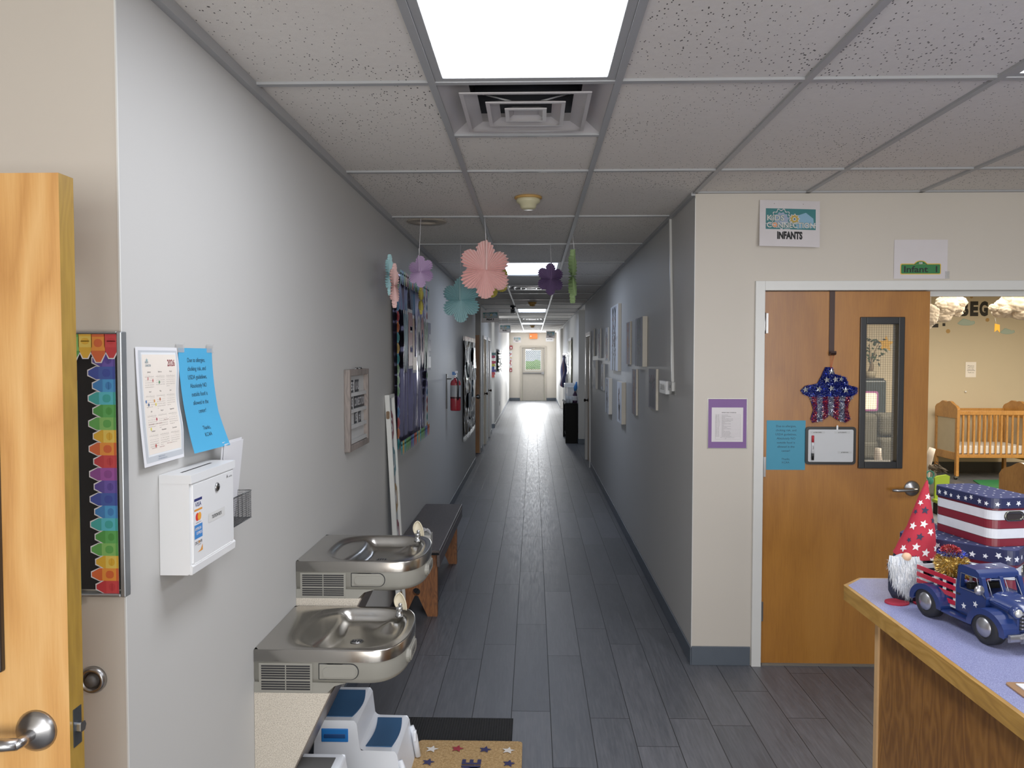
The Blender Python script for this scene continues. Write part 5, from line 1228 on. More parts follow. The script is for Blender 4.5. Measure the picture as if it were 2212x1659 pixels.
# over door hook
xa, za = onY(1797.5, 628, YD); xb_, zb = onY(1797, 768, YD); M_hook = mat('dark_brown_metal', '#33201b', .4, .4)
t = thing('door_hanger', 'dark brown metal over the door hook holding the tinsel star', 'hook', (xa, YD, zb)); b = B(); b.box(xa - .0145, xa + .0145, YD - .006, YD - .002, zb, 2.0895, M_hook); b.box(xa - .0145, xa + .0145, YD - .006, YW + .062, 2.0885, 2.0905, M_hook); b.obj('strap', t)
b = B(); b.prism([(0, 0), (-.004, .0), (-.03, .004), (-.036, .014), (-.033, .024), (-.029, .015), (-.02, .011), (-.004, .012), (0, .02)], Fr((xa - .0145, YD - .003, zb), (0, 1, 0), (0, 0, 1)), .0, .029, M_hook)
b.prism([(0, .0), (.022, .006), (.024, .026), (.010, .016), (0, .016)], FF(xa, zb, YD - .006), 0, .002, M_hook); b.obj('hook_tip', t)
# tinsel star
cx_, cz_ = onY(1795, 858, YD - .03); pxm = 387.8
def U(px, py): x, z = onY(px, py, YD - .03); return x, z
top_, = [U(1795, 800)]
SP = [U(1786, 793), U(1800, 793), U(1806, 808), U(1830, 815), U(1836, 832), U(1856, 838), U(1855, 848), U(1846, 856), U(1838, 868), U(1834, 884), U(1840, 906), U(1830, 914), U(1812, 908), U(1796, 897), U(1778, 910), U(1758, 914), U(1754, 905), U(1760, 886), U(1755, 868), U(1751, 857), U(1738, 852), U(1732, 844), U(1742, 834), U(1768, 829), U(1776, 815)]
def inside(x, z):
    c = False; n = len(SP)
    for i in range(n):
        (xa_, za_), (xb2, zb2) = SP[i], SP[(i + 1) % n]
        if (za_ > z) != (zb2 > z) and x < (xb2 - xa_) * (z - za_) / (zb2 - za_) + xa_: c = not c
    return c
zbl = U(1795, 857)[1]; zmin = min(p[1] for p in SP); xmin, xmax = min(p[0] for p in SP), max(p[0] for p in SP)
def tins(nm, c, n): return [mat(nm + str(i), tuple(x * k for x in lin(c)), .28, .75, var=0) for i, k in enumerate(n)]
T_blue = tins('blue_tinsel', '#16289a', (.25, .5, 1, 1.8)) + [mat('tinsel_glint_blue', '#9fb0ff', .15, .6)]; T_red = tins('red_tinsel', '#b01420', (.4, .8, 1.3)) + [mat('tinsel_glint_red', '#ff9a90', .15, .6)]; T_wht = tins('white_tinsel', '#c9cdd8', (.8, 1, 1.15)); T_gold = tins('gold_tinsel', '#d6a748', (.5, .9, 1.3)) + [mat('tinsel_glint_gold', '#ffe6a0', .15, .6)]
t = thing('tinsel_star', 'stars and stripes tinsel star hanging on the infant room door', 'wall decoration', (cx_, YD, zmin)); rr = random.Random(21)
def fill(part, cond, mats, n, und):
    b = B(); pts = []
    while len(pts) < n:
        x, z = rr.uniform(xmin, xmax), rr.uniform(zmin, SP[0][1])
        if inside(x, z) and cond(x, z): pts.append(((x, YD - .012 - rr.uniform(0, .008), z), (rr.gauss(0, .8), -.9, rr.gauss(0, .8))))
    b.blades(pts, .011, .0011, mats, rr); b.obj(part, t)
b = B(); f0 = Fr((0, YD - .002, 0), (1, 0, 0), (0, 0, 1))
up = [p for p in SP]; b.prism(SP, f0, 0, .008, mats_ := T_blue[0]); b.obj('wire_frame', t)
fill('blue_tinsel', lambda x, z: z > zbl, T_blue, 5200, 0)
sw_ = (U(1838, 880)[0] - U(1755, 880)[0]) / 7; s0 = U(1755, 880)[0]
fill('red_stripe_tinsel', lambda x, z: z <= zbl and int((x - s0) / sw_ + 10) % 2 == 0, T_red, 2600, 0)
fill('white_stripe_tinsel', lambda x, z: z <= zbl and int((x - s0) / sw_ + 10) % 2 == 1, T_wht, 2200, 0)
M_holo = mat('holographic_star', '#c6ccd6', .12, .8, var=.2, vs=60)
for px, py in ((1797, 803), (1787, 821), (1806, 820), (1818, 819), (1741, 842), (1770, 841), (1797, 839), (1828, 843)):
    x, z = U(px, py); b = B(); b.star3d(0, 0, .0185 if px != 1818 else .015, FF(x, z, YD - .026), 0, .004, M_holo, rr.uniform(-.3, .3)); b.obj('foil_star', t)
b = B(); x, z = U(1797, 797)
for s in (-1, 1): b.tube([(x, YD - .015, z), (xa + s * .009 + .004, YD - .012, zb + .004)], .0011, colr('orange_ribbon', '#c7431f'), 6)
b.obj('hanging_ribbon', t)
# ---------------- console table in the right recess
M_esp = mat('black_brown_wood', '#0e0d0c', .55, var=.2, spec=.15); Y0, Y1 = 15.28, 16.6; X0 = onY(1221.7, 900, 15.28)[0]; ZT = onY(1235, 871, 15.28)[1]
t = thing('console_table', 'dark console cabinet along the right wall far down the hall', 'console table', ((X0 + XR) / 2, (Y0 + Y1) / 2, 0))
b = B(); b.box(X0 - .015, XR - .012, Y0 - .01, Y1 + .01, ZT - .03, ZT, M_esp); b.obj('top', t, bevel=.004)
for yy in (Y0, Y1 - .03): b = B(); b.box(X0, XR - .012, yy, yy + .03, 0, ZT - .03, M_esp); b.obj('side_panel', t, bevel=.003)
b = B(); b.box(X0 + .03, XR - .012, Y0 + .03, Y1 - .03, .1, .13, M_esp); b.box(XR - .03, XR - .012, Y0 + .03, Y1 - .03, .1, ZT - .03, M_esp); b.obj('lower_shelf', t)
def C(px, py, Y): return onY(px, py, Y)
x0, z1 = C(1216, 838, 16.2); x1, _ = C(1232, 838, 16.2)
t = thing('paper_tray', 'white paper tray standing on the far end of the console table', 'tray', ((x0 + x1) / 2, 16.3, ZT)); b = B(); b.box(.66, .86, 16.1, 16.5, ZT, ZT + .02, M_white); b.box(.66, .86, 16.1, 16.12, ZT + .02, ZT + .16, M_white); b.box(.84, .86, 16.1, 16.5, ZT + .02, ZT + .3, M_white); b.obj('tray_body', t, bevel=.004)
b = B(); b.box(.655, .86, 16.08, 16.52, ZT + .28, ZT + .36, M_white, None); b.obj('upper_tray', t, bevel=.01)
b = B(); b.box(.66, .675, 16.1, 16.12, ZT + .16, ZT + .28, M_white); b.obj('support_post', t)
t = thing('storage_box', 'plain white box in the middle of the console table', 'box', (.78, 15.85, ZT)); b = B(); b.box(.70, .87, 15.72, 15.98, ZT, ZT + .30, M_white); b.obj('carton', t, bevel=.004)
b = B(); b.box(.695, .875, 15.715, 15.985, ZT + .27, ZT + .31, M_white); b.obj('lid', t, bevel=.004)
M_cglass = mat('clear_cup_plastic', '#cfd3d6', .1, var=0, alpha=.45)
for i, (x, y) in enumerate(((.68, 15.36), (.73, 15.42), (.68, 15.5), (.75, 15.34))):
    b = B(); b.lathe([(0, 0), (.026, 0), (.034, .13), (.031, .13), (.024, .005)], Fr((x, y, ZT), (1, 0, 0), (0, 1, 0)), M_cglass, 16); tag(b.obj('plastic_cup'), 'clear plastic cup on the near end of the console table', 'cup', 'clear cups on the console table')
t = thing('spray_bottle', 'blue and white spray bottle on the near end of the console table', 'bottle', (.83, 15.4, ZT)); f = Fr((.83, 15.4, ZT), (1, 0, 0), (0, 1, 0))
b = B(); b.lathe([(0, 0), (.045, 0), (.048, .02), (.046, .16), (.02, .21), (.016, .24)], f, colr('plum_bottle', '#3a2440', .3), 18); b.obj('bottle_body', t)
b = B(); b.lathe([(.0485, .05), (.0485, .14)], f, M_paper, 18, cap=False); b.obj('label_wrap', t)
b = B(); b.tube([(.83, 15.4, ZT + .24), (.84, 15.4, ZT + .30), (.86, 15.4, ZT + .42)], [.022, .04, .012], colr('blue_duster', '#2f7fd0', .5), 10); b.obj('blue_top', t)
# mirror-like board with foil fringe on right wall
def rwall(px, py): return onX(px, py, XR)
ya, yb = 19.6, 17.4; zt = rwall(1233, 733)[1]; zb = onY(1234, 836, 17.5)[1]
zt = onY(1238, 735, 17.6)[1]
t = thing('tall_panel', 'tall olive panel with a silver foil fringe on the far right wall', 'panel', (XR, 18.3, zb)); b = B(); b.box(XR - .03, XR - .002, 17.6, 18.9, zb, zt, mat('olive_panel', '#6a6742', .5)); b.obj('panel', t)
b = B(); rr = random.Random(6)
for yy in (17.55, 18.95):
    for i in range(26): z = zb + (zt - zb) * i / 26; b.poly([(-.05, 0), (.05, .01), (.03, .06), (-.04, .05)], FRt(yy, z, XR - .034), rr.uniform(0, .03), M_silv)
b.box(XR - .036, XR - .03, 17.55, 18.95, zt, zt + .06, M_paper)
b.obj('foil_fringe', t)
t = thing('clothes_hooks', 'purple and blue coats and bags hanging on the far right wall', 'hanging coats', (XR, 21.5, 1.0)); rr = random.Random(9)
for i, (y, c) in enumerate(((20.4, '#2d2f63'), (20.9, '#6a2a44'), (21.5, '#3a3f7a'), (22.1, '#7a7fa8'))):
    b = B(); b.grid(lambda u, v: (XR - .03 - .10 * math.sin(PI * u) * (1 - v * .6) - .02 * math.sin(v * 9 + i), y - .14 + .28 * u * (1 - .3 * v), .95 + .78 * v - .05 * math.sin(u * 5)), 12, 14, colr('coat_' + c[1:], c)); b.obj('garment', t)
b = B(); b.box(XR - .03, XR - .002, 20.1, 22.4, 1.72, 1.80, M_trim); b.obj('hook_rail', t)
# paper blossoms on the far right wall
rr = random.Random(13)
for i in range(9):
    y = 26.0 + i * .36 + rr.uniform(-.1, .1); z = 1.95 - i * .1 + rr.uniform(-.08, .08); c = ['#d8783a', '#b03044', '#cfa03a'][i % 3] if i < 4 else ['#7a2440', '#5c2c55', '#a03848'][i % 3]
    b = B(); f = FRt(y, z, XR - .004)
    b.poly([(.09 * math.cos(a * PI / 10) * (1 if a % 4 < 2 else .6), .11 * math.sin(a * PI / 10) * (1 if a % 4 < 2 else .6)) for a in range(20)], f, .003, colr('blossom_' + c[1:], c)); b.disc(0, 0, .03, f, .005, M_yel, 10)
    tag(b.obj('paper_blossom'), 'small coloured paper blossom pinned on the far right wall near the exit', 'decoration', 'paper blossoms on the far right wall')

# ================================================================== NURSERY
WY = NY - .003
def NW(px, py): return onY(px, py, WY)
M_decal = mat('black_wall_decal', '#141210', .7)
for ch, px0, px1 in (('B', 2077, 2092), ('E', 2096, 2113), ('G', 2116, 2134)):
    x0, z1 = NW(px0, 653); x1, z0 = NW(px1, 680.5); b = B(); b.text(ch, FF((x0 + x1) / 2, z0, WY), 0, 0, z1 - z0, 0, M_decal, fit=x1 - x0, bold=.06); tag(b.obj('wall_letter'), 'black wall letter %s in the upper row on the nursery wall' % ch, 'wall letter', 'black letters on the nursery wall')
x0, z1 = NW(2011, 678); x1, z0 = NW(2027, 705); b = B(); b.text('E', FF((x0 + x1) / 2, z0, WY), 0, 0, z1 - z0, 0, M_decal, fit=x1 - x0, bold=.06); tag(b.obj('wall_letter'), 'black wall letter E in the lower row beside the door edge', 'wall letter', 'black letters on the nursery wall')
x0, z1 = NW(2036, 698); x1, z0 = NW(2042, 704.5); b = B(); b.rect(0, 0, x1 - x0, z1 - z0, FF(x0, z0, WY), 0, M_decal); tag(b.obj('wall_letter'), 'black square full stop decal after the lower wall letter', 'wall letter', 'black letters on the nursery wall')
for px, py, r_, lb in ((2098.5, 641, 3.6, 'tan dot decal above the letters on the nursery wall'), (2048, 715.5, 4.7, 'tan dot decal below the full stop on the nursery wall'), (2133, 691, 4.2, 'tan dot decal beside the large cotton cloud')):
    x, z = NW(px, py); b = B(); b.disc(0, 0, r_ * 11.2 / F, FF(x, z, WY), 0, colr('tan_decal', '#a8834a', .7)); tag(b.obj('wall_decal'), lb, 'wall decal')
for px, py, w_, lb in ((2087, 697.5, 19, 'pale teal cloud decal under the wall letters'), (2176, 717, 16, 'pale teal cloud decal below the large cotton cloud')):
    x, z = NW(px, py); s_ = w_ * 11.2 / F; b = B(); f = FF(x, z, WY)
    out = [(s_ * math.cos(a * PI / 16), s_ * (.30 * math.sin(a * PI / 16) + (.10 * math.sin(a * PI / 4) if a < 16 else 0) + (.12 if 5 < a < 11 else 0))) for a in range(32)]
    b.poly(out, f, 0, colr('cloud_outline', '#7ea39a', .7)); b.poly([(u * .94, v * .88) for u, v in out], f, .001, colr('cloud_fill', '#9fb0a2', .7)); tag(b.obj('cloud_decal'), lb, 'wall decal')
x0, z1 = NW(2086, 782); x1, z0 = NW(2108, 815); t = thing('wall_note', 'small handwritten paper note on the nursery wall', 'note', ((x0 + x1) / 2, WY, z0)); f = FF(x0, z0, WY); W_, H_ = x1 - x0, z1 - z0; b = B(); b.sheet(0, 0, W_, H_, f, .001, mat('warm_white_paper', '#e8e2da', .7), 3, 3)
for v, s_ in ((.72, 'Please'), (.62, 'wash your'), (.5, 'hands'), (.28, 'Thank you')): b.text(s_, f, W_ * .5, H_ * v, H_ * .075, .002, M_ink, fit=W_ * .6)
b.rect(W_ * .15, H_ * .43, W_ * .9, H_ * .45, f, .002, M_ink); b.obj('paper_sheet', t)
x, z = NW(2085, 846); b = B(); b.lathe([(0, 0), (.012, 0), (.012, .02), (0, .022)], FF(x, z, WY), M_white); tag(b.obj('wall_hook'), 'tiny white hook on the bare nursery wall below the note', 'hook')
x, z = NW(1913.5, 743); b = B(); b.star(0, 0, 19 * 11.2 / F, FF(x, z, WY), 0, colr('golden_star_decal', '#d8a012', .6), .05, .46); tag(b.obj('star_decal'), 'yellow star decal seen through the door window', 'wall decal')
# cotton clouds
M_cot = mat('cotton_batting', '#d9c8b0', 1, var=.08, vs=8, bump=.5, bs=120, sheen=.3)
def cloud(pxc, pyc, Y, wx, wz, label, seed):
    x, z = onY(pxc, pyc, Y); rr = random.Random(seed); t = thing('cotton_cloud', label, 'ceiling decoration', (x, Y, z - wz), 'cotton clouds hanging in the nursery'); b = B()
    for i in range(22):
        a, c = rr.gauss(0, .42), rr.gauss(0, .36); a = max(-.95, min(.95, a)); c = max(-.8, min(.9, c)); q = wz * rr.uniform(.34, .55) * (1.1 - .5 * abs(a))
        ctr = Vec((x + a * wx, Y + rr.uniform(-.5, .5) * wx * .6, z + c * wz * (1 - .35 * abs(a)))); sd = rr.random() * 50
        b.ell(ctr, (q * 1.25, q * 1.1, q), M_cot, 40, 26, lambda d, sd=sd, q=q: 1 + .16 * noise.noise(d * 2.4 + Vec((sd, 0, 0))) + .10 * noise.noise(d * 6 + Vec((sd, 3, 0))) + .04 * noise.noise(d * 14 + Vec((sd, 3, 5))))
    b.obj('cotton_puff', t)
    b = B()
    for s in (-.4, .4): b.tube([(x + s * wx, Y, z + wz * .4), (x + s * wx, Y, H + .02)], .002, M_paper, 5)
    b.obj('hanging_string', t)
cloud(2048, 660, 7.2, .115, .13, 'middle cotton cloud right of the door edge', 3)
cloud(2002, 684, 6.4, .07, .10, 'small cotton cloud partly hidden by the door edge', 5)
cloud(2196, 664, 6.9, .21, .15, 'largest cotton cloud cut off at the right edge', 9)
x, z = onY(2154, 709, 6.9); b = B(); f = FF(x, z, 6.9); b.prism([(-.022, .04), (.02, .03), (.022, -.04), (.0, -.015), (-.024, -.032)], f, 0, .004, colr('golden_card', '#d89a1a', .5)); b.tube([f.p(-.01, .04), f.p(-.02, .09)], .001, M_paper, 4); tag(b.obj('hanging_ribbon_tag'), 'golden notched tag hanging under the large cotton cloud', 'ceiling decoration')

# cribs
def crib(x0, ya, L, W_, ztop, label, name='crib'):
    t = thing(name, label, 'crib', (x0 + L / 2, ya + W_ / 2, 0), 'beech cribs in the nursery'); zr = ztop - .12; zb_ = .36
    def arch(b, fr, m):
        p = [(0, zr - .11)]; n = 24
        for i in range(n + 1):
            q = i / n; h = zr + .02 + .10 * math.sin(PI * q) ** .6 + .012 * math.cos(q * 6 * PI) * math.sin(PI * q)
            p.append((W_ * q, h))
        p.append((W_, zr - .11)); b.prism(p, fr, -.02, .02, m)
    for xx in (x0, x0 + L):
        b = B(); fr = Fr((xx, ya + W_, 0), (0, -1, 0), (0, 0, 1))
        arch(b, fr, M_cribw)
        for u in (0, W_ - .055): b.box(u, u + .055, .12, zr - .1, -.02, .02, M_cribw, fr)
        b.box(.055, W_ - .055, zb_ - .09, zb_ + .02, -.018, .018, M_cribw, fr); b.obj('end_frame', t, bevel=.006)
        b = B(); b.box(.055, W_ - .055, zb_ + .02, zr - .105, -.008, .008, mat('frosted_end_panel', '#b3a68e', .25), fr); b.obj('end_panel', t)
        for u in (.028, W_ - .028):
            y_ = ya + W_ - u; b = B(); b.box(xx - .02, xx + .02, y_ - .028, y_ + .028, .05, .13, M_cribw); b.obj('leg', t, bevel=.005)
            b = B(); b.lathe([(0, -.011), (.024, -.011), (.026, 0), (.024, .011), (0, .011)], Fr((xx - .01, y_, .026), (1, 0, 0), (0, 0, 1)), M_black, 18); b.box(xx - .02, xx + .012, y_ - .012, y_ + .012, .03, .06, M_nickel); b.obj('caster', t)
    for yy in (ya + .02, ya + W_ - .02):
        b = B(); b.box(x0 + .02, x0 + L - .02, yy - .015, yy + .015, zr - .06, zr, M_cribw); b.obj('top_rail', t, bevel=.005); b = B(); b.box(x0 + .02, x0 + L - .02, yy - .015, yy + .015, zb_ - .05, zb_, M_cribw); b.obj('bottom_rail', t, bevel=.005)
        n = int(L / .075)
        for i in range(1, n): x = x0 + L * i / n; b = B(); b.box(x - .013, x + .013, yy - .008, yy + .008, zb_, zr - .06, M_cribw); b.obj('slat', t, bevel=.003)
    b = B(); b.box(x0 + .03, x0 + L - .03, ya + .04, ya + W_ - .04, zb_, zb_ + .12, mat('white_crib_sheet', '#d9d5cf', .8)); b.obj('mattress', t, bevel=.02, seg=3)
    return t
xn, _ = onZ(2066, 1037, 0); Xc, Yc_ = onZ(2068, 1037, 0); ztp = onY(2046, 866, Yc_ + .3)[1]
crib(Xc, Yc_, .98, .60, ztp, 'beech crib with slatted sides against the nursery wall')
z2 = 1.0; X2 = onY(2163, 1010, 5.25)[0]; crib(X2, 4.62, .98, .62, onY(2190, 999, 5.05)[1], 'closer beech crib with only its end panel showing at the right edge')
# infant swing behind the door edge: white arms, bird toy, teal ring
x0, z1 = onY(2012, 966, 6.8); M_ivory = mat('ivory_plastic', '#d6cbbd', .4)
t = thing('infant_swing', 'ivory armed infant swing with hanging toys behind the infant room door', 'baby swing', (3.15, 6.8, 0))
b = B()
for px, dx in ((2012, 1), (1900, -1)):
    x, z = onY(px, 968, 6.8); b.tube([(x + .01 * dx, 6.8, z), (x - .015, 6.8, z - .07), (x - .02 * dx - .01, 6.82, z - .17), (x - .03 * dx, 6.85, .45), (x + .12 * dx, 6.9, .03)], [.026, .032, .034, .03, .028], M_ivory, 14)
b.obj('support_arm', t)
b = B(); b.tube([(2.75, 6.9, .03), (3.15, 7.15, .03), (3.62, 6.9, .03)], .028, M_ivory); b.obj('base_tube', t)
b = B(); b.ell((3.18, 6.98, .5), (.26, .3, .13), mat('grey_seat_fabric', '#6b675f', .9), fn=None); b.obj('seat', t)
x, z = onY(2019, 1010, 6.72); b = B(); b.ell((x, 6.72, z), (.055, .03, .026), mat('taupe_plush', '#6d6152', .95), 16, 10)
rr = random.Random(4); b.blades([((x + rr.gauss(0, .03), 6.70, z + rr.gauss(0, .015)), (1, -.3, -.7)) for _ in range(120)], .05, .006, [mat('taupe_plush', '#6d6152'), mat('dark_taupe_plush', '#4a4238', .9)], rr); b.obj('plush_bird', t)
x, z = onY(2009, 1026, 6.7); b = B(); b.tube([(x + .032 * math.cos(a * PI / 8), 6.7, z + .034 * math.sin(a * PI / 8)) for a in range(17)], .007, colr('teal_ring', '#2f8f7d', .4), 8, False); b.ell((x + .004, 6.7, z - .05), (.028, .01, .034), colr('teal_ring', '#2f8f7d'), 14, 8); b.obj('teether_ring', t)
# lime chair
x, z = onY(2034, 1026, 8.6); t = thing('toddler_seat', 'lime green toddler seat back on the nursery floor', 'seat', (x, 8.6, 0)); b = B(); f = FF(x, 0, 8.6); b.prism([(-.075, .05), (-.075, z - .03), (-.05, z - .012), (.05, z + .004), (.085, z - .012), (.08, z - .1), (.07, .05)], f, -.012, .012, colr('lime_plastic', '#7f9a26', .35)); b.obj('backrest', t, bevel=.01)
b = B(); b.box(x - .09, x + .09, 8.4, 8.62, .12, .16, colr('lime_plastic', '#7f9a26')); b.box(x - .09, x - .07, 8.4, 8.6, 0, .12, M_esp); b.box(x + .07, x + .09, 8.4, 8.6, 0, .12, M_esp); b.obj('seat', t, bevel=.008)
# green mat and yellow ball
b = B(); b.prism([onZ(2102, 1039, 0), onZ(2128, 1056, 0), (onZ(2128, 1056, 0)[0] + 1.2, onZ(2128, 1056, 0)[1]), (onZ(2102, 1039, 0)[0] + 1.2, onZ(2102, 1039, 0)[1] + .1)], Fr((0, 0, .0), (1, 0, 0), (0, 1, 0)), .001, .015, colr('green_mat', '#17693a', .5)); tag(b.obj('play_mat'), 'green play mat on the nursery floor under the crib', 'mat')
x, z = onY(2159, 1036, 8.8); b = B(); b.ell((x, 8.8, .11), .10, colr('pale_yellow_toy', '#c7b25a', .5), 20, 14); b.ell((x - .06, 8.74, .16), .035, colr('pale_yellow_toy', '#c7b25a'), 12, 8); tag(b.obj('round_toy'), 'round pale yellow toy beside the closer crib', 'toy')
# recliner, purifier, plant, framed sign seen through the door glass
M_rec = mat('olive_grey_upholstery', '#4a483f', .9, var=.1, vs=5, bump=.3, bs=200); Yr = 9.9
xa_, za_ = onY(1868, 895, Yr); xb2, _ = onY(1955, 895, Yr)
t = thing('recliner', 'olive grey padded recliner seen through the door window', 'armchair', ((xa_ + xb2) / 2, Yr, 0)); xm = onY(1897, 940, Yr)[0]
b = B(); b.box(xa_ - .5, xm - .01, Yr - .03, Yr + .25, .45, za_ + .01, M_rec); b.box(xa_ - .5, xm + .06, Yr - .05, Yr + .2, .42, .66, M_rec); b.obj('backrest', t, bevel=.06, seg=4)
b = B(); b.box(xm, xm + .42, Yr - .06, Yr + .24, onY(1900, 942, Yr)[1], za_ + .01, M_rec); b.obj('head_cushion', t, bevel=.06, seg=4)
b = B(); b.box(xm - .02, xm + .42, Yr - .12, Yr + .2, .25, onY(1900, 944, Yr)[1], M_rec); b.obj('lumbar_cushion', t, bevel=.05, seg=4)
b = B(); b.box(xa_ - .6, xm + .45, Yr - .6, Yr + .3, .05, .42, M_rec); b.obj('seat_base', t, bevel=.05, seg=4)
Yp = 11.2
x0, z1 = onY(1871, 820, Yp); x1, z0 = onY(1908, 892, Yp); t = thing('wall_cabinet', 'glossy dark bin cabinet behind the recliner, seen through the door window', 'cabinet', ((x0 + x1) / 2, Yp, 0)); b = B(); b.box(x0 - .15, x1, Yp - .1, Yp + .25, 0, z1, mat('glossy_dark_slate', '#26333a', .15)); b.obj('body', t, bevel=.03, seg=3)
b = B(); b.box(x0 - .1, x1 - .03, Yp - .08, Yp + .2, z1, z1 + .025, M_black); b.obj('lid', t, bevel=.008)
px0, pz1 = onY(1868, 845, 10.5); px1, pz0 = onY(1897, 888, 10.5); t = thing('framed_sign', 'pale sign with a magenta frame in front of the dark cabinet', 'sign', ((px0 + px1) / 2, 10.5, pz0)); f = FF(px0 - .1, pz0, 10.5); W_, H_ = px1 - px0 + .1, pz1 - pz0
b = B(); b.prism(rrect(W_, H_, .03, 4, W_ / 2, H_ / 2), f, -.012, .0, colr('magenta_frame', '#8f4a80', .4)); b.obj('frame', t)
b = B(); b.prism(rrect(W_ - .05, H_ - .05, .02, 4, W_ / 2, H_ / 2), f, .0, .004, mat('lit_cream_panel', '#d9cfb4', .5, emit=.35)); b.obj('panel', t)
b = B(); b.box(px0 + .02, px0 + .06, 10.51, 10.56, .0, pz0, M_black); b.obj('stand', t)
xpl, zpl = onY(1880, 806, Yp); t = thing('potted_plant', 'small leafy plant in a pale pot on the dark cabinet', 'potted plant', (xpl, Yp, z1)); b = B(); b.lathe([(0, 0), (.06, 0), (.085, .09), (.08, .095), (0, .09)], Fr((xpl, Yp, z1 + .025), (1, 0, 0), (0, 1, 0)), colr('pale_pot', '#9a9078'), 20); b.obj('pot', t)
zs = z1 + .11; b = B(); b.tube([(xpl, Yp, zs), (xpl + .02, Yp, zs + .09), (xpl - .01, Yp, zs + .2), (xpl - .02, Yp, zs + .38)], [.035, .028, .014, .007], colr('plant_trunk', '#6b5a45'), 10)
b.tube([(xpl + .01, Yp, zs + .15), (xpl + .07, Yp, zs + .32), (xpl + .12, Yp, zs + .42)], [.01, .007, .004], colr('plant_trunk', '#6b5a45'), 8); b.obj('trunk', t)
b = B(); rr = random.Random(12)
for i in range(46):
    a = rr.uniform(0, 2 * PI); c = Vec((xpl + .03 + rr.gauss(0, .075), Yp + rr.gauss(0, .05), zs + rr.uniform(.12, .52))); d = Vec((math.cos(a), -.4, math.sin(a) * .6)).normalized(); s_ = d.cross(Vec((0, 1, .3))).normalized(); L = rr.uniform(.05, .085)
    b.add([c, c + d * L * .35 + s_ * L * .24, c + d * L, c + d * L * .35 - s_ * L * .24], [(0, 1, 2, 3)], rr.choice([colr('leaf_dark', '#10220f'), colr('leaf_mid', '#203c1c')]))
b.obj('foliage', t)
# ================================================================== RECEPTION COUNTER
ZC = 1.0
NM = NT('lavender_speckled_laminate'); v = NM.obj(); nn = NM.noise(v, 420, 2, .8); NM.link(NM.ramp(nn, [(.38, '#676a94'), (.52, '#7f83ad'), (.68, '#a5a9cc')]), NM.b.inputs['Base Color']); NM.b.inputs['Roughness'].default_value = .35; M_lam = NM.m
cA = onZ(1822, 1263, ZC); cB = onZ(1857, 1248.5, ZC); Xc_ = cA[0]; Yn_ = .32
top = [(Xc_, Yn_), (2.1, Yn_), (2.1, cB[1] + .01), cB, (Xc_, cA[1])]
t = thing('reception_counter', 'oak reception counter with lavender speckled laminate top', 'counter', ((Xc_ + 2.1) / 2, 1.4, 0)); f = Fr((0, 0, 0), (1, 0, 0), (0, 1, 0))
b = B(); i_ = .012; b.prism([(Xc_ + i_, Yn_ + i_), (2.09, Yn_ + i_), (2.09, cB[1] - .002), (cB[0] + .004, cB[1] - .004), (Xc_ + i_, cA[1] - .006)], f, ZC - .02, ZC, M_lam); b.obj('laminate_top', t)
b = B(); b.prism([(Xc_, Yn_), (Xc_ + i_, Yn_), (Xc_ + i_, cA[1] - .006), (Xc_, cA[1])], f, ZC - .047, ZC - .0005, M_oak); b.prism([(Xc_, cA[1]), (Xc_ + i_, cA[1] - .006), (cB[0] + .004, cB[1] - .004), (2.1, cB[1] - .003), (2.1, cB[1] + .004), (cB[0], cB[1] + .004)], f, ZC - .047, ZC - .0005, M_oak); b.prism([(Xc_ + i_, Yn_ + i_), (2.09, Yn_ + i_), (2.09, cB[1] - .004), (cB[0], cB[1] - .006), (Xc_ + i_, cA[1] - .008)], f, ZC - .047, ZC - .021, M_oak)
b.obj('oak_edge_band', t, bevel=.003)
XP = Xc_ + .052; YP = onX(1893, 1420, XP)[0]
b = B(); b.box(XP, 2.05, Yn_ + .05, YP - .012, .0, ZC - .047, M_panel); b.obj('front_panel', t)
b = B(); b.box(XP - .003, XP + .03, YP - .012, YP, 0, ZC - .047, M_edge); b.box(XP - .006, XP + .001, YP - .022, YP - .001, 0, ZC - .047, mat('pale_raw_edge', '#c49a68', .6)); b.obj('corner_stile', t)
# clipboard
x, y = onZ(2168, 1476, ZC); t = thing('clipboard', 'brown clipboard with white paper cut off at the right edge of the counter', 'clipboard', (x + .1, y - .1, ZC)); f = FT(x, y, ZC + .0005, -.04)
b = B(); b.prism(rrect(.23, .32, .012, 4, .115, -.16), f, 0, .003, colr('brown_hardboard', '#8a6440', .6)); b.obj('board', t)
b = B(); b.box(.018, .222, -.31, -.014, .0035, .006, M_paper, f); b.obj('paper_stack', t)
b = B(); b.box(.07, .17, -.035, -.008, .006, .012, M_chrome, f); b.obj('clip', t, bevel=.003)

# ---------------- gnome
gx_, gy_ = onZ(1964, 1297, ZC)[0], onZ(1964, 1297, ZC)[1] + .02
t = thing('gnome_figure', 'cloth gnome with a tall red starred hat and long white beard on the counter', 'figurine', (gx_, gy_, ZC)); M_navyc = mat('navy_cloth', '#161c33', .95, bump=.3); M_hat = mat('red_hat_cloth', '#a8152b', .85, var=.08, bump=.15, bs=400)
s_ = gy_ / F   # metres per photo pixel at the figure
Gz = lambda py: onY(1965, py, gy_)[1]
Gx = lambda px: onY(px, 1200, gy_)[0]
f = Fr((gx_, gy_, ZC), (1, 0, 0), (0, 1, 0))
Bx = lambda px: onY(px, 1210, gy_ - .06)[0]; Bz = lambda py: onY(1962, py, gy_ - .06)[1]
b = B(); b.lathe([(0, .0), (.040, .002), (.049, .02), (.050, .06), (.044, .11), (.03, .15), (.0, .16)], f, M_navyc); b.obj('body', t)
b = B()
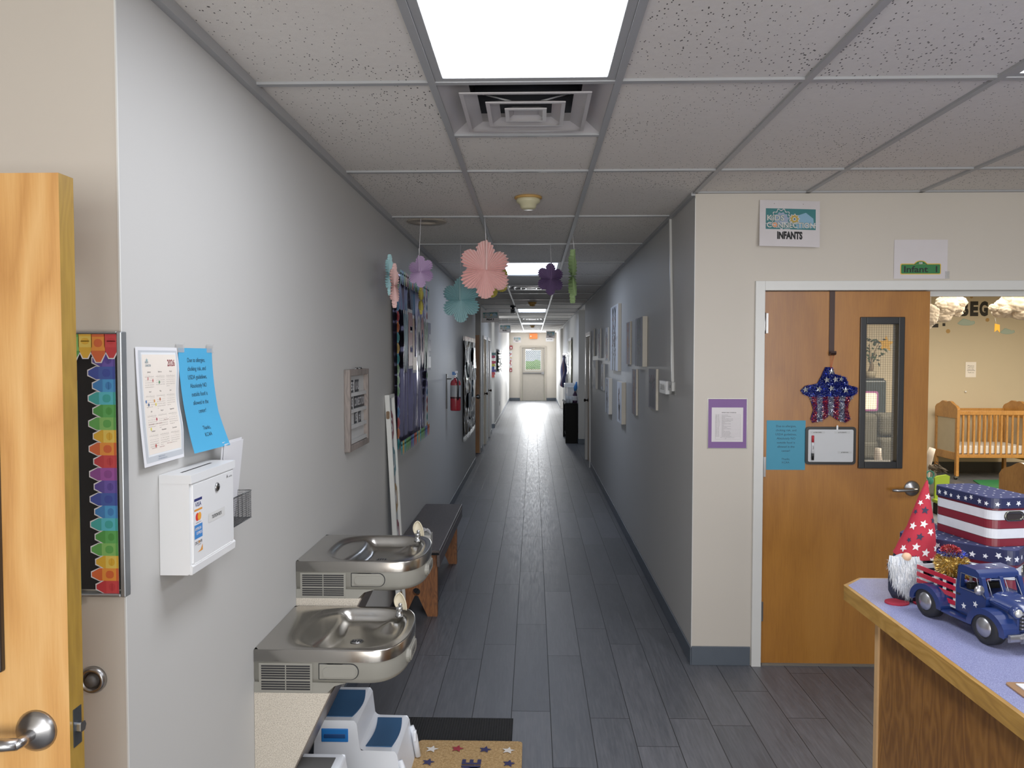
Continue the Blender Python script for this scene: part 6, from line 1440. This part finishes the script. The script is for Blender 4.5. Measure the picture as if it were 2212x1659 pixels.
for dx, dy, a in ((-.048, -.045, .3), (.035, -.052, -.25)):
    g = Fr(f.p(dx, dy, .0005), (math.cos(a), math.sin(a), 0), (-math.sin(a), math.cos(a), 0)); b.prism([(.036 * math.cos(k * PI / 12), .030 * math.sin(k * PI / 12)) for k in range(24)], g, 0, .004, colr('red_felt', '#9c1830', .95))
b.obj('felt_feet', t)
for px, py, sg in ((1927, 1228, -1), (2010, 1222, 1)):
    x, z = Gx(px), Gz(py); b = B(); b.tube([(gx_ + sg * .03, gy_ + .0, z + .03), (x, gy_ - .005, z + .01), (x - sg * .002, gy_ - .015, z - .022)], [.014, .016, .012], M_navyc, 10); b.ell((x - sg * .002, gy_ - .015, z - .024), .013, M_navyc, 10, 8); b.obj('arm', t)
# hat: bent cone
hz0, hz1 = Gz(1203), Gz(1037); hx0, hx1 = Gx(1974), Gx(2001)
def hatp(a, q, off=0):
    q = max(0, min(1, q))
    rx = (.058) * (1 - q) ** .92 + .002; cx = hx0 + (hx1 - hx0) * q ** 1.1 + .004 * math.sin(q * 5)
    wr = 1 + .035 * noise.noise(Vec((math.cos(a) * 2, math.sin(a) * 2, q * 9)))
    sag = -.012 * math.cos(a - .3) * (1 - q) ** 3 - .006 * math.sin(a * 2) * (1 - q) ** 3
    r = rx * wr + off
    return Vec((cx + r * math.cos(a) * 1.0, gy_ - .004 + r * math.sin(a) * .88, hz0 + (hz1 - hz0) * q + sag))
b = B(); n = 40; K = 26; vs = [hatp(2 * PI * i / n, k / K) for k in range(K + 1) for i in range(n)]
b.add(vs, [(k * n + i, k * n + (i + 1) % n, (k + 1) * n + (i + 1) % n, (k + 1) * n + i) for k in range(K) for i in range(n)], M_hat, True)
M_st1 = colr('star_white', '#e6dfe0', .8); M_st2 = colr('star_navy', '#1b1b38', .8)
def hstar(a0, q0, r, m, rot):
    rr_ = .058 * (1 - q0) ** .92 + .004
    b.star(0, 0, r, None, 0, m, rot, .45, fn=lambda u, v: hatp(a0 + u / rr_, q0 + v / (hz1 - hz0), .0016))
for a, q_, r_, m, ro in ((-1.35, .80, .0105, M_st1, .2), (-2.4, .72, .009, M_st1, .5), (-1.75, .63, .0125, M_st2, .1), (-2.75, .60, .009, M_st2, .4), (-1.8, .46, .0125, M_st1, .3), (-2.6, .42, .0125, M_st1, .1), (-1.25, .36, .012, M_st1, .6), (-1.95, .30, .012, M_st2, .2), (-2.55, .24, .009, M_st2, .5), (-2.05, .17, .0125, M_st1, 0), (-2.7, .12, .012, M_st1, .3), (-1.5, .10, .0135, M_st1, .1), (-2.0, .03, .010, M_st2, .4), (-.9, .5, .011, M_st2, .2), (-.8, .15, .012, M_st1, .2), (-.4, .3, .012, M_st1, .2), (.3, .5, .011, M_st2, .2), (.9, .2, .012, M_st1, .2), (1.6, .4, .012, M_st1, .1), (2.3, .2, .012, M_st2, .2), (-1.1, -.0, .012, M_st1, .4)):
    hstar(a, q_, r_, m, ro)
b.obj('starred_hat', t)
b = B(); nx, nz = Bx(1959), Bz(1203); b.ell((nx, gy_ - .058, nz), (.0135, .012, .012), mat('peach_nose', '#dcb08c', .6), 18, 12); b.obj('nose', t)
b = B(); rr = random.Random(31); M_b1, M_b2, M_b3 = mat('beard_white', '#d7dade', .8), mat('beard_cool', '#b6bec9', .8), mat('beard_light', '#eceff1', .8)
b.ell((Bx(1962), gy_ - .035, Bz(1225)), (.040, .024, .034), M_b2, 18, 10)
for i in range(2600):
    u = rr.uniform(-1, 1); h = rr.random() ** 1.3; wz = Bz(1203) - h * .058; x = Bx(1961) + u * .045 * (1 - h * .3)
    y = gy_ - .036 - .020 * math.sqrt(max(0, 1 - u * u)) - rr.uniform(0, .006)
    L = rr.uniform(.035, .075) * (1.15 - .45 * abs(u)); out = u * rr.uniform(.0, .32); p = Vec((x, y, wz)); d = Vec((out * L * .5, -.003 - rr.uniform(0, .006), -L)); w_ = .0009; sx_ = rr.choice((-1, 1)) * .002
    q1 = p + d * .5 + Vec((out * .01 + sx_, -.004, 0)); q2 = p + d + Vec((-out * .006 + rr.gauss(0, .0035), .002, 0)); sd = Vec((w_, 0, 0))
    b.add([p - sd, p + sd, q1 + sd, q1 - sd, q2], [(0, 1, 2, 3), (3, 2, 4)], rr.choice([M_b1, M_b1, M_b2, M_b3]))
for i in range(60):
    u = rr.choice((-1, 1)); p = Vec((Bx(1961) + u * .036, gy_ - .05, Bz(1210) - rr.uniform(0, .02))); q2 = p + Vec((u * rr.uniform(.01, .028), -.004, rr.uniform(-.025, .008))); b.add([p, p + Vec((0, 0, .0006)), q2], [(0, 1, 2)], M_b1)
b.obj('fur_beard', t)

# ---------------- keepsake boxes
M_nvy = mat('navy_paperboard', '#1b2144', .4, var=.06, vs=30); M_nvt = mat('navy_lid_top', '#34385c', .85, var=.05, spec=.2); M_wst = mat('distressed_white_stripe', '#cfd3da', .5, var=.1, vs=40); M_rst = mat('deep_red_stripe', '#6c1422', .4, var=.08, vs=30); M_wstar = colr('printed_star_white', '#dcdfe6', .5)
def sbox(L0, N0, wd, z0, z1, lid, label, handle=True, seed=1, inset=.004):
    """L0 left back corner, N0 near corner; wd width to the right"""
    L0, N0 = Vec((*L0, 0)), Vec((*N0, 0)); d = (N0 - L0); ln = d.length; dv = d.normalized(); pv = Vec((-dv.y, dv.x, 0)); c = (L0 + N0) / 2 + pv * wd / 2
    t = thing('gift_box', label, 'box', (c.x, c.y, z0), 'stars and stripes keepsake boxes on the counter'); fr = Fr((c.x, c.y, 0), dv, pv); rr = random.Random(seed)
    rc = .028; base = rrect(ln - 2 * inset, wd - 2 * inset, rc, 6); zz0, zl = z0 + .001, z1 - lid
    bands = [(0, .19, M_rst), (.19, .20, M_ink), (.20, .44, M_wst), (.44, .45, M_ink), (.45, .66, M_rst), (.66, .67, M_ink), (.67, .90, M_wst), (.90, .91, M_ink), (.91, 1.0, M_rst)]
    b = B()
    for a, e, m in bands: b.prism(base, fr, zz0 + (zl + .006 - zz0) * a, zz0 + (zl + .006 - zz0) * e, m)
    b.obj('striped_body', t)
    lidp = rrect(ln, wd, rc + .003, 7); b = B(); b.prism(lidp, fr, zl, z1 - .0015, M_nvy); b.prism(rrect(ln - .003, wd - .003, rc, 7), fr, z1 - .0015, z1, M_nvt); b.prism(lidp, fr, zl - .0, zl + .0025, M_rst)
    # stars on the top
    nx, ny = int(ln / .028), int(wd / .026)
    for i in range(nx):
        for j in range(ny):
            u = -ln / 2 + .014 + i * (ln - .028) / max(1, nx - 1) + rr.uniform(-.004, .004); v = -wd / 2 + .014 + j * (wd - .028) / max(1, ny - 1) + rr.uniform(-.004, .004)
            if abs(u) > ln / 2 - .02 and abs(v) > wd / 2 - .02: continue
            b.star(u, v, rr.uniform(.0038, .0052), fr, z1 + .0003, M_wstar, rr.uniform(0, 6))
    # stars round the rim
    P = [Vec((u, v, 0)) for u, v in rrect(ln, wd, rc + .003, 7)]; P.append(P[0]); cum = [0]
    for i in range(len(P) - 1): cum.append(cum[-1] + (P[i + 1] - P[i]).length)
    def per(s, z, off=.0008):
        s %= cum[-1]; i = max(k for k in range(len(cum) - 1) if cum[k] <= s); q = (s - cum[i]) / max(1e-9, cum[i + 1] - cum[i]); p = P[i].lerp(P[i + 1], q); tn = (P[i + 1] - P[i]).normalized(); nn_ = Vec((tn.y, -tn.x, 0)); p = p + nn_ * off
        return fr.p(p.x, p.y, z)
    s = .01
    while s < cum[-1] - .012:
        zc = zl + lid * rr.uniform(.35, .68); rad_ = min(lid * .26, .0095) * rr.uniform(.8, 1.1); b.star(0, 0, rad_, None, 0, M_wstar, rr.uniform(0, 1.2), .45, fn=lambda u, v, s=s, zc=zc: per(s + u, zc + v)); s += rr.uniform(.022, .034)
    b.obj('starred_lid', t)
    if handle:
        hf = Fr(fr.p(ln / 2 - inset + .0004, 0, zz0 + (zl - zz0) * .80), pv, (0, 0, 1)); ow, oh = wd * .42, (zl - zz0) * .27
        b = B(); out = rrect(ow, oh, oh * .48, 7); inn = rrect(ow - .012, oh - .012, (oh - .012) * .48, 7); n = len(out)
        # ring
        b.add([hf.p(u, v, 0) for u, v in out] + [hf.p(u * .985, v * .96, .004) for u, v in out] + [hf.p(u, v, .0035) for u, v in inn] + [hf.p(u, v, -.003) for u, v in inn], [(k * n + i, k * n + (i + 1) % n, (k + 1) * n + (i + 1) % n, (k + 1) * n + i) for k in range(3) for i in range(n)], mat('antique_silver', '#6e6e66', .25, 1), True); b.obj('metal_grommet', t)
        b = B(); b.prism(inn, hf, -.002, .0012, mat('handle_opening_black', '#120608', .7)); b.obj('hand_hole', t)
    return t
z_m = onY(1937, 1152, 2.42)[1]
def at(px, py, z): return onZ(px, py, z)
Ls, Ns = at(1937, 1151, z_m), at(2197, 1192, z_m); sbox(Ls, Ns, .235, ZC, z_m, .045, 'larger stars and stripes box at the bottom of the stack behind the gnome', True, 4)
# upper box rests on it
Lu = at(2013, 1150, z_m); z_t = onY(2141, 1079, at(2141, 1186, z_m)[1])[1]
Lu, Nu = at(2013, 1046, z_t), at(2143, 1077, z_t)
sbox(Lu, Nu, .150, z_m, z_t, .032, 'smaller stars and stripes box on top of the stack with a metal handle hole', True, 7)

# ---------------- toy truck
(rx_, ry_), (fx_, fy_) = onZ(2010, 1331, ZC), onZ(2137, 1391, ZC)
hd = Vec((fx_ - rx_, fy_ - ry_, 0)); WB = hd.length; hd.normalize(); lf = Vec((-hd.y, hd.x, 0)); HW_ = .068
O = Vec((fx_, fy_, ZC)) + lf * HW_
M = Matrix(((hd.x, lf.x, 0, O.x), (hd.y, lf.y, 0, O.y), (0, 0, 1, O.z), (0, 0, 0, 1)))
k_ = WB / .213
M = M @ Matrix.Scale(k_, 4)
M_tn = mat('truck_navy_enamel', '#16285c', .3, var=.05, coat=.4); M_tsl = mat('truck_silver', '#9c9ca0', .3, .85); M_tire = mat('black_tire', '#0d0e10', .6)
t = thing('toy_pickup_truck', 'navy metal toy pickup truck with white stars and red stake sides on the counter', 'toy truck', tuple(M @ Vec((-.1, 0, 0))))
def TB(): return B(M)
# side view frames: u along x, v up; w to the right side (-y) / left
fR = Fr((0, -.0, 0), (1, 0, 0), (0, 0, 1))      # w = u x v = -y
def both(b, pts, y0, y1, m):
    b.prism(pts, fR, y0, y1, m); b.prism(pts, fR, -y0, -y1, m)
# lower cab and doors
b = TB(); cab = [(-.128, .046), (-.028, .046), (-.022, .112), (-.128, .112)]; b.prism(cab, fR, -.060, .060, M_tn); b.obj('cab_body', t, bevel=.005, seg=3)
b = TB()
both(b, [(-.128, .108), (-.116, .108), (-.112, .158), (-.122, .158)], .046, .060, M_tn)            # rear pillars
both(b, [(-.038, .108), (-.024, .108), (-.040, .158), (-.052, .158)], .048, .060, M_tn)           # front pillars
b.prism([(-.030, .108), (-.024, .108), (-.041, .158), (-.047, .158)], fR, -.005, .005, M_tn)       # windshield divider
b.box(-.122, -.114, -.05, .05, .146, .16, M_tn); b.box(-.128, -.118, -.05, .05, .108, .12, M_tn)
b.prism([(-.124, .154), (-.046, .152), (-.050, .166), (-.062, .173), (-.110, .174), (-.122, .168)], fR, -.059, .059, M_tn)
b.obj('roof_and_pillars', t, bevel=.004, seg=3)
b = TB(); fz = Fr((0, 0, 0), (1, 0, 0), (0, 1, 0))
for u, v, z in ((-.105, -.028, .1746), (-.072, -.012, .1742), (-.092, .025, .1748), (-.065, .035, .174)): b.star(u, v, .0085, fz, z, M_wstar, u * 60, .42)
for u, v in ((-.058, .083), (-.098, .066)): b.star(u, v, .0095, fR, .0606, M_wstar, u * 40, .42); b.star(u, v, .0095, fR, -.0606, M_wstar, u * 40, .42)
b.box(-.123, -.112, -.0625, -.0605, .092, .0955, M_ink)
for u, v in ((-.008, -.02), (.012, .012), (.026, -.012)): b.star(u, v, .0085, fz, .1236 - (u + .03) * .13, M_wstar, u * 50, .42)
b.obj('painted_stars', t)
b = TB(); M_rim = mat('window_silver_line', '#8f94a0', .3, .7)
for y0, y1 in ((.008, .044), (-.044, -.008)):
    A = [(-.0225, y0, .113), (-.0225, y1, .113), (-.0405, y1 * .93, .152), (-.0405, y0, .152)]; b.tube([(x + .002, y, z) for x, y, z in A + A[:1]], .0012, M_rim, 5)
for y in (-.0615, .0615): A = [(-.112, y, .113), (-.042, y, .113), (-.054, y, .153), (-.109, y, .153)]; b.tube(A + A[:1], .0011, M_rim, 5)
b.obj('window_trim', t)
# hood and nose
b = TB(); 
def hood(u, v):
    x = -.026 + .088 * u; s = v * 2 - 1; hw = .052 - .012 * u
    return M @ Vec((x, s * hw, .122 - .012 * u - .022 * abs(s) ** 3 - .010 * u ** 6)) if 0 else Vec((x, s * hw, .124 - .013 * u - .020 * abs(s) ** 3.2 - .012 * u ** 7))
b.grid(hood, 16, 20, M_tn); b.prism([(-.028, .046), (.058, .046), (.062, .06), (.062, .100), (-.028, .108)], fR, -.047, .047, M_tn); b.obj('hood', t, bevel=.006, seg=3)
b = TB(); b.prism([(-.02, .1), (.06, .092), (.064, .098), (-.02, .106)], fR, -.052, .052, M_tn); b.obj('hood_shelf', t, bevel=.003)
# fenders
def fender(xc, name='fender'):
    n = 14; R1, R0 = .062, .046; yc = .042
    for s in (1, -1):
        b = TB(); pts = []
        for i in range(n + 1): a = PI * 1.03 - (PI * 1.06) * i / n; pts.append((xc + R1 * math.cos(a) * (1.02), yc + R1 * math.sin(a) * .80))
        for i in range(n + 1): a = (PI * i / n); pts.append((xc + R0 * math.cos(a), yc - .004 + R0 * math.sin(a) * .84))
        b.prism(pts, fR, s * .044, s * .088, M_tn); b.obj(name, t, bevel=.009, seg=4)
fender(0.006); fender(-.213)
for s in (1, -1): b = TB(); b.box(-.156, -.05, *sorted((s * .055, s * .084)), .033, .041, M_tn); b.obj('running_board', t, bevel=.003)
b = TB(); b.box(-.275, .05, -.045, .045, .034, .05, M_tn); b.obj('chassis', t, bevel=.003)
# bed with stake sides
M_rp = colr('truck_red_paint', '#a3122a', .35); M_wp = colr('truck_white_paint', '#d9dade', .4)
b = TB(); b.box(-.278, -.13, -.058, .058, .048, .054, M_wp); b.obj('bed_floor', t)
for s in (1, -1):
    for z in (.056, .076, .096, .116): b = TB(); b.box(-.282, -.131, *sorted((s * .058, s * .0615)), z, z + .0125, M_rp); b.obj('side_slat', t, bevel=.001)
    for x in (-.272, -.215, -.18, -.14): b = TB(); b.box(x, x + .009, *sorted((s * .0545, s * .058)), .05, .1285, M_wp); b.obj('stake_post', t)
for z in (.076, .116): b = TB(); b.box(-.285, -.281, -.06, .06, z, z + .0125, M_wp); b.obj('tail_slat', t)
# wheels
for x in (0, -.213):
    for s in (1, -1):
        b = TB(); wf = Fr((x, s * .052, .044), (1, 0, 0), (0, 0, 1)) if s < 0 else Fr((x, s * .052, .044), (-1, 0, 0), (0, 0, 1))
        b.lathe([(0, 0), (.04, 0), (.044, .006), (.044, .028), (.040, .034), (.026, .034), (.024, .030), (0, .030)], wf, M_tire, 36); w_ = b.obj('wheel', t)
        b = TB(); b.lathe([(.026, .032), (.024, .036), (.016, .040), (.005, .0425), (0, .043)], wf, M_tsl, 30); b.obj('hubcap', w_)
# front end
b = TB()
for i in range(5): z = .058 + i * .009; b.box(.062, .070, -.040, .040, z, z + .0045, M_tsl)
for y in (-.022, .018): b.box(.066, .074, y, y + .004, .054, .104, M_tsl)
b.box(.060, .064, -.040, .040, .055, .100, M_ink); b.obj('grille', t, bevel=.001)
for s in (1, -1):
    hl = Fr((.058, s * .046, .098), (0, 1, 0), (0, 0, 1)); b = TB(); b.lathe([(0, -.02), (.0125, -.01), (.0145, 0), (.0145, .006), (.0115, .007)], hl, M_tn, 24); h_ = b.obj('headlight', t)
    b = TB(); b.lathe([(.0115, .006), (.009, .010), (.005, .012), (0, .0125)], hl, mat('pearl_headlight_lens', '#c9c9c2', .25, .5), 20); b.obj('lens', h_)
b = TB(); b.prism([(.071, .030), (.079, .032), (.081, .040), (.079, .048), (.071, .050)], fR, -.080, .080, M_tsl)
for y in (-.045, .045): b.prism([(.076, .026), (.085, .030), (.086, .045), (.083, .054), (.076, .053)], fR, y - .004, y + .004, M_tsl)
b.obj('front_bumper', t, bevel=.003, seg=3)
for s in (1, -1):
    b = TB(); b.tube([(-.026, s * .056, .104), (-.022, s * .070, .118), (-.020, s * .080, .128)], .0014, M_tsl, 6); b.lathe([(0, 0), (.0125, .0), (.0135, .004), (.010, .009), (0, .010)], Fr((-.024, s * .082, .132), (0, 1, 0), (0, 0, 1)), M_tsl, 20); b.obj('side_mirror', t)
b = TB(); b.box(-.105, -.09, -.05, .05, .1, .128, M_esp); b.obj('seat', t, bevel=.004)

# ---------------- tinsel puppy riding in the truck bed
dc = M @ Vec((-.19, .0, 0)); hx_, hz_ = onY(2056, 1219, dc.y); hc = Vec((hx_, dc.y, hz_)); hr_ = .046
t = thing('tinsel_puppy', 'gold tinsel puppy with a red and blue hat riding in the toy truck bed', 'figurine', (dc.x, dc.y, ZC + .055)); rr = random.Random(17)
def puff(b, c, r, mats, n, ln=.014, cond=None, wd=.0009):
    pts = []; c = Vec(c)
    while len(pts) < n:
        d = Vec((rr.gauss(0, 1), rr.gauss(0, 1), rr.gauss(0, 1))).normalized()
        if cond and not cond(d): continue
        pts.append((c + Vec((d.x * r[0], d.y * r[1], d.z * r[2])), d))
    b.blades(pts, ln, wd, mats, rr)
look = (hd - lf * .3 * 0).normalized()
b = B(); b.ell(hc, (.037, .037, .031), T_gold[0], 16, 10); puff(b, hc, (.038, .038, .032), T_gold, 3400, .011)
sn = hc + Vec((.018, -.030, -.012)); puff(b, sn, (.017, .017, .014), T_gold, 900, .010); b.obj('gold_head', t)
b = B(); ec = hc + Vec((-.002, -.045, .009)); b.ell(ec, (.0055, .003, .0055), M_black, 14, 8); b.ell(hc + Vec((.030, -.036, .009)), (.0045, .003, .005), M_black, 12, 8); b.ell(sn + Vec((.014, -.016, .004)), (.006, .006, .005), M_black, 12, 8); b.obj('eyes_and_nose', t)
b = B(); bc = hc + Vec((.004, .0, -.048)); b.ell(bc, (.026, .026, .02), T_blue[0], 14, 8); puff(b, bc, (.028, .028, .022), T_blue, 1600, .011); b.obj('blue_collar', t)
b = B(); bd = bc + Vec((.006, .0, -.035)); b.ell(bd, (.03, .03, .03), T_gold[0], 14, 8); puff(b, bd, (.032, .032, .032), T_gold, 1200, .011, lambda d: d.z > -.6); b.obj('gold_body', t)
b = B(); puff(b, hc + Vec((0, 0, .031)), (.031, .031, .006), T_blue + [T_wht[1]], 1300, .009, lambda d: d.z > -.3); b.obj('blue_hat_brim', t)
b = B(); puff(b, hc + Vec((-.004, 0, .037)), (.021, .021, .012), T_red, 1200, .008, lambda d: d.z > -.1); b.obj('red_hat_crown', t)

# ================================================================== LIGHT AND CAMERA
wd_ = bpy.data.worlds.new('sky'); S.world = wd_; wd_.use_nodes = True; bg = wd_.node_tree.nodes['Background']; bg.inputs[0].default_value = (.74, .86, 1, 1); bg.inputs[1].default_value = LW
def area(name, loc, rot, sx, sy, e, col=(1, 1, 1), spread=PI):
    l = bpy.data.lights.new(name, 'AREA'); l.shape = 'RECTANGLE'; l.size = sx; l.size_y = sy; l.energy = e; l.color = col; l.spread = spread
    o = bpy.data.objects.new(name, l); COL.objects.link(o); o.location = loc; o.rotation_euler = rot; return o
area('window_daylight', (1.0, -3.5, 1.35), (PI / 2 + .10, 0, 0), 5.2, 1.7, L_WIN, (1, .985, .96))
area('nursery_ceiling_lamp', (5.5, 7.6, H + .01), (0, 0, 0), 4.0, 4.0, L_NUR, (1, .88, .70))
area('exit_daylight', (0, YF - .12, 1.45), (-PI / 2, 0, 0), .6, .75, L_EXIT, (.95, .98, 1))
area('alcove_daylight', (2.2, 24.3, 1.7), (0, PI / 2 - .65, 0), 1.4, 2.0, L_ALC, (1, .99, .97), 2.0)
area('alcove_fill_left', (-2.2, 18.0, 1.5), (0, -PI / 2, 0), 1.8, .8, L_ALC * .3, (.9, .95, 1))  # lamp added to brighten the left alcove, which has no window
area('alcove_fill_right', (2.2, 14.3, 1.4), (0, PI / 2, 0), 1.6, 1.4, L_ALC * .05, (.9, .95, 1))  # weak fill lamp added in the right alcove, no window there
cam = bpy.data.cameras.new('camera'); co = bpy.data.objects.new('camera', cam); COL.objects.link(co)
cam.sensor_fit = 'HORIZONTAL'; cam.sensor_width = 36; cam.lens = 36 * F / 2212; cam.clip_start = .05; cam.clip_end = 200
r_ = Matrix.Rotation(YAW, 4, 'Z') @ Matrix.Rotation(PI / 2 - PIT, 4, 'X') @ Matrix.Rotation(ROL, 4, 'Z')
co.matrix_world = Matrix.Translation((0, 0, CH)) @ r_
S.camera = co
cy = S.cycles; cy.max_bounces = 7; cy.diffuse_bounces = 4; cy.glossy_bounces = 3; cy.transmission_bounces = 4; cy.transparent_max_bounces = 8; cy.caustics_reflective = False; cy.caustics_refractive = False; cy.use_adaptive_sampling = True; cy.adaptive_threshold = .04; cy.use_denoising = True; cy.sample_clamp_indirect = 6
S.view_settings.view_transform = 'Standard'; S.view_settings.look = 'None'; S.view_settings.exposure = EXPO; S.view_settings.gamma = GAM
